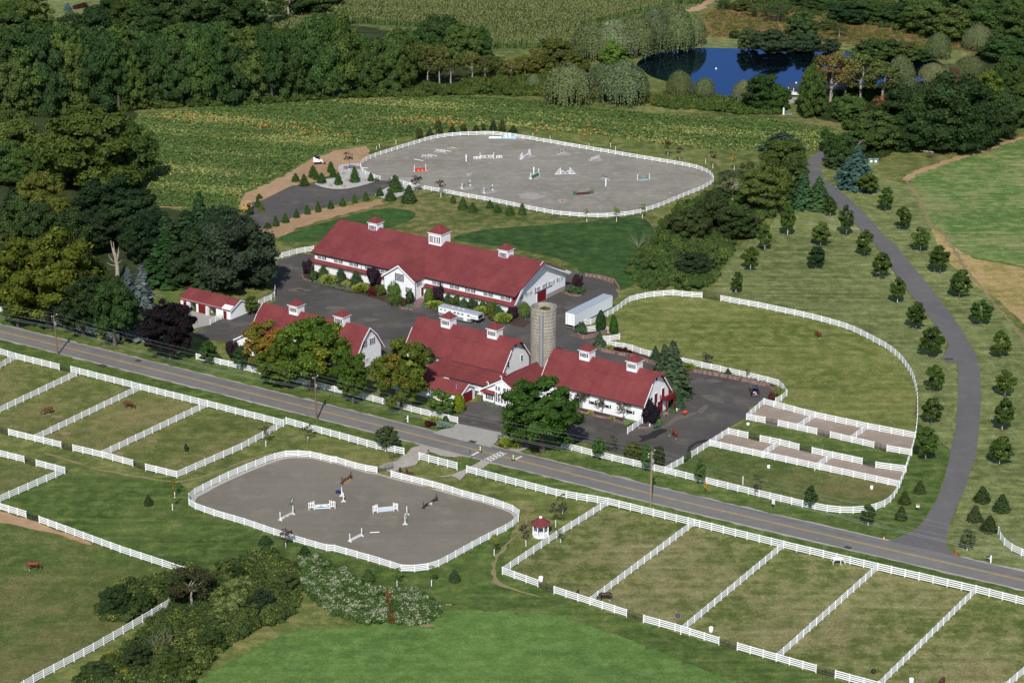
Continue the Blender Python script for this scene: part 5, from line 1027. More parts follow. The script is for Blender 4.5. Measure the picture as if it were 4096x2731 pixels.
plant('ML', 1740, 400, 130, 220, 'b', '#3b4b36', 'dark tree edge at the entrance of the upper yard', gm)
plant('ML', 1695, 605, 475, 115, 'y', '#5f6b3a', 'small tree at the right end of the garages', gm); plant('ML', 1405, 940, 785, 120, 'y', '#3c5a2b', 'small dark green tree on the verge left of the barn', gm)
plant('ML', 1562, 905, 775, 85, 'g', '#3a2c30', 'purple shrub at the corner of the left barn', gm); plant('ML', 1625, 985, 815, 115, 'y', '#3d5632', 'small round tree in front of the left barn', gm)
plant('ML', 1790, 1010, 640, 300, 'm', '#70702f', 'orange turning maple in front of the left barn', gm, '#92692f', .35)
plant('ML', 2100, 1110, 635, 470, 'm', '#566a29', 'large green maple in front of the left barn', gm, '#7f7a2c', .18); plant('ML', 1900, 1090, 820, 330, 'm', '#506528', 'lower spreading maple below the orange one', gm, '#7a772b', .2)
plant('MM', 190, 1200, 855, 250, 'm', '#4a6028', 'green maple at the right front corner of the left barn', gm)
plant('MM', 515, 1240, 765, 360, 'm', '#5c662a', 'maple with orange tinged leaves left of the low wing', gm, '#96602e', .13); plant('MM', 655, 1010, 808, 170, 'y', '#3f4f33', 'dark tree behind the orange tinged maple', gm)
plant('MM', 780, 1300, 1108, 170, 'y', '#4f6d2d', 'small bright tree beside the court entrance', gm); plant('MM', 902, 1256, 1130, 80, 'c', '#6d7a22', 'clipped golden globe evergreen at the court', gm)
plant('MM', 1460, 1530, 1030, 520, 'm', '#4a642e', 'large bright green maple in front of the right barn', gm); plant('MM', 1265, 1420, 1205, 150, 'b', '#4f6f2c', 'small tree left of the large bright maple', gm)
plant('MR', -15, 1140, 780, 240, 's', '#4d5b45', 'shaggy grey green pine at the right end of the right barn', gm); plant('MR', -60, 1000, 800, 150, 's', '#515f48', 'second shaggy pine leaning behind the first', gm)
plant('MR', 22, 1222, 1100, 95, 's', '#43593c', 'small dark spruce by the orange wheelbarrow', gm); plant('D1', 1130, 835, 680, 100, 's', '#3d5238', 'small spruce at the paddock fence above the right barn', gm)
plant('MM', 415, 1522, 1358, 150, 'y', '#48583a', 'small tree beside the roadside fence at the gravel lane', gm, '#7d5a3a', .12)
# row along the drive
gy = 'young trees lining the drive'; YC = ['#44592a','#4a5f2c','#516630','#3f5429']
def rowy(L_, lab, col=YC, kinds='y'):
    for i, (c_, x, yb, yt, w_) in enumerate(L_): plant(c_, x, yb, yt, w_*.98, kinds, random.choice(col), lab % ORD[i], gy, '#6c7a34', .2, guard=max(.8, .26*h_at(G(c_,x,yb), full(c_,x,yt)[1])))
rowy([('TR',1048,1460,1322,85),('TR',1157,1590,1378,98),('MR',1277,215,38,118),('MR',1390,368,188,124),('MR',1500,530,352,108),('MR',1625,708,522,128),('MR',1727,896,688,155),('MR',1741,1122,942,130),('MR',1727,1342,1165,140),('MR',1688,1590,1362,150)], '%s young tree from the top in the row left of the drive')
rowy([('TR',1304,1308,1168,132),('TR',1420,1425,1262,104),('TR',1536,1545,1392,110),('MR',1655,182,15,122),('MR',1787,330,145,142),('MR',1916,497,302,148),('MR',2060,672,512,138),('MR',2195,897,715,128),('MR',2222,1158,982,148),('MR',2202,1390,1162,138),('MR',2186,1620,1422,150)], '%s young tree from the top in the row right of the drive')
rowy([('MR',415,462,316,92),('MR',513,308,152,112),('MR',610,180,0,100),('TR',762,1596,1368,98),('MR',984,145,-15,118)], '%s young tree from the left in the loose row on the lawn', YC+['#667034'])
plant('MR', 950, 297, 142, 124, 'y', '#33492c', 'dark conical young tree standing alone on the striped lawn', gy, guard=.6)
plant('TR', 1022, 1028, 872, 100, 'y', '#3d5529', 'single dark young tree at the far drive bend', gy, guard=1.2)
for i, (x, yb, yt, w_) in enumerate([(1650,288,205,66),(1550,360,275,76),(1525,466,375,70)]): plant('BR', x, yb, yt, w_, 'n', '#44542f', '%s small evergreen from the top left of the drive mouth' % ORD[i], 'small evergreens at the drive mouth')
for i, (x, yb, yt, w_) in enumerate([(2070,348,243,98),(2200,412,298,98),(2020,478,368,88),(2115,548,438,92)]): plant('BR', x, yb, yt, w_, 'n', '#414f30', '%s small evergreen from the top right of the drive mouth' % ORD[i], 'small evergreens at the drive mouth')
plant('BR', 1303, 507, 368, 98, 'y', '#42542f', 'small white guarded tree at the fence bend', gy, guard=.9); plant('BR', 1968, 677, 528, 102, 'y', '#5b6a44', 'grey green cone tree by the orange traffic cone', gy, guard=.8)
plant('BR', 180, 238, 68, 84, 'y', '#4c632c', 'narrow tree beside the yellow crossing sign', gy); plant('BR', 545, 330, 162, 94, 'p', '#4b5a38', 'sparse tree behind the small white road sign', gy); plant('BR', 912, 406, 238, 90, 'y', '#3f5530', 'narrow dark tree at the roadside fence', gy)
plant('CB', 655, 905, 360, 260, 'y', '#42602e', 'dark tree right behind the pale utility pole', gm); plant('CB', 400, 640, 330, 400, 'b', '#566331', 'wide olive bush behind the roadside fence', gm, '#7d5f36', .12); plant('CB', 860, 750, 400, 230, 'b', '#3f4b30', 'dark bush right of the pale utility pole', gm)
plant('CA', 1845, 445, -10, 260, 'y', '#436329', 'columnar tree in front of the roadside fence below the barn', gm); plant('CA', 2090, 300, 0, 300, 'p', '#4a5034', 'thin twiggy bush behind the roadside fence', gm)
# saplings
gs = 'saplings in white guards'
for c_, x, yb, yt, w_, col, lab in [('BL',1175,320,188,46,'#7d7a34','yellowish sapling in the lawn, upper of two'),('BL',1160,404,255,46,'#858036','yellowish sapling in the lawn, lower of two'),('BL',1920,658,535,90,'#463a38','purple sapling below the lower arena fence'),
    ('ML',1787,1487,1348,84,'#50513c','thin sapling above the lower arena, left one'),('ML',2070,1454,1338,84,'#4f4a3a','thin sapling above the lower arena, right one'),('BM',484,913,785,66,'#5d7038','sapling below the arena bend, left one'),('BM',716,913,770,62,'#586c36','sapling below the arena bend, right one'),
    ('BM',1137,709,556,50,'#8a7f35','golden sapling right of the lower arena'),('BM',1350,646,498,96,'#43363a','purple sapling in front of the red gazebo'),('BM',1550,517,355,100,'#4b4640','bronze sapling behind the red gazebo'),('BM',1598,432,300,76,'#5a6a3a','green sapling behind the gazebo near the road fence'),('BM',1583,620,535,66,'#50653a','sapling at the divider fence right of the gazebo'),
    ('TM',618,1298,1183,70,'#4b3d3c','purple sapling left in front of the upper arena'),('TM',779,1328,1208,66,'#4b3e3d','purple sapling right in front of the upper arena'),('TM',1759,1493,1402,46,'#6d8439','light green sapling left below the upper arena'),('TM',1959,1491,1388,46,'#6d8439','light green sapling middle below the upper arena'),('TM',2132,1469,1368,46,'#6d8439','light green sapling right below the upper arena'),
    ('TM',2305,1056,948,56,'#46382f','dark sapling above the right side of the arena'),('TR',38,1088,985,60,'#4c3b31','brown sapling at the upper right arena fence, first'),('TR',261,1133,1022,58,'#4d3e37','brown sapling at the upper right arena fence, second'),('TR',404,1149,1038,40,'#857d36','yellow sapling right of the upper arena')]:
    plant(c_, x, yb, yt, w_, 'p', col, lab, gs, guard=max(.7, .3*h_at(G(c_,x,yb), full(c_,x,yt)[1])))
for i, (c_, x, yb, yt) in enumerate([('TM',347,1004,960),('TM',366,994,940),('TM',477,969,925),('TM',1397,922,865),('TM',1513,934,880),('TM',1774,983,935),('TM',1919,990,930),('TM',1952,1012,965),('TR',212,1099,1030),('TR',440,1264,1205)]): plant(c_, x, yb, yt, 22, 'p', '#6c7440', '%s thin staked sapling from the left around the upper arena' % ORD[i], gs, guard=1.35)
# young evergreens by the upper drive
ge = 'young evergreens by the upper drive'
for i, r in enumerate('100,1566,1440,115 250,1532,1338,118 430,1462,1283,118 640,1372,1203,118 845,1307,1138,112 1045,1262,1083,122 1285,1202,1028,122 1505,1157,983,122 1735,1097,933,104 1945,1042,858,124 2205,962,798,110'.split()):
    v_ = [float(k) for k in r.split(',')]; v_[2] -= random.uniform(-22,22); v_[3] *= random.uniform(.82,1.12); plant('C6', *v_, 'n', '#486231', '%s young evergreen from the left below the upper drive' % ORD[i], ge)
for i, r in enumerate('-60,1010,900,110 620,692,513,128 785,768,558,158 955,612,383,172 1010,652,518,120 1110,722,533,158 1290,512,303,150 1330,602,438,140 1425,752,508,160 1740,702,428,190 2045,682,518,118'.split()):
    v_ = [float(k) for k in r.split(',')]; v_[2] -= random.uniform(-22,22); v_[3] *= random.uniform(.82,1.12); plant('C6', *v_, 'n', '#466030', '%s young evergreen from the left above the upper drive' % ORD[i], ge)
for i, r in enumerate('368,1317,1256,50 440,1347,1258,74 475,1288,1178,80 562,1360,1253,80 862,1367,1308,44 928,1407,1318,64 995,1422,1358,50 1108,1397,1343,50 1158,1427,1368,50 1243,1445,1383,48 1325,1442,1373,46'.split()):
    v_ = [float(k) for k in r.split(',')]; v_[2] -= random.uniform(-10,10); v_[3] *= random.uniform(.8,1.15); plant('TM', *v_, 'n', '#4b6135', '%s young evergreen from the left below the upper arena fence' % ORD[i], ge)
for i, r in enumerate('635,932,862,50 703,914,860,45 768,900,812,52 855,890,830,44 935,888,835,46 1015,884,838,44 1062,878,830,34 1130,875,798,46 1188,886,808,44 1265,890,840,46'.split()):
    v_ = [float(k) for k in r.split(',')]; plant('TM', *v_, 'hs'[i%2], ['#47512f','#3e4d2e'][i%2], '%s small shrub from the left behind the far arena fence' % ORD[i], 'shrubs behind the upper arena')
plant('C6', 1630, 505, 128, 170, 'p', '#4a342e', 'dark red sparse tree in the white stone bed', ge, guard=1.0)
plant('G8', 620, 320, 60, 170, 's', '#3f5a2c', 'young evergreen right of the yellow digger, back one', ge); plant('G8', 710, 440, 175, 150, 's', '#66682c', 'yellowish young evergreen right of the digger', ge); plant('G8', 400, 540, 340, 200, 'h', '#37502c', 'dark bush in front of the yellow digger', ge)
for i, (x, yb, yt, w_) in enumerate([(997,372,298,50),(1785,632,573,82),(2047,738,638,86)]): plant('BL', x, yb, yt, w_, 'n', '#3e5231', '%s small round evergreen from the left near the lower arena' % ORD[i], 'round evergreens near the lower arena')
for i, (x, yb, yt, w_) in enumerate([(290,886,798,80),(872,882,798,66)]): plant('BM', x, yb, yt, w_, 'n', '#465b35', '%s small round evergreen from the left below the arena bend' % ORD[i], 'round evergreens near the lower arena')

for i, (x, yb, yt, w_, k, col, lab) in enumerate([(640,200,-90,300,'m','#2f402a','very dark tree left of the dead snag'),(940,250,-20,260,'m','#31432b','dark tree just right of the dead snag'),(1230,400,120,260,'b','#35472d','dark tree behind the left end of the garages'),(480,240,-100,330,'b','#3a4b2c','dark tree above the golden maple, right one'),(1500,430,150,260,'b','#3b4a36','lower dark tree behind the garage roof'),(1130,280,-80,260,'s','#34482c','dark spruce top behind the dead snag'),(160,180,-180,330,'b','#445530','green tree at the left edge above the golden maple'),(900,120,-180,330,'b','#3a4c2d','dark tree at the lower end of the pumpkin field'),(1250,150,-100,300,'s','#374a2d','dark conifer at the lower end of the pumpkin field'),(-20,500,150,260,'b','#4a5c2e','green tree cut by the left edge near the road')]):
    plant('ML', x, yb, yt, w_, k, col, lab, gm)
# ------------------------------------------------------------------ crops, beds and thickets
def crop_rows():
    P = pts('FU 640,84 620,60 700,30 790,-40 1000,-60 1560,-60 1660,-40 1612,10 1560,12 1470,32 1335,64 1316,112 1130,114 1108,90 980,66 830,56'); q = sample(P, 34000); n = len(q)
    # gather plants into rows
    a = math.radians(-9); ca, sa = math.cos(a), math.sin(a); u_ = q[:,0]*ca+q[:,1]*sa; v_ = -q[:,0]*sa+q[:,1]*ca; v_ = np.round(v_/1.9)*1.9+RNG.normal(0,.12,n); kp = np.mod(v_,13.3) > 1.2; u_, v_, q = u_[kp], v_[kp], q[kp]; n = len(q); q = np.stack([u_*ca-v_*sa, u_*sa+v_*ca],1)
    h = RNG.uniform(1.7,2.5,n)*(1-.0*v_); L = Leaves(); z0 = np.zeros((n,1)); c_ = np.concatenate([q, (h*.5)[:,None]],1); nn = unit(np.concatenate([RNG.normal(0,1,(n,2)), np.full((n,1),.25)],1))
    band = 1+.1*np.sin(v_*.09)+.08*np.sin(v_*.31+1); up = np.tile([[0,0,1.0]],(n,1))
    L.add(quads(c_, nn, np.full(n,.32), h*.5, up=up), np.clip(band*RNG.uniform(.8,1.2,n),.4,1.6), RNG.uniform(.35,1,n))
    c2 = c_.copy(); c2[:,2] = h*.82; L.add(quads(c2, unit(np.stack([RNG.normal(0,.6,n),RNG.normal(0,.6,n)-.3,np.full(n,.8)],1)), np.full(n,.4), np.full(n,.14)), np.clip(band*RNG.uniform(.8,1.25,n),.4,1.7), RNG.uniform(.35,1,n))
    c3 = c_.copy(); c3[:,2] = h+.1; L.add(quads(c3, nn, np.full(n,.12), np.full(n,.25), up=up), np.full(n,1.0), np.zeros(n))
    o = link('corn_crop', L.mesh('corn_crop'), label='tall rows of tasselled corn at the top', kind='stuff'); o.color = rgb('#566a3c'); o['accent'] = list(rgb('#8f8c60')[:3]); o['accent_share'] = .3
crop_rows()
PF = pts('FU 316,270 480,247 700,236 900,226 1100,223 1250,235 1500,264 1750,276 1900,292 1944,312 1930,340 1880,350 1700,347 1560,338 1380,312 1150,290 1000,299 900,322 840,332 765,340 700,370 620,415 562,442 548,474 400,476 335,466 335,380 306,300')
def vines():
    n = 62000; q = sample(PF, n); a = math.radians(-14); v_ = -q[:,0]*math.sin(a)+q[:,1]*math.cos(a); u_ = q[:,0]*math.cos(a)+q[:,1]*math.sin(a)
    f = .45*np.sin(v_*.3+1.6*np.sin(u_*.043)+.8*np.sin(u_*.021+v_*.05))+.6*np.sin(v_*.11+u_*.02+1.3*np.sin(u_*.031))+.5*np.sin(u_*.09+v_*.13)*np.sin(v_*.21-u_*.05)+RNG.normal(0,.6,n); rnd = np.clip(.58-.2*f,0,1); tint = np.clip(1+.1*f+RNG.normal(0,.24,n),.4,1.7)
    z = RNG.uniform(.12,.5,n)*(1+.3*np.sin(v_*1.1)); c_ = np.concatenate([q, z[:,None]],1); nn = unit(np.stack([RNG.normal(0,.45,n),RNG.normal(-.25,.45,n),np.full(n,1.0)],1)); s_ = RNG.uniform(.18,.36,n)
    L = Leaves(); L.add(quads(c_, nn, s_, s_*.85), tint, rnd); o = link('pumpkin_vines', L.mesh('pumpkin_vines'), label='leafy pumpkin vines covering the long field', kind='stuff'); o.color = rgb('#586d3b'); o['accent'] = list(rgb('#868950')[:3]); o['accent_share'] = .42
vines()
M['pumpkin'] = plain('orange_pumpkin', rgb('#c0763f'), .7, .2)
m = MB(); n_ = 12
for i in range(7):
    t_ = math.pi*i/6; 
    for k in range(n_): a = 6.2832*k/n_; r_ = max(.02, math.sin(t_))*.26*(1+.09*math.cos(a*6)); m.v.append((r_*math.cos(a), r_*math.sin(a), .2-.2*math.cos(t_)))
for i in range(6):
    for k in range(n_): m.f.append((i*n_+k, i*n_+(k+1)%n_, (i+1)*n_+(k+1)%n_, (i+1)*n_+k)); m.m.append(0)
m.box(-.03,.03,-.03,.03,.38,.48); PUM = m.mesh('pumpkin', M['pumpkin'], True)
spots = []
for s_, n_ in [('TL 1150,770 1300,780 1450,790 1600,820 1560,830 1380,805 1160,785', 60), ('TL 1780,845 1930,845 1920,862 1780,860', 30), ('TL 1850,865 2352,900 2352,920 2000,890', 40), ('TM 640,800 760,805 920,830 900,845 700,830 640,815', 70), ('TM 100,770 600,800 1000,860 900,870 500,850 100,840', 40), ('TM 1300,800 2100,900 2250,960 1800,920 1350,890', 70), ('TR 0,890 500,930 500,950 0,960', 20)]:
    for x, y in sample(pts(s_), n_): spots.append((x, y))
inside = inpoly(PF, np.array([s[0] for s in spots]), np.array([s[1] for s in spots])); spots = [s for s, k in zip(spots, inside) if k][:298]
for x, y in spots: r_ = random.uniform(.7,1.35); link('pumpkin', PUM, None, (x+random.gauss(0,3.5),y+random.gauss(0,3.0),.12), (random.gauss(0,.3),random.gauss(0,.3),random.uniform(0,6)), (r_,r_,r_*.85), label='ripe orange pumpkin lying among the vines of the long field', cat='pumpkin', group='pumpkins in the field')
# lower thicket
thicket('thicket', 'dense green thicket at the lower left', 'BL 640,1110 700,1010 900,900 1100,860 1200,800 1300,820 1400,900 1500,800 1640,740 1700,690 1830,700 2000,820 2020,950 2000,1080 1850,1180 1700,1220 1560,1300 1440,1400 1300,1562 1280,1640 500,1640 600,1480 900,1310 1010,1180 1180,1040 1060,1060 860,1160 720,1150', 1500, .5, 1.3, 2.6, '#4b5b33', .12, 100, '#76813f', .36)
thicket('thicket', 'yellow green vine tangle within the lower left thicket', 'BL 1450,900 1600,860 1700,900 1650,1050 1600,1180 1480,1220 1380,1120 1450,1000', 160, .4, .9, 2.8, '#7b8850', .11, 110)
thicket('knotweed', 'white flowering bushes left of the rusty strip', 'BL 2000,760 2110,735 2200,790 2352,850 BM 0,790 100,830 190,880 240,950 390,940 400,1080 420,1160 300,1180 150,1140 0,1100 BL 2330,1110 2180,1070 2050,960', 800, .4, .9, 1.9, '#4c6535', .1, 170, '#a6ad8c', .42)
thicket('knotweed', 'white flowering bushes right of the rusty strip', 'BM 450,950 600,950 700,1000 790,1090 700,1160 600,1180 490,1170 450,1060', 320, .4, .9, 1.7, '#4c6535', .1, 170, '#a6ad8c', .38)
thicket('knotweed', 'small white flowering patch at the thicket top', 'BL 1640,740 1700,700 1790,690 1780,760 1680,800', 90, .35, .7, 1.5, '#556b3a', .1, 170, '#a6ad8c', .45)
thicket('dead_weeds', 'rusty dead weed strip between the white flowering bushes', 'BM 400,930 425,930 480,1100 470,1170 420,1170 400,1050', 110, .25, .5, .8, '#8a5238', .12, 80, '#6d6a3a', .25, core=False)
plant('BL', 1290, 1060, 800, 330, 'o', '#4a4a30', 'bronze tinged tree hiding the fence corner in the thicket', gm, '#6b5636', .15); plant('BL', 1240, 1020, 870, 240, 'b', '#3f4a2e', 'dark bushy tree at the fence corner', gm)
for i, (x, yb, yt, w_, col) in enumerate([(780,1120,915,200,'#3a4a2b'),(960,1100,950,170,'#44552d'),(1120,960,870,140,'#4b5a31'),(1580,900,790,160,'#3b4b2c'),(1760,1080,950,180,'#384730'),(1900,960,830,180,'#4c5c31'),(1420,1330,1200,200,'#41512f'),(920,1460,1300,170,'#3a4830'),(650,1540,1420,200,'#44532f'),(1200,1500,1370,220,'#4a5a30')]):
    plant('BL', x, yb, yt, w_, 'b', col, '%s bushy tree listed left to right in the lower thicket' % ORD[i] if False else ['dark bush at the left tip of the thicket','green bush beside the left tip of the thicket','bush just left of the hidden fence corner','dark bush right of the fence corner','dark round bush in the thicket centre','olive bush near the white flowering vines','dark bush in the lower thicket middle','dark bush left of the dead grey shrub','bush near the bottom edge of the thicket','bush right of the dead grey shrub'][i], 'thicket bushes')
for i, (x, y, w_) in enumerate([(740,1400,90),(830,1520,60),(1390,1330,70)]): plant('BL', x, y, y-45, w_, 'h', '#8f8436', '%s patch of golden flowering weed from the left in the thicket' % ORD[i], 'golden weeds')
def bare(c_, x, yb, yt, w_, label, name='dead_shrub', n=26, mat='palebark', thick=.05):
    b = G(c_, x, yb); h = h_at(b, full(c_,x,yt)[1]); wd = w_*CROP[c_][2]*depth(b)/CF; r = empty(name, b, label=label, cat='dead wood')
    for k in range(n):
        a = random.uniform(0,6.28); e = Vector((math.cos(a)*wd/2*random.uniform(.3,1), math.sin(a)*wd/2*random.uniform(.3,1), h*random.uniform(.55,1))); mid = e*.5+Vector((random.gauss(0,.1)*wd,random.gauss(0,.1)*wd,h*.12))
        m_ = MB(); m_.tube([(0,0,0),mid,e], [thick,thick*.7,thick*.25], 5); f = e+Vector((random.gauss(0,.2)*wd,random.gauss(0,.2)*wd,.12*h)); m_.tube([mid.lerp(e,.4), f], [thick*.5,thick*.15], 4); m_.obj('branch', M[mat], r)
    return r
bare('BL', 1080, 1370, 1225, 230, 'leafless grey shrub in the lower left thicket', n=22, thick=.03)
sn = empty('dead_snag', G('ML', 790, 360), label='bare pale dead tree trunk with broken top branches', cat='dead tree'); hs_ = h_at(sn.location, full('ML',790,105)[1])
m = MB(); m.tube([(0,0,-.1),(.1,0,hs_*.3),(-.3,0,hs_*.65),(-.8,0,hs_*.8)], [.55,.45,.36,.2], 9); m.obj('trunk', M['palebark'], sn)
for p0, p1, r_ in [((-.2,0,.5),(-1.1,0,1.0),.2),((-.25,0,.6),(-.5,0,.97),.17),((-.1,0,.4),(-1.9,.2,.62),.13),((-.1,0,.45),(.7,0,.72),.2),((.0,0,.4),(1.4,-.2,.5),.1),((0,0,.33),(-2.4,0,.42),.1),((.3,0,.6),(.75,0,.83),.15)]:
    MB().tube([Vector((p0[0],p0[1],p0[2]*hs_)), Vector(((p0[0]*.4+p1[0]*.6),p1[1]*.5,(p0[2]*.6+p1[2]*.4)*hs_)), Vector((p1[0],p1[1],p1[2]*hs_))], [r_,r_*.8,r_*.45], 6).obj('branch', M['palebark'], sn)
MB().tube([(0,0,0),(.05,0,2.4)], [.42,.34], 8).obj('stump', M['palebark'], None, G('ML',1537,430), label='cut pale tree stump behind the garages', cat='stump')
bare('MR', -240, 160, 40, 190, 'leafless grey branches in the slope thicket', 'dead_branches', 14, 'palebark', .03)
# beds and block walls
def bed(s_, label, lev=7): return sheet('planting_bed', s_, M['mulch'], lev, label, amp=.06)
def bwall(s_, h, label, curve=True):
    P = catmull(pts(s_), False, .6) if curve else pts(s_); r = empty('block_wall', P[0], label=label, cat='wall', group='pink block walls'); m_ = MB(); cap_ = MB()
    for a, b in zip(P, P[1:]):
        d = (b-a); nr = Vector((-d.y,d.x,0)).normalized()*.15; A, B_ = a-P[0], b-P[0]
        m_.add([A-nr,B_-nr,B_+nr,A+nr]+[v_+Vector((0,0,h)) for v_ in (A-nr,B_-nr,B_+nr,A+nr)], [(0,1,5,4),(1,2,6,5),(2,3,7,6),(3,0,4,7),(4,5,6,7)])
        n2 = nr*1.2; cap_.add([v_+Vector((0,0,h+.003)) for v_ in (A-n2,B_-n2,B_+n2,A+n2)]+[v_+Vector((0,0,h+.08)) for v_ in (A-n2,B_-n2,B_+n2,A+n2)], [(0,1,5,4),(1,2,6,5),(2,3,7,6),(3,0,4,7),(4,5,6,7)])
    m_.obj('wall', M['block'], r); cap_.obj('coping', M['block'], r)
bed('C12 40,1170 70,1270 230,1320 560,1420 900,1510 1150,1545 1300,1600 1480,1640 C15 230,1320 240,1200 0,1100 C12 1200,1200 300,1000 100,1040', 'planting bed along the left front of the longest barn')
bed('C15 640,1320 720,1200 900,1180 1500,1200 2200,1420 2500,1540 2700,1600 2560,1700 2300,1640 2000,1540 1800,1420 1500,1400 1000,1350', 'planting bed along the right front of the longest barn')
sheet('brick_walk', 'C15 490,1335 500,1240 540,1180 640,1130 700,1190 650,1260 620,1330', M['block'], 8, 'pinkish paver walk to the entry door')
bwall('C15 225,1290 260,1340 480,1375', .35, 'low block wall left of the entry walk'); bwall('C12 45,1190 75,1265 215,1305', .35, 'low curved block wall at the left end of the longest barn')
bwall('D1 255,510 260,545 345,605 470,590 560,560 640,540', .9, 'block wall holding the shrubs near the semi trailer'); bwall('D1 470,655 475,690 540,735 640,760 760,785 870,805 MR -60,960 100,985 300,1018 500,1058 640,1090', .75, 'long block wall along the upper edge of the yard')
bwall('D2 985,180 1040,215 1075,235 1050,300', .5, 'block wall of the flower bed behind the dark car'); bwall('C23 70,1075 360,1150 700,1230 980,1325', .35, 'low block edging in front of the right barn'); bwall('C23 1185,1380 1330,1385 1470,1350', .35, 'short block edging at the corner of the right barn')
bwall('C23 1770,1075 1900,1090 2000,990', .35, 'low block edging around the balcony shrubs'); bwall('C19 1440,1050 1560,1100 1740,1110 1860,1050', .5, 'low block planter at the right barn gable'); bwall('MM 1745,345 1850,360 1940,385 1975,440', .8, 'block wall at the foot of the dark grass slope', False)
bed('C23 70,1075 360,1150 700,1230 980,1320 1250,1290 1260,1240 900,1170 100,1000', 'mulch bed along the front wall of the right barn'); bed('D1 260,540 345,600 470,585 620,540 560,500 400,520', 'bed of shrubs near the semi trailer'); bed('D1 480,690 600,745 860,800 MR 100,980 400,1035 630,1085 690,1085 430,1025 100,950 D1 1060,800 880,745 640,700', 'bed along the upper yard wall'); bed('C19 1440,1050 1560,1100 1740,1110 1860,1050 1700,930 1500,930', 'planter bed at the barn gable')
thicket('border_plants', 'grey green lavender border in front of the longest barn', 'C12 230,1290 330,1260 700,1350 1000,1420 1120,1460 1110,1510 900,1490 560,1400 240,1320', 170, .25, .45, .6, '#6d7f5c', .1, 150); thicket('border_plants', 'grey green cushion plants beside the entry walk', 'C15 330,1270 480,1260 490,1320 400,1340 330,1320', 30, .25, .4, .5, '#71836a', .1, 150)
thicket('border_plants', 'grey green cushion plants right of the entry walk', 'C15 630,1260 740,1240 760,1320 640,1320', 30, .25, .4, .5, '#6f8168', .1, 150); thicket('border_plants', 'lavender border under the house bay window', 'C165 1360,980 1500,985 1750,1060 1740,1110 1600,1090 1370,1050', 50, .25, .4, .6, '#6b7f6a', .1, 150)
thicket('border_plants', 'low green border plants along the upper yard wall', 'MR 0,930 200,970 420,1015 640,1065 660,1085 500,1050 250,1000 0,960', 160, .25, .5, .6, '#6a7a46', .1, 130)
gb = 'shrubs in the barn beds'
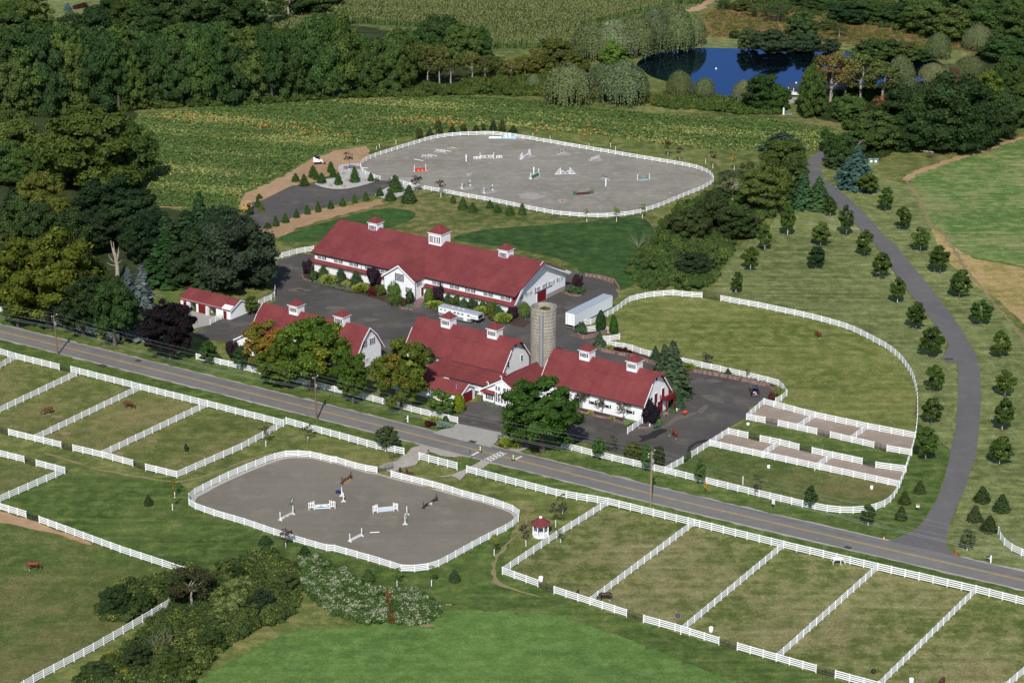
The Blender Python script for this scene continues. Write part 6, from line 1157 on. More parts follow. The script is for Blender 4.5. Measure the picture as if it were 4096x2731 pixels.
for c_, x, yb, yt, w_, k, col, lab in [
 ('C12',140,1180,878,190,'g','#3a2e35','purple shrub at the left end of the longest barn'),('C12',1385,1410,1035,310,'g','#3c2f38','large purple shrub left of the barn entry'),('C12',230,1280,1090,210,'h','#485c34','green shrub at the left end of the barn bed'),
 ('C12',440,1230,985,200,'n','#4a5c36','upright evergreen, leftmost of three along the barn'),('C12',770,1290,1045,200,'n','#44583a','upright evergreen, middle of three along the barn'),('C12',1060,1350,1085,210,'n','#44563a','upright evergreen, rightmost of three along the barn'),
 ('C12',540,1320,1180,360,'j','#8d9a48','yellow green juniper left in the barn bed'),('C12',1150,1500,1330,340,'j','#8a9845','yellow green juniper right in the left barn bed'),('C12',870,1370,1270,200,'g','#a09f5e','pale yellow shrub in the barn bed'),
 ('C12',1360,1580,1405,160,'g','#5a2a28','dark red barberry at the barn entry'),('C12',1515,1560,1360,210,'h','#56602f','olive shrub left of the weeping tree'),('C15',130,1310,845,280,'x','#5f7a38','weeping tree in front of the barn entry gable'),
 ('C15',430,1250,995,190,'h','#49583a','dense shrub under the entry window'),('C15',280,1280,1160,180,'h','#5a4f33','bronze shrub below the entry gable'),('C15',785,1220,945,195,'c','#54692c','egg shaped evergreen right of the entry door'),
 ('C15',965,1230,895,215,'g','#40313a','purple tree shrub right of the entry'),('C15',900,1310,1200,340,'j','#87943f','yellow juniper right of the entry'),('C15',900,1370,1290,140,'g','#63794a','grey green mound near the horse trailer'),
 ('C15',1140,1220,1060,180,'n','#47613f','feathery shrub above the horse trailer, first'),('C15',1270,1260,1070,190,'h','#56622f','olive shrub above the horse trailer, second'),('C15',1430,1300,1150,200,'n','#4d6340','feathery shrub above the horse trailer, third'),('C15',1600,1330,1170,220,'h','#46563a','dark shrub above the horse trailer, fourth'),('C15',1790,1380,1200,200,'n','#4a6242','feathery shrub right above the trailer nose'),('C15',1930,1450,1210,210,'h','#56602f','olive shrub in the right barn bed'),('C15',2090,1470,1290,220,'n','#4c6444','feathery shrub at the barn corner'),
 ('C15',1780,1440,1300,300,'j','#87963f','yellow juniper right of the trailer nose'),('C15',2180,1600,1420,330,'j','#8f9c48','yellow juniper at the barn corner'),('C15',1980,1560,1440,220,'h','#5d6336','low olive shrub near the yard edge'),
 ('C19',470,1530,1285,220,'g','#3a2d33','purple shrub at the corner by the silo'),('C19',690,1530,1215,220,'x','#66793c','weeping shrub beside the silo'),('C19',1690,950,690,190,'g','#463439','purple tree shrub at the right barn gable'),('C19',1560,1040,910,190,'h','#4d6540','green shrub in the gable planter, left'),('C19',1720,1080,930,230,'h','#4c6440','green shrub in the gable planter, right'),
 ('C23',1430,1275,835,360,'g','#2f282e','big dark purple bush at the right barn corner'),('C23',130,1020,690,280,'p','#4a4a33','thin shrub on the right barn wall, leftmost'),('C23',510,1110,825,310,'p','#484a35','thin shrub on the right barn wall, middle'),('C23',920,1200,885,340,'p','#47482f','thin shrub on the right barn wall, rightmost'),
 ('C23',290,1130,1040,130,'j','#9a9a58','yellow tuft plant on the right barn edging, left'),('C23',695,1225,1150,120,'j','#9a9a58','yellow tuft plant on the right barn edging, right'),('C23',1030,1320,1215,240,'g','#77905c','light green mound at the short fence'),('C23',1570,1300,1210,150,'h','#5f7a35','small bright shrub at the barn corner'),('C23',1530,1370,1280,150,'h','#4b6650','small blue green shrub at the barn corner'),('C23',1840,1080,1010,150,'g','#5a7040','low green shrub below the balcony'),('C23',1940,985,700,220,'s','#465f45','small spruce beside the red balcony'),
 ('D1',545,526,300,118,'c','#31492a','left one of two tall cypresses at the paddock'),('D1',685,553,345,86,'c','#3a5526','right one of two tall cypresses at the paddock'),('D1',350,560,440,160,'h','#4b5f41','shrub on the block wall near the semi trailer'),('D1',535,700,530,140,'s','#4b5f43','shaggy evergreen on the long block wall'),('D1',640,738,670,100,'j','#8a9a40','yellow juniper on the long block wall'),
 ('D1',715,745,690,80,'g','#4a2624','dark red barberry on the block wall, left'),('D1',785,760,695,90,'g','#4b2725','dark red barberry on the block wall, middle'),('D1',845,775,725,80,'g','#4c2a26','dark red barberry on the block wall, right'),
 ('D2',1120,290,195,110,'h','#76803a','bright shrub in the bed behind the dark car'),('D2',1045,320,230,90,'g','#5f3d33','reddish shrub in the bed behind the dark car'),('D2',570,55,-20,75,'s','#43553a','small evergreen by the paddock fence above the car'),('D2',770,100,-10,80,'p','#5a4d38','thin sapling by the paddock fence above the car'),
 ('MR',95,975,930,110,'j','#7b8f3f','yellow green shrub at the pine by the yard'),('MR',225,960,860,80,'p','#4f5138','sparse shrub on the upper yard wall'),
 ('C165',380,1370,1260,360,'j','#7f9238','yellow juniper at the court entrance, left'),('C165',330,1440,1330,200,'g','#4a2624','red barberry at the court entrance, left'),('C165',580,1450,1370,330,'g','#7c917a','silver shrub at the court entrance'),('C165',620,1350,1250,130,'h','#3c5030','dark shrub under the small court tree'),('MM',1250,1490,1420,160,'j','#7f9238','yellow juniper at the court entrance, right'),('MM',1215,1485,1440,80,'g','#542a28','red barberry at the court entrance, right'),('MM',1200,1450,1405,90,'g','#6e8070','silver shrub at the court entrance, right')]:
    plant(c_, x, yb, yt, w_, k, col, lab, gb)
for i, (x, y, r_) in enumerate([(1525,550,.55),(1600,680,.8),(1275,785,.6),(1120,725,.4),(1530,795,.7),(1920,680,.6)]):
    m = MB(); ball(m, (0,0,0), 1.0, 7); me = m.mesh('boulder', M['boulder'], True)
    for v_ in me.vertices: v_.co *= random.uniform(.75,1.15)
    link('boulder', me, None, G('C6',x,y)+Vector((0,0,.25)), (0,0,random.uniform(0,6)), (r_,r_*.8,r_*.6), label='%s tan boulder from the left in the white stone bed' % ['third','fifth','second','first','fourth','sixth'][i], cat='boulder', group='boulders in the stone bed')
# ------------------------------------------------------------------ animals and person
TAIL = {}
def horse(c_, x, y, rz, kind, label, sc=1.0):
    r = empty('horse', G(c_, x, y, .05), rz, label=label, cat='horse', group='horses'); tm = {'bay':'blackc','chestnut':'chestnut','dark':'blackc','white':'greyc','walk':'chestnut'}[kind]
    if kind not in TAIL:
        a = MB(); a.tube([(-.92,0,1.4),(-1.08,0,1.2),(-1.12,0,.8),(-1.05,0,.45)], [.05,.09,.1,.03], 8); t1 = a.mesh('tail', M[tm], True)
        b = MB(); P_ = [(.55,0,1.52),(.8,0,1.3),(1.02,0,1.0)] if kind != 'walk' else [(.6,0,1.55),(.85,0,1.75),(1.05,0,1.95)]; b.tube(P_, [.05,.07,.05], 6); TAIL[kind] = (t1, b.mesh('mane', M[tm], True))
    for nm, me in (('body', HB[kind]), ('tail', TAIL[kind][0]), ('mane', TAIL[kind][1])): link(nm, me, r, (0,0,0), (0,0,0), (sc,sc,sc))
    return r
R_ = math.radians
horse('ML', 318, 1272, R_(205), 'bay', 'bay horse grazing in the second paddock from the left', 1.05); horse('ML', 868, 1232, R_(-18), 'bay', 'bay horse grazing right beside the divider fence, upper left', 1.1); horse('ML', 1250, 1520, R_(95), 'dark', 'dark horse seen end on in the paddock above the arena')
horse('BL', 228, 805, R_(3), 'chestnut', 'chestnut horse grazing alone in the lower left paddock', 1.1); horse('MR', 968, 755, R_(120), 'chestnut', 'chestnut horse grazing in the oval paddock'); horse('BR', 1098, 770, R_(-8), 'white', 'white horse grazing beside the roadside fence', 1.05)
horse('BM', 1880, 1012, R_(178), 'dark', 'dark bay horse grazing at the paddock corner fence', 1.1); horse('BM', 1697, 985, R_(80), 'dark', 'black pony half hidden behind the lower fence', .8); horse('BR', 1800, 1585, R_(60), 'bay', 'bay horse cut off by the bottom edge')
hw = horse('CB', 1165, 235, R_(112), 'walk', 'chestnut horse being led across the yard')
pe = empty('person', G('CB', 1065, 200, .09), R_(100), label='person in dark shirt and grey breeches leading the chestnut horse', cat='person'); link('body', PB, pe)
h0 = pe.location+Vector((-.1,.2,.95)); h1 = hw.location+Vector((-.5,1.35,1.45)); mid = (h0+h1)/2+Vector((0,0,-.25))
MB().tube([Vector((0,0,0)), mid-h0, h1-h0], .014, 5).obj('lead_rope', M['white'], None, h0, label='pale lead rope between person and chestnut horse', cat='rope')
# ------------------------------------------------------------------ vehicles
M['navy'] = plain('navy_car_paint', rgb('#0d1224'), .15, .05, spec=.7); M['tail'] = plain('red_lamp', rgb('#a01818'), .3, .05); M['orange'] = plain('orange_enamel', rgb('#d9441f'), .4, .08); M['diggery'] = plain('yellow_machine_paint', rgb('#c79a45'), .5, .12); M['silver'] = plain('trailer_grey', rgb('#8f969d'), .4, .06, metal=.2); M['roofgrey'] = plain('aluminium_roof', rgb('#b9bec4'), .35, .06, metal=.3)
def wheel(parent, x, y, r, w_, rim='greymetal'):
    o = MB().lathe([(r*.55,-w_/2),(r*.92,-w_/2),(r,-w_*.3),(r,w_*.3),(r*.92,w_/2),(r*.55,w_/2)], 18).obj('wheel', M['rubber'], parent, (x,y,r), (math.pi/2,0,0), smooth=True)
    MB().lathe([(.01,-w_*.42),(r*.56,-w_*.36),(r*.56,w_*.36),(.01,w_*.42)], 14).obj('rim', M[rim], o); return o
car = empty('parked_car', G('D2', 862, 290, .09)+Vector((.1,2.3,0)), R_(90), label='dark blue wagon parked in the yard seen from behind', cat='car')
def loft(secs, n=10):
    """secs: (x, halfwidth, z0, z1, tumble)"""
    m_ = MB(); rings = []
    for x, hw_, z0, z1, tb in secs:
        r_ = .12; rings.append([(x,-hw_+.06,z0),(x,hw_-.06,z0),(x,hw_,z0+.12),(x,hw_,z0+(z1-z0)*.6),(x,hw_-tb*.4,z1-r_),(x,hw_-tb-.06,z1),(x,-hw_+tb+.06,z1),(x,-hw_+tb*.4,z1-r_),(x,-hw_,z0+(z1-z0)*.6),(x,-hw_,z0+.12)])
    b = len(rings[0])
    for r in rings: m_.v += r
    for i in range(len(rings)-1):
        for k in range(b): m_.f.append((i*b+k, i*b+(k+1)%b, (i+1)*b+(k+1)%b, (i+1)*b+k)); m_.m.append(0)
    m_.f.append(tuple(range(b))[::-1]); m_.f.append(tuple((len(rings)-1)*b+k for k in range(b))); m_.m += [0,0]; return m_
loft([(-2.35,.72,.4,.85,.1),(-2.28,.86,.28,.98,.08),(-1.6,.92,.24,1.0,.06),(0,.93,.22,1.0,.06),(1.2,.92,.24,.98,.06),(1.9,.88,.26,.9,.1),(2.25,.8,.3,.75,.12),(2.38,.66,.36,.6,.1)]).obj('body', M['navy'], car, smooth=True)
loft([(-2.2,.74,.95,1.02,.05),(-1.85,.78,.95,1.42,.16),(-1.2,.8,.95,1.5,.2),(.2,.8,.95,1.48,.2),(.9,.78,.95,1.2,.14),(1.25,.74,.94,1.0,.05)]).obj('windows', M['glass'], car, smooth=True)
loft([(-1.75,.6,1.44,1.47,.02),(-1.2,.63,1.48,1.53,.02),(.2,.63,1.46,1.51,.02),(.42,.6,1.4,1.44,.02)]).obj('roof', M['navy'], car, smooth=True)
for s in (-1,1):
    for x in (-1.4, 1.45): wheel(car, x, s*.82, .34, .22)
    MB().box(-2.36,-2.2,s*.62-.14,s*.62+.14,.72,.95).obj('tail_light', M['tail'], car); MB().box(2.1,2.33,s*.6-.16,s*.6+.16,.58,.72).obj('headlight', M['paint'], car)
    m = MB(); ball(m, (0,0,0), .13, 6); m.obj('mirror', M['navy'], car, (.75,s*1.02,1.02), smooth=True)
MB().box(-2.4,-2.34,-.24,.24,.66,.78).obj('number_plate', M['paint'], car); MB().box(-2.44,-2.3,-.75,.75,.36,.46).obj('bumper', M['greymetal'], car)
MB().lathe([(.01,.05),(.1,.05),(.1,0)], 10).obj('badge', M['white'], car, (-2.28,0,1.02), (0,-1.2,0))
# semi trailer box
sm = empty('semi_trailer', uv(29.9, 14.8), AZ, label='long white box semi trailer parked beside the paddock fence', cat='trailer')
MB().box(0,2.5,0,16.3,1.1,3.95).obj('box', plain('white_trailer_panel', rgb('#dfe3e8'), .45, .03), sm); MB().box(-.03,2.53,-.03,16.33,3.95,4.0).obj('roof', M['roofgrey'], sm)
m = MB()
for k in range(26): m.box(2.5,2.515,.3+k*.62,.33+k*.62,1.15,3.9)
m.box(2.5,2.54,0,16.3,1.1,1.25); m.obj('side_rivets', M['greymetal'], sm)
for x in (.02, 1.27): MB().box(x,x+1.2,-.05,0,1.15,3.85).obj('rear_door', M['white'], sm)
for x in (.6, 1.9): MB().tube([(x,-.08,1.2),(x,-.08,3.8)], .03, 6).obj('lock_bar', M['greymetal'], sm)
for y in (1.6, 2.9):
    for x in (.3, 2.2): wheel(sm, x, y, .5, .3).rotation_euler = (math.pi/2,0,math.pi/2)
MB().box(.2,2.3,-.1,.05,.5,.62).obj('bumper', M['greymetal'], sm); MB().box(.3,2.2,12.5,12.8,.1,1.1).obj('landing_gear', M['black'], sm)
# horse trailer
ht = empty('horse_trailer', uv(1.0, 4.7), AZ, label='white and grey gooseneck horse trailer in front of the longest barn', cat='trailer')
m = MB(); m.box(0,9.1,0,2.4,.45,1.25); m.obj('lower_body', M['silver'], ht); MB().box(0,9.1,0,2.4,1.253,2.55).obj('upper_body', M['white'], ht); MB().box(9.103,11.2,.05,2.35,1.45,2.52).obj('gooseneck', M['white'], ht)
m = MB(); m.prism([(-.04,2.552),(2.44,2.552),(2.38,2.68),(1.9,2.76),(.5,2.76),(.02,2.68)], -.05, 10.6); m.prism([(.0,2.53),(2.4,2.53),(2.3,2.66),(1.9,2.73),(.5,2.73),(.1,2.66)], 10.6, 11.25); m.obj('roof', M['roofgrey'], ht)
for x in (.5,1.7,3.0,4.4,5.4,6.6,8.3): MB().box(x,x+.62,-.04,0,1.95,2.2).obj('window', M['glass'], ht)
MB().box(11.2,11.24,.3,2.1,1.6,2.4).obj('nose_window', M['glass'], ht)
for x in (2.2, 7.2): MB().box(x,x+1.0,-.05,-.002,.6,2.4).obj('door', M['white'], ht)
MB().box(2.0,10.8,-.03,-.003,1.85,1.9).obj('stripe', M['black'], ht)
for x in (3.2,5.0,6.3): MB().lathe([(.16,0),(.16,.12),(.02,.16)], 10).obj('roof_vent', M['white'], ht, (x,1.3,2.75))
for x in (3.6, 4.6):
    for y in (.15, 2.25): wheel(ht, x, y, .38, .25)
MB().tube([(10.9,1.2,1.45),(10.9,1.2,.5)], .07, 8).obj('coupler', M['black'], ht); MB().tube([(9.7,1.2,1.4),(9.7,1.2,.1)], .06, 8).obj('jack', M['greymetal'], ht)
# skid steer
sk = empty('skid_steer', G('C6', 1040, 352, .06), R_(8), label='white and orange skid steer loader on the soil bank', cat='loader')
MB().prism([(-1.3,.5),(.7,.5),(.9,.9),(.2,1.1),(-.9,1.35),(-1.3,1.2)], -.55, .55, 'y').obj('body', M['white'], sk); loft([(-1.42,.45,.45,1.15,.05),(-1.3,.52,.42,1.25,.05),(-1.15,.54,.42,1.25,.05)]).obj('engine_cover', M['orange'], sk)
m = MB(); m.box(-.7,.55,-.5,.5,1.3,2.0); m.obj('cab_glass', M['glass'], sk); MB().box(-.75,.6,-.54,.54,2.0,2.1).obj('cab_roof', M['navy'], sk)
for x, y in ((-.7,-.5),(-.7,.5),(.52,-.5),(.52,.5)): MB().box(x-.05,x+.05,y-.05,y+.05,1.2,2.0).obj('cab_post', M['black'], sk)
for s in (-1,1):
    MB().prism([(-1.3,.95),(-1.2,1.75),(-.6,1.8),(1.2,1.05),(1.75,.35),(1.6,.3),(1.05,.85),(-.7,1.45),(-1.05,.9)], s*.72-.08, s*.72+.08, 'y').obj('lift_arm', M['white'], sk)
    MB().prism([(-1.0,.0),(.8,.0),(1.05,.3),(.8,.6),(-1.0,.6),(-1.2,.3)], s*.72-.16, s*.72+.16, 'y').obj('track', M['rubber'], sk)
MB().prism([(1.5,.05),(2.3,.03),(2.3,.08),(1.6,.12),(1.55,.7),(1.5,.7)], -.9, .9, 'y').obj('bucket', M['rubber'], sk)
MB().box(-1.47,-1.43,-.34,.34,.74,.88).obj('name_panel', M['white'], sk)
# yellow digger
dg_ = empty('digger', G('G8', 330, 430, .05), R_(200), label='old yellow canopy tractor digger beside the upper drive', cat='tractor')
MB().prism([(-1.2,.5),(1.5,.5),(1.6,1.2),(.3,1.4),(-.2,1.0),(-1.2,1.1)], -.5, .5, 'y').obj('body', M['diggery'], dg_); MB().box(-1.15,.45,-.75,.75,2.6,2.72).obj('canopy', M['diggery'], dg_)
for x, y in ((-1.05,-.65),(-1.05,.65),(.35,-.65),(.35,.65)): MB().box(x-.06,x+.06,y-.06,y+.06,.9,2.6).obj('canopy_post', M['diggery'], dg_)
MB().box(-.7,-.1,-.3,.3,1.0,1.5).obj('seat', M['rubber'], dg_); MB().tube([(1.0,.3,1.3),(1.0,.3,2.1)], .05, 6).obj('exhaust', M['black'], dg_)
for s in (-1,1): wheel(dg_, -.7, s*.75, .65, .4, 'diggery'); wheel(dg_, 1.1, s*.7, .42, .28, 'diggery'); MB().prism([(.6,1.0),(.7,1.2),(2.3,.7),(2.35,.4),(2.2,.4),(2.15,.6)], s*.5-.06, s*.5+.06, 'y').obj('loader_arm', M['diggery'], dg_)
MB().prism([(2.2,.05),(2.9,.05),(2.3,.15),(2.25,.75),(2.15,.75)], -.9, .9, 'y').obj('bucket', M['diggery'], dg_)
# wheelbarrow
wb = empty('wheelbarrow', G('D2', 105, 485, .09), R_(70), label='bright orange wheelbarrow left standing in the yard', cat='wheelbarrow')
m = MB(); lo = [(-.3,-.22,.4),(.35,-.18,.36),(.35,.18,.36),(-.3,.22,.4)]; hi = [(-.5,-.42,.8),(.75,-.36,.72),(.75,.36,.72),(-.5,.42,.8)]; m.add(lo+hi, [(0,1,2,3),(0,4,5,1),(1,5,6,2),(2,6,7,3),(3,7,4,0)]); tr_ = m.obj('tray', M['orange'], wb)
tr_.modifiers.new('t','SOLIDIFY').thickness = .03
wheel(wb, .8, 0, .2, .1)
for s in (-1,1): MB().tube([(.85,s*.06,.22),(.2,s*.2,.36),(-.95,s*.3,.62)], .03, 6).obj('handle', M['wood'], wb); MB().tube([(-.25,s*.22,.42),(-.35,s*.26,0)], .025, 6).obj('leg', M['black'], wb)
# ------------------------------------------------------------------ gazebos
def octo(r, z): return [(r*math.cos(math.pi/8+k*math.pi/4), r*math.sin(math.pi/8+k*math.pi/4), z) for k in range(8)]
def gazebo(loc, r, hw_, hr_, roofm, label, top=True, sc=1):
    g_ = empty('gazebo', loc, 0, label=label, cat='gazebo'); m_ = MB(); m_.add(octo(r,.0)+octo(r,.35), [tuple(range(8,16))]+[(k,(k+1)%8,8+(k+1)%8,8+k) for k in range(8)]); m_.obj('floor', M['white'], g_)
    for k in range(8):
        a = math.pi/8+k*math.pi/4; x, y = (r-.12)*math.cos(a), (r-.12)*math.sin(a); MB().box(x-.08,x+.08,y-.08,y+.08,.35,hw_).obj('post', M['white'], g_)
        b = a+math.pi/4; x2, y2 = (r-.12)*math.cos(b), (r-.12)*math.sin(b); A, B_ = Vector((x,y,0)), Vector((x2,y2,0))
        if k != 5:
            for z in (.5, 1.05): MB().tube([A+Vector((0,0,z)), B_+Vector((0,0,z))], .04, 4).obj('rail', M['white'], g_)
            for j in range(1,7): q = A.lerp(B_, j/7); MB().box(q.x-.025,q.x+.025,q.y-.025,q.y+.025,.5,1.05).obj('baluster', M['white'], g_)
        m_ = MB(); n_ = 8; top_ = [A.lerp(B_, j/n_)+Vector((0,0,hw_)) for j in range(n_+1)]; bot = [A.lerp(B_, j/n_)+Vector((0,0,hw_-.18-.4*abs(2*j/n_-1)**3)) for j in range(n_+1)]; m_.add(top_+bot, [(j,j+1,n_+2+j,n_+1+j) for j in range(n_)]); o = m_.obj('arch_brace', M['white'], g_); o.modifiers.new('t','SOLIDIFY').thickness = .05
    R2 = r+.35; m_ = MB(); m_.add(octo(R2,hw_)+octo(.32,hr_)+octo(R2,hw_-.06), [(k,(k+1)%8,8+(k+1)%8,8+k) for k in range(8)]+[(16+k,16+(k+1)%8,(k+1)%8,k) for k in range(8)]+[tuple(range(8,16)),tuple(range(16,24))[::-1]]); m_.obj('roof', roofm, g_)
    m_ = MB(); m_.add(octo(.3,hr_-.02)+octo(.24,hr_+.5), [(k,(k+1)%8,8+(k+1)%8,8+k) for k in range(8)]+[tuple(range(8,16))]); m_.obj('cupola', M['white'], g_); MB().lathe([(.3,hr_+.5),(.2,hr_+.62),(.02,hr_+.85)], 8).obj('cupola_roof', roofm, g_)
    MB().tube([(-.8,.6,.8),(.8,.6,.8)], .16, 6).obj('bench', M['wood2'], g_)
    return g_
gazebo(G('G7', 952, 862)+Vector((0,1.3,0)), 1.6, 2.5, 3.55, M['roof'], 'white octagonal gazebo with red roof beside the lower paddock')
gz = gazebo(gnd(3186, 381)+Vector((0,2,.25)), 2.9, 2.6, 3.2, plain('dark_blue_roof', rgb('#39424f'), .6, .1), 'white gazebo with dark roof on the pond shore')
sheet('pond_patio', [gnd(3135,414), gnd(3160,392), gnd(3290,385), gnd(3300,400), gnd(3280,412), gnd(3150,418)], M['gravel'], 8, 'grey gravel patio beside the pond gazebo')
dk = empty('dock', gnd(3140, 372), 0, label='blue grey plank dock left of the pond gazebo', cat='dock')
for k in range(9): MB().box(-2.5,3.0,k*.5,k*.5+.46,.35,.43).obj('plank', plain('bluegrey_deck', rgb('#7f92a0'), .7, .1) if k == 0 else bpy.data.materials['bluegrey_deck'], dk)
MB().box(-2.5,3,-.05,.0,.0,.35).obj('fascia', M['white'], dk)
m = MB(); ball(m, (0,0,.1), .35, 8); m.obj('buoy', M['white'], None, G('TR',283,465,.1), label='small white buoy floating on the pond', cat='buoy'); MB().box(-.5,.5,-.4,.4,0,1.0).box(-.55,.55,-.45,.45,1.0,1.1).obj('pump_box', M['white'], None, G('TR',252,606), label='small white box on the near pond edge', cat='box')
tb = empty('transformer', G('TR',762,770), .2, label='green transformer box on a pad below the pond trees', cat='utility box'); M['ugreen'] = plain('utility_green', rgb('#5d7466'), .5, .08); MB().box(-1.2,1.4,-.7,.7,0,.12).obj('pad', M['concrete'], tb); MB().box(-.8,.6,-.5,.5,.12,1.0).obj('cabinet', M['ugreen'], tb); MB().prism([(-.55,1.0),(.55,1.0),(.5,1.15),(-.5,1.1)], -.84, .64).obj('lid', M['ugreen'], tb)
for i, x in enumerate((733, 738)): MB().box(-.12,.12,-.12,.12,0,2.2).box(-.15,.15,-.15,.15,2.2,2.28).obj('marker_post', M['vinyl'], None, G('TR',x,772+i*2), label='white marker post beside the green transformer, %s one' % ('left','right')[i], cat='post', group='marker posts')
for i, x in enumerate((1322, 1352)):
    u_ = empty('utility_cabinet', G('TR',x,1103), .1, label='pale utility cabinet right of the tall pine, %s one' % ('left','right')[i], cat='utility box', group='utility cabinets'); MB().box(-.85,.85,-.4,.4,.1,1.5).obj('cabinet', M['ugreen'], u_); MB().box(-.35,.35,-.44,-.4,.6,1.2).obj('label_plate', M['white'], u_); MB().box(-.95,.95,-.5,.5,0,.1).obj('pad', M['concrete'], u_); MB().box(-.9,.9,-.45,.45,1.5,1.58).obj('lid', M['roofgrey'], u_)
# ------------------------------------------------------------------ jumps
JM = dict(w=M['white'], r=plain('jump_red', rgb('#b3232a'), .5, .1), y=plain('jump_yellow', rgb('#d9b03a'), .5, .1), n=plain('jump_navy', rgb('#27335c'), .5, .1), g=plain('jump_green', rgb('#2f6a48'), .5, .1), l=plain('jump_lime', rgb('#6fae5e'), .5, .1), b=plain('jump_brown', rgb('#4a2a22'), .7, .12), s=plain('jump_sky', rgb('#86b9d8'), .5, .1), k=plain('jump_black', rgb('#262626'), .6, .1), t=plain('jump_tan', rgb('#b28c72'), .7, .1), o=plain('jump_orange', rgb('#cf8a4a'), .7, .15), p=plain('jump_lattice', rgb('#bcc8da'), .6, .1))
def standard(parent, p, rz, h, style, col, ww=.75, side=1):
    o = empty('standard', p, rz); o.parent = parent
    if style == 'post':
        MB().box(-.06,.06,-.06,.06,0,h).obj('upright', JM[col], o); MB().box(-.06,.06,-.45,.45,0,.1).obj('foot', JM[col], o); m_ = MB(); m_.prism([(-.4,.1),(-.3,.1),(.0,.45),(-.0,.55)], -.03, .03); m_.prism([(.4,.1),(.3,.1),(.0,.45),(.0,.55)], -.03, .03); m_.obj('brace', JM[col], o)
    elif style == 'thin':
        MB().box(-.03,.03,-.03,.03,0,h).obj('upright', JM['t'], o); MB().box(-.04,.04,-.35,.35,0,.08).obj('foot', JM['w'], o)
    elif style == 'wing':
        n_ = 4
        for k in range(n_): x = -side*k*ww/(n_-1); MB().box(x-.07,x+.07,-.03,.03,.25,h*(1-.05*k)).obj('picket', JM[col], o)
        for z in (.4, h*.7): MB().box(min(0,-side*ww)-.05,max(0,-side*ww)+.05,-.06,-.031,z,z+.1).obj('crossbar', JM[col], o)
        for x in (0, -side*ww): MB().box(x-.05,x+.05,-.3,.3,0,.25).obj('foot', JM[col], o)
    elif style == 'tri':
        MB().box(-.07,.07,-.06,.06,0,h).obj('upright', JM[col], o); MB().box(min(0,-side*ww),max(0,-side*ww),-.05,.05,0,.1).obj('foot', JM[col], o)
        for k in range(4): f = 1-k*.24; MB().tube([(-side*.05,0,h*f*.97),(-side*ww*f,0,.08)], .055, 4).obj('slat', JM[col], o)
    elif style == 'arch':
        P_ = [(-side*.0,0,0),(0,0,h*.8)]+[(-side*(ww/2-ww/2*math.cos(a)),0,h*.8+h*.2*math.sin(a)) for a in (.4,.8,1.2,1.6,2.0,2.4,2.8)]+[(-side*ww,0,h*.8),(-side*ww,0,0)]; MB().tube(P_, .04, 6).obj('arch', JM['b'], o); MB().box(min(0,-side*ww)+.04,max(0,-side*ww)-.04,-.02,.02,.15,h*.62).obj('panel', JM['g'], o)
    return o
NJ = [0]
def jump(c_, a, b, label, h=1.6, style='post', col='w', poles=((.5,'w'),(.9,'w')), ww=.75, fill=None, cross=None, cap=None):
    A, B_ = G(c_, *a, .11), G(c_, *b, .11); d = B_-A; L = d.length; rz = math.atan2(d.y, d.x); r = empty('horse_jump', A, rz, label=label, cat='jump', group='horse jumps')
    standard(r, (0,0,0), 0, h, style, col, ww, 1); standard(r, (L,0,0), 0, h, style, col, ww, -1)
    for z, s in poles:
        n_ = len(s)
        for k, ch in enumerate(s): x0, x1 = .06+(L-.12)*k/n_, .06+(L-.12)*(k+1)/n_; MB().tube([(x0,-.1,z),(x1,-.1,z)], .055, 8).obj('pole', JM[ch], r)
    if cross:
        MB().tube([(.06,-.1,cross[0]),(L-.06,-.1,cross[1])], .055, 8).obj('pole', JM[cross[2]], r); MB().tube([(.06,-.2,cross[1]),(L-.06,-.2,cross[0])], .055, 8).obj('pole', JM[cross[3]], r)
    if fill:
        kind, ch, z0, z1, dp = fill; m_ = MB()
        if kind == 'box': m_.box(.15,L-.15,-dp/2,dp/2,z0,z1)
        elif kind == 'coop': m_.prism([(-dp/2,z0),(dp/2,z0),(.06,z1),(-.06,z1)], .15, L-.15)
        elif kind == 'roll': m_.prism([(-dp/2*math.cos(t_)*1.0, z0+(z1-z0)*math.sin(t_)) for t_ in [i*math.pi/8 for i in range(9)]], .2, L-.2)
        elif kind == 'picket':
            for k in range(int(L/.22)): m_.box(.12+k*.22,.24+k*.22,-.03,.03,z0,z1)
            m_.box(.1,L-.1,-.05,-.031,z1*.7,z1*.8)
        m_.obj('filler', JM[ch], r)
    if cap:
        for k in range(cap[1]): x = L*(k+1)/(cap[1]+1); MB().box(x-.2,x+.2,-.32,-.22,cap[2],cap[2]+.3).obj('panel', JM[cap[0]], r)
    return r
jump('C3', (1212,972), (1425,955), 'red and yellow coop jump with white standards', 1.9, fill=('coop','r',0,.75,.7), poles=((.85,'r'),), cap=('y',2,.2))
jump('C3', (1355,690), (1545,712), 'low pale jump with thin posts, nearest of three at left', 1.6, 'thin', poles=((.35,'w'),(.65,'wrwkwrw')))
jump('C3', (1610,600), (1800,625), 'low pale jump with thin posts, middle of three at left', 1.6, 'thin', poles=((.3,'w'),(.6,'kwrwkw'),(.8,'w')))
jump('C3', (1848,520), (2020,550), 'red white and green crossed pole jump at the far left', 1.5, 'thin', poles=((.35,'w'),), cross=(.95,.35,'r','g'), fill=('box','l',.1,.4,.1))
jump('C3', (2225,1040), (2250,990), 'end on red and white jump left of the arena centre', 1.7, 'thin', poles=((.5,'wrw'),(.8,'r')))
jump('C3', (2108,1298), (2258,1236), 'navy and green plank jump, left of two near the front', 1.7, poles=((.75,'nln'),(.95,'nln')))
jump('C4', (266,1382), (420,1322), 'navy and green plank jump, right of two near the front', 1.7, poles=((.75,'nln'),(.95,'nln')))
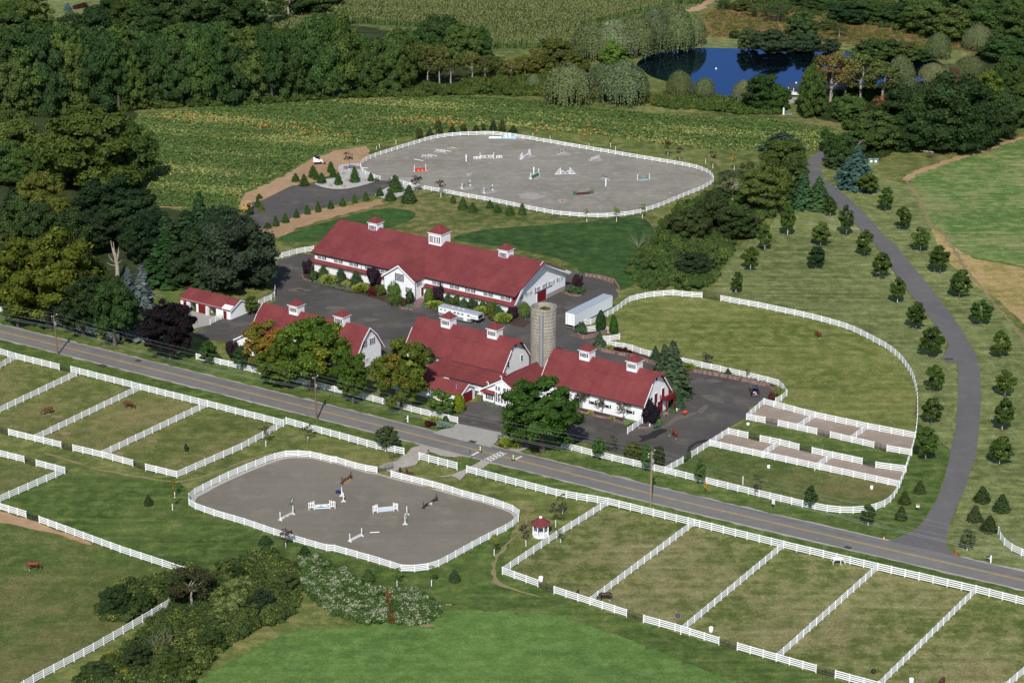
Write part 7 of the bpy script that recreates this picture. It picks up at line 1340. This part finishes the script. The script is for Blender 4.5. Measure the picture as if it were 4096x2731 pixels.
jj = jump('C4', (190,738), (445,728), 'wide jump with black tyre panels and yellow banded poles', 1.9, poles=((.35,'w'),(.6,'wywkwyw'),(.85,'wywkwyw'),(1.05,'w')))
for x0 in (-1.9, 4.75): MB().box(x0,x0+1.75,-.04,.04,.1,.85).obj('tyre_panel', JM['w'], jj); [MB().lathe([(.17,-.06),(.28,-.06),(.28,.06),(.17,.06)], 14).obj('tyre', JM['k'], jj, (x0+.45+k*.85,-.08,.48), (math.pi/2,0,0)) for k in (0,1)]
jump('C4', (985,728), (1105,668), 'white picket wing jump at the arena centre', 1.9, 'wing', poles=((.3,'w'),(.55,'w')), cross=(.3,1.0,'w','w'), ww=1.0)
jump('C4', (1655,655), (1795,612), 'grey rail jump near the far arena fence', 1.5, 'thin', poles=((.2,'w'),(.55,'kwkwk'),(1.35,'kwkwk')))
jump('C5', (10,395), (175,345), 'white triple bar jump at the upper right of the arena', 1.4, 'thin', poles=((.3,'w'),(.6,'w'),(.95,'w')))
jump('C4', (1150,1105), (1285,1035), 'green roll top jump with white panel wings', 1.9, 'wing', fill=('roll','g',0,.75,.9), poles=((.95,'w'),), ww=.5)
jump('C4', (1700,1022), (1880,1018), 'white jump with slanted triangular wings', 1.9, 'tri', poles=((.15,'w'),(.45,'wkwkw'),(.75,'w'),(1.05,'wkw')), ww=1.6)
jump('C4', (1712,1545), (1770,1548), 'pair of brown end on standards near the arena front', 2.0, 'thin', poles=((.4,'b'),))
jump('C4', (1995,1415), (2262,1395), 'brown and green arched jump with brush filler', 1.7, 'arch', poles=((.65,'b'),), fill=('box','b',0,.45,.4), cross=(.2,.9,'b','b'), ww=.85)
jump('C5', (225,715), (355,755), 'blue and white slanted jump right of the arena centre', 1.7, 'thin', poles=((.3,'w'),), cross=(1.0,.4,'n','n'))
jj = jump('C5', (893,748), (1115,728), 'blue and lime jump with pale blue water tray', 1.5, poles=((.35,'nln'),(.95,'nln'))); MB().box(.2,2.9,-1.0,-.2,.0,.1).obj('water_tray', JM['s'], jj)
for c_, x, y, lab in [('C3',2186,782,'single white pillar at the left of the arena'),('C4',1200,1015,'single white pillar behind the green roll top jump'),('C5',297,868,'single white pillar near the blue and white jump')]: MB().box(-.13,.13,-.13,.13,0,1.95).add([(-.13,-.13,1.95),(.13,-.13,1.95),(.13,.13,1.95),(-.13,.13,1.95),(0,0,2.15)], [(0,1,4),(1,2,4),(2,3,4),(3,0,4)]).obj('pillar', M['white'], None, G(c_,x,y,.1), label=lab, cat='pillar', group='white pillars')
for c_, a, b, lab in [('C3',(1208,738),(1378,770),'white ground pole at the left of the upper arena'),('C3',(1465,645),(1640,680),'white ground pole behind the nearest left jump'),('C3',(1730,565),(1905,595),'white ground pole behind the middle left jump'),('C3',(220,900),(340,908),'white pole lying by the left arena fence'),('BM',(302,552),(366,549),'white pole lying in the lower arena')]:
    A, B_ = G(c_,*a,.18), G(c_,*b,.18); MB().tube([Vector((0,0,0)), B_-A], .07, 8).obj('ground_pole', M['white'], None, A, label=lab, cat='pole', group='ground poles')
A = G('C4',350,345,.1); MB().box(0,4.0,-.3,.3,0,.22).box(.2,3.8,.35,.6,0,.4).obj('jump_planks', JM['w'], None, A, label='stack of white jump planks by the far fence', cat='planks')
for i, x in enumerate((675, 755)): MB().box(-.32,.32,-.12,.12,0,1.55).box(-.36,.36,-.3,.3,0,.1).obj('upright_jump', JM['w'], None, G('C4',x,340,.1), label='upright white jump panel by the far fence, %s one' % ('left','right')[i], cat='jump', group='stored jump panels')
for i, (x, w_) in enumerate(((632,.4),(715,.35),(815,1.1))): MB().prism([(-.4,0),(.4,0),(.15,.75),(-.15,.75)], -w_/1.2, w_/1.2).obj('jump_block', JM['s'], None, G('C4',x,348,.1), label='%s light blue jump block from the left by the far fence' % ORD[i], cat='block', group='stored jump blocks')
# lower arena jumps
jump('C7', (1260,868), (1430,765), 'brown rustic jump with orange flower box at the arena top', 1.45, col='b', poles=((.4,'b'),(.75,'b')), cross=(.4,1.0,'b','b'), cap=('o',3,.02))
jump('C7', (1288,1205), (1255,1100), 'white end on jump left of the arena centre', 1.9, 'post', poles=((.4,'w'),(.9,'w')), cross=(.3,1.0,'w','w'))
jump('C7', (735,1345), (1035,1330), 'white jump with tall picket wings in the lower arena', 1.7, 'wing', poles=((.15,'w'),(.65,'w'),(.9,'w')), cross=(.4,1.0,'w','w'), ww=.95, fill=('box','s',.2,.35,.2))
jump('C7', (1925,1405), (2230,1375), 'white jump with lattice filler at the arena centre', 1.7, 'wing', poles=((.75,'w'),(.95,'w')), ww=.8, fill=('box','p',.05,.62,.06))
jump('C7', (100,1556), (340,1440), 'low white plank jump with pink flowers at the arena left', 1.75, poles=((.55,'w'),), fill=('box','w',.08,.42,.1), cap=('t',2,.1))
jump('C8', (440,1100), (690,945), 'dark brown jump with long feet in the lower arena', 1.4, col='b', poles=((.35,'bwb'),(.6,'b')), cross=(.4,.9,'b','b'), cap=('w',1,.05))
jump('C8', (95,1400), (130,1215), 'white end on jump with green filler in the lower arena', 1.75, poles=((.4,'w'),), fill=('box','g',.05,.55,.15))
jump('BM', (167,614), (247,576), 'low white plank jump at the front of the lower arena', 1.6, poles=((.55,'w'),), fill=('box','w',.08,.4,.1))
jump('C7', (300,1258), (325,1165), 'tiny green end on cavaletti at the arena left', .35, col='g', poles=((.3,'w'),))
jump('C8', (20,430), (115,450), 'brown jump panel stored behind the arena fence', 1.2, 'wing', 'b', poles=((.3,'b'),), ww=.4)
MB().prism([(-.6,0),(.6,0),(.35,.5),(-.35,.5)], -.7, .7).obj('mounting_block', JM['b'], None, G('C8',175,470,.05), label='dark maroon mounting block behind the arena fence', cat='block'); MB().box(-.5,.5,-.3,.3,0,.45).box(-.55,.55,-.35,.35,.45,.5).obj('storage_box', JM['n'], None, G('C7',1195,1045,.1), label='navy box left of the end on white jump', cat='box')
# ------------------------------------------------------------------ utility poles and wires
PL = []
def upole(base, h, mat, label, arms, lean=(0,0)):
    o = empty('utility_pole', base, AZ+.03, label=label, cat='utility pole', group='utility poles'); MB().tube([(0,0,-.3),(lean[0]*.5,lean[1]*.5,h*.5),(lean[0],lean[1],h)], [.19,.17,.14], 10).obj('pole', M[mat], o); tp = []
    for z, half, off in arms:
        MB().box(lean[0]-.06,lean[0]+.06,-half+off,half+off,h-z,h-z+.12).obj('crossarm', M['wood2'], o)
        for y in (-half+.1+off, half-.1+off): MB().lathe([(.05,0),(.08,.05),(.05,.2),(.0,.22)], 8, (lean[0],y,h-z+.12)).obj('insulator', M['white'], o); tp.append(o.matrix_basis @ Vector((lean[0],y,h-z+.34)))
    MB().lathe([(.02,0),(.2,.02),(.2,.75),(.02,.8)], 10, (lean[0]+.32,0,h-2.3)).obj('transformer_can', M['greymetal'], o)
    return tp, o
def utop(base, h, a, lean): 
    R0_ = Matrix.Translation(base) @ Matrix.Rotation(AZ+.03, 4, 'Z'); return [R0_ @ Vector((lean[0],y,z)) for y, z in a]
bR, bM_, bL = G('CB',717,1500), G('ML',2130,1310), G('ML',390,875)
upole(bR, 11.0, 'wood2', 'pale utility pole beside the road at the right', [(.35,1.25,0),(.9,1.0,-.4)]); upole(bM_, 9.6, 'wood', 'dark utility pole beside the road in the middle', [(.3,.9,.2)], (-.25,0)); upole(bL, 9.4, 'wood', 'dark utility pole beside the road at the left', [(.3,.9,.2)], (-.5,0))
dirn = (bM_-bR).normalized(); bR2 = bR-dirn*82; bL2 = bL+(bL-bM_).normalized()*75
W_ = [[(bR2,11,0),(bR,11,0),(bM_,9.6,-.25),(bL,9.4,-.5),(bL2,9.4,-.3)]]
M['wire'] = plain('wire_grey', rgb('#9b9da0'), .5, .05)
WL = [(1.0,0.1,'upper far wire'),(-.9,0.1,'upper near wire'),(.1,-1.7,'middle wire'),(0,-2.6,'thick lower cable'),(-.1,-3.0,'lowest cable')]
for y, dz, nm in WL:
    o = empty('overhead_wire', bR, label='%s strung between the utility poles along the road' % nm, cat='wire', group='overhead wires')
    for (p0, h0_, l0), (p1, h1_, l1) in zip(W_[0], W_[0][1:]):
        d = (p1-p0).normalized(); nr = Vector((-d.y,d.x,0)); a0 = p0+nr*y+Vector((0,0,h0_+dz)); a1 = p1+nr*y+Vector((0,0,h1_+dz)); path = [a0.lerp(a1,k/10)-Vector((0,0,1.1*4*(k/10)*(1-k/10)))-bR for k in range(11)]; MB().tube(path, .02 if 'cable' in nm else .011, 4, False).obj('span', M['wire'], o)
# ------------------------------------------------------------------ signs, mailboxes, small things
M['signy'] = plain('amber_sign', rgb('#e39a1c'), .5, .05); M['lime'] = plain('lime_sign', rgb('#c6dc3a'), .5, .05); M['signgrey'] = plain('sign_back_grey', rgb('#6d747a'), .5, .08); M['greenpost'] = plain('green_steel_post', rgb('#3f4d45'), .6, .1)
def pedestrian(parent, y, s, rot=0):
    m_ = MB(); m_.lathe([(.001,-.06*s),(.06*s,0),(.001,.06*s)], 8, (0,0,0)); p_ = m_.obj('symbol', M['black'], parent, (0,y,.2*s)); p_.scale = (1,.1,1)
    m_ = MB(); m_.prism([(-.05*s,.1*s),(.06*s,.12*s),(.05*s,-.08*s),(.14*s,-.28*s),(.08*s,-.3*s),(0,-.12*s),(-.1*s,-.3*s),(-.15*s,-.27*s),(-.05*s,-.06*s),(-.12*s,.0)], y-.004, y+.004, 'y'); m_.obj('symbol', M['black'], parent)
sg = empty('crossing_sign', G('CB',1748,1310), R_(-62), label='amber diamond crossing sign with arrow plaque beside the road', cat='sign'); MB().tube([(0,0,0),(0,0,2.6)], .035, 6).obj('post', M['greenpost'], sg)
pn = MB().prism([(0,-.5),(.5,0),(0,.5),(-.5,0)], -.05, -.03, 'y').obj('diamond', M['signy'], sg, (0,0,2.35)); pedestrian(pn, -.06, 1.3); pq = MB().box(-.34,.34,-.05,-.03,-.18,.18).obj('plaque', M['signy'], sg, (0,0,1.6)); MB().prism([(-.2,.1),(-.1,.12),(.1,-.05),(.12,.05),(.2,-.12),(.02,-.1),(.06,-.07)], -.06, -.052, 'y').obj('arrow', M['black'], pq)
sg = empty('crossing_sign', G('CA',555,235), R_(-62), label='amber sign seen beside the paved path under the maple', cat='sign'); MB().tube([(0,0,0),(0,0,2.3)], .035, 6).obj('post', M['greenpost'], sg); pn = MB().prism([(0,-.42),(.42,0),(0,.42),(-.42,0)], -.05, -.03, 'y').obj('diamond', M['signy'], sg, (0,0,2.0)); pedestrian(pn, -.06, 1.1)
sg = empty('crossing_sign', G('C8',1318,225), R_(110), label='grey backed diamond sign at the left of the crosswalk', cat='sign'); MB().tube([(0,0,0),(0,0,2.6)], .035, 6).obj('post', M['greenpost'], sg); MB().prism([(0,-.5),(.5,0),(0,.5),(-.5,0)], -.05, -.03, 'y').obj('diamond', M['signgrey'], sg, (0,0,2.35))
sg = empty('road_sign', G('ML',668,818), R_(-62), label='small amber sign under the left maples', cat='sign'); MB().tube([(0,0,0),(0,0,2.0)], .035, 6).obj('post', M['greenpost'], sg); MB().prism([(0,-.38),(.38,0),(0,.38),(-.38,0)], -.05, -.03, 'y').obj('diamond', M['signy'], sg, (0,0,1.9))
for i, (c_, x, y) in enumerate([('ML',1693,1218),('ML',2058,1305)]): sg = empty('road_sign', G(c_,x,y), R_(100), label='grey backed road sign on the lower verge, %s one' % ('left','right')[i], cat='sign', group='grey backed signs'); MB().tube([(0,0,0),(0,0,2.2)], .035, 6).obj('post', M['greenpost'], sg); MB().box(-.25,.25,-.05,-.03,1.6,2.2).obj('panel', M['signgrey'], sg)
for i, (x, y) in enumerate([(250,418),(-1,-1)]):
    b = G('CA',250,418,.16) if i == 0 else G('C8',1510,25,.16); sg = empty('crosswalk_marker', b, R_(-50), label='lime green in-street crosswalk marker, %s one' % ('right','left')[i], cat='sign', group='crosswalk markers'); MB().box(-.4,.4,-.3,.3,0,.08).obj('base', M['rubber'], sg); MB().box(-.17,.17,-.02,.02,.08,1.15).obj('panel', M['lime'], sg); MB().box(-.11,.11,-.03,-.021,.45,.95).obj('legend', M['white'], sg); MB().prism([(0,.86),(.09,.72),(-.09,.72)], -.04, -.031, 'y').obj('symbol', M['tail'], sg)
sg = empty('road_sign', G('BR',666,405), R_(-32), label='small white road sign on a green post above the road', cat='sign'); MB().tube([(0,0,0),(0,0,2.4)], .035, 6).obj('post', M['greenpost'], sg); pn = MB().box(-.3,.3,-.05,-.03,1.35,2.4).obj('panel', M['white'], sg); [MB().box(-.2,.2,-.06,-.051,1.55+k*.18,1.61+k*.18).obj('text_line', M['signgrey'], pn) for k in range(4)]
sg = empty('road_sign', G('BR',1636,412), R_(-20), label='small white sign with red symbol left of the drive mouth', cat='sign'); MB().tube([(0,0,0),(0,0,1.5)], .03, 6).obj('post', M['greenpost'], sg); pn = MB().box(-.3,.3,-.05,-.03,.85,1.5).obj('panel', M['white'], sg); MB().box(-.26,.26,-.06,-.051,1.25,1.45).obj('symbol', M['tail'], pn); MB().box(-.2,.2,-.06,-.051,.95,1.02).obj('text_line', M['tail'], pn)
def mailbox(c_, x, y, rz, label):
    o = empty('mailbox', G(c_,x,y), rz, label=label, cat='mailbox', group='white post mailboxes'); MB().box(-.1,.1,-.1,.1,0,1.35).add([(-.12,-.12,1.35),(.12,-.12,1.35),(.12,.12,1.35),(-.12,.12,1.35),(0,0,1.55)],[(0,1,4),(1,2,4),(2,3,4),(3,0,4)]).obj('post', M['vinyl'], o); MB().tube([(-.05,0,.7),(-.5,0,1.05)], .04, 5).obj('brace', M['vinyl'], o); MB().box(-.75,.1,-.05,.05,1.02,1.1).obj('arm', M['vinyl'], o); MB().prism([(-.13,0),(.13,0),(.13,.16),(.08,.25),(-.08,.25),(-.13,.16)], -.78, -.28).obj('box', M['black'], o, (0,0,1.11))
mailbox('BR', 2127, 757, R_(0), 'white post with black mailbox right of the drive mouth'); mailbox('MM', 556, 1325, R_(20), 'white post with black mailbox above the road')
ss = empty('hanging_sign', G('MM',1230,1402), R_(150), label='white post with small hanging sign at the court entrance', cat='sign'); MB().box(-.1,.1,-.1,.1,0,2.3).obj('post', M['vinyl'], ss); MB().box(.1,1.2,-.05,.05,1.95,2.05).obj('arm', M['vinyl'], ss); MB().box(.3,1.1,-.03,.03,1.2,1.9).obj('panel', M['wood'], ss)
def cone(c_, x, y, label, band):
    o = empty('traffic_cone', G(c_,x,y,.1), 0, label=label, cat='cone', group='traffic cones'); MB().box(-.22,.22,-.22,.22,0,.05).obj('base', M['orange'], o); MB().lathe([(.17,.05),(.04,.85),(.001,.85)], 12).obj('body', M['orange'], o)
    if band: MB().lathe([(.132,.3),(.085,.6)], 12).obj('band', M['white'], o).scale = (1.06,1.06,1)
    return o
cone('BR', 1410, 605, 'orange cone with white band at the left of the drive mouth', True); cone('BR', 1895, 702, 'plain orange cone at the right of the drive mouth', False)
def bucket(c_, x, y, label, mat='vinyl', r=.28, h=.6):
    o = empty('bucket', G(c_,x,y,.05), 0, label=label, cat='bucket', group='paddock buckets'); MB().lathe([(r*.8,0),(r,h),(r*.94,h),(r*.75,.05),(.001,.05)], 14).obj('tub', M[mat], o, smooth=True); MB().tube([(r*math.cos(t_),0,h+r*.6*math.sin(t_)) for t_ in (0,.6,1.2,1.8,2.4,3.14)], .012, 4).obj('handle', M['black'], o)
M['purple'] = plain('purple_plastic', rgb('#4a3d78'), .5, .05)
bucket('BM', 1450, 880, 'white bucket beside the leftmost lower gate', r=.4, h=.9); bucket('BR', 248, 1218, 'white bucket above the lower right gates', r=.38, h=.85); bucket('BR', 24, 1122, 'purple bucket in the paddock left of the white horse', 'purple', .35, .5); bucket('BR', 1340, 1495, 'black tub in the lower right paddock', 'black', .4, .5); bucket('BR', 1594, 1562, 'white bucket at the bottom edge', r=.38, h=.8)
bucket('BR', 635, 120, 'white bucket in the roadside paddock, left one', r=.3, h=.6); bucket('BR', 1327, 262, 'white bucket in the roadside paddock, right one', r=.3, h=.7); bucket('MR', 497, 1342, 'white bucket in the alley between the pens', r=.35, h=.4)
MB().tube([(0,0,0),(0,0,1.9)], .09, 8).obj('marker_post', M['vinyl'], None, G('BR',462,235), label='thin white post in the roadside paddock', cat='post')
for i, (c_, x, y) in enumerate([('C23',1405,1345),('C23',1915,1055)]):
    o = empty('garden_statue', G(c_,x,y,.3), 0, label='small white garden statue, %s' % ('at the short fence by the barn','below the red balcony')[i], cat='statue', group='garden statues'); MB().lathe([(.16,0),(.16,.1),(.1,.14),(.1,.22)], 10).obj('plinth', M['white'], o); m = MB(); ball(m, (0,0,.38), .17); ball(m, (0,-.04,.62), .11); m.obj('figure', M['white'], o, smooth=True)
bn = empty('bench', G('C23',1710,1150,.1), AZ+1.2, label='small grey bench beside the open barn door', cat='bench'); MB().box(-.6,.6,-.2,.2,.4,.46).obj('seat', M['wood2'], bn); MB().box(-.6,.6,.17,.22,.5,.9).obj('backrest', M['wood2'], bn); [MB().box(x-.04,x+.04,-.18,.18,0,.4).obj('leg', M['wood2'], bn) for x in (-.5,.5)]
def grate(c_, x, y, rz, label, w_=1.3, d_=.8):
    o = empty('storm_drain', G(c_,x,y,.0), rz, label=label, cat='drain', group='storm drains'); MB().box(-w_/2-.1,w_/2+.1,-d_/2-.1,d_/2+.1,.12,.19).obj('frame', M['black'], o)
    for k in range(8): MB().box(-w_/2+k*w_/8+.03,-w_/2+(k+1)*w_/8-.03,-d_/2,d_/2,.192,.21).obj('bar', M['bark'], o)
grate('MR',1848,904,0,'storm drain in the bulge of the curving drive',1.6,.9); grate('ML',690,948,AZ,'rusty storm drain at the lower road edge',1.4,.9); grate('ML',930,915,AZ,'rusty storm drain at the upper road edge',1.2,.8); grate('MM',992,1460,AZ,'storm drain in the concrete apron',1.4,.9); grate('ML',2020,442,AZ,'storm drain in the upper yard',1.6,.8); grate('BR',1168,658,AZ,'dark drain cover on the lower road lane',1.0,.8)
thicket('ivy', 'green vine growing over the silo rim', [uv(45.2,-17.4), uv(46.6,-16.9), uv(47.2,-17.8), uv(46.2,-18.3), uv(45.0,-18.4)], 16, .3, .5, .8, '#5a6b38', .1, 120).location.z = 17.1
# log, debris
MB().tube([(0,0,.3),(3.5,-2.0,.35)], [.3,.22], 8).obj('log', M['palebark'], None, G('TR',1655,1020), label='pale fallen log at the edge of the right wood', cat='log'); bare('TR',1730,1060,1030,90,'brush pile beside the fallen log','brush_pile',22,'bark',.06)
pa = empty('patio_set', G('C6',1690,440,.1), 0, label='grey glass patio table in the stone bed by the arena', cat='table'); MB().box(-.9,.9,-.5,.5,.7,.76).obj('top', M['greymetal'], pa); [MB().box(x-.04,x+.04,y-.04,y+.04,0,.7).obj('leg', M['black'], pa) for x in (-.8,.8) for y in (-.4,.4)]
st_ = empty('stone_steps', G('C6',1250,740,.1), R_(22), label='pale stone slab steps through the white stone bed', cat='steps'); [MB().box(k*.85-3.4,k*.85-2.65,-.3+k*.02,.3+k*.02,.05,.16).obj('slab', M['concrete'], st_) for k in range(9)]
for i, x in enumerate((1560, 1800)): MB().box(-.5,.5,-.8,.8,0,.5).box(-.55,.55,-.85,.85,.5,.58).obj('brick_bench', M['block'], None, G('C6',x,450,.1), label='low brick seat wall by the arena corner, %s one' % ('left','right')[i], cat='wall', group='brick seat walls')
hg = [('TL',530,55,1.6,'#4a2a2e','dark red clipped hedge on the distant lawn'),]
o = thicket('hedge', 'dark red clipped hedge on the distant lawn', 'TL 490,58 570,38 585,48 510,68', 60, .5, .8, 1.4, '#4a2a2e', .18, 60, kind='thing', cat='hedge'); plant('TL', 455, 72, 22, 50, 's', '#5b7076', 'small blue spruce on the distant lawn', gm)
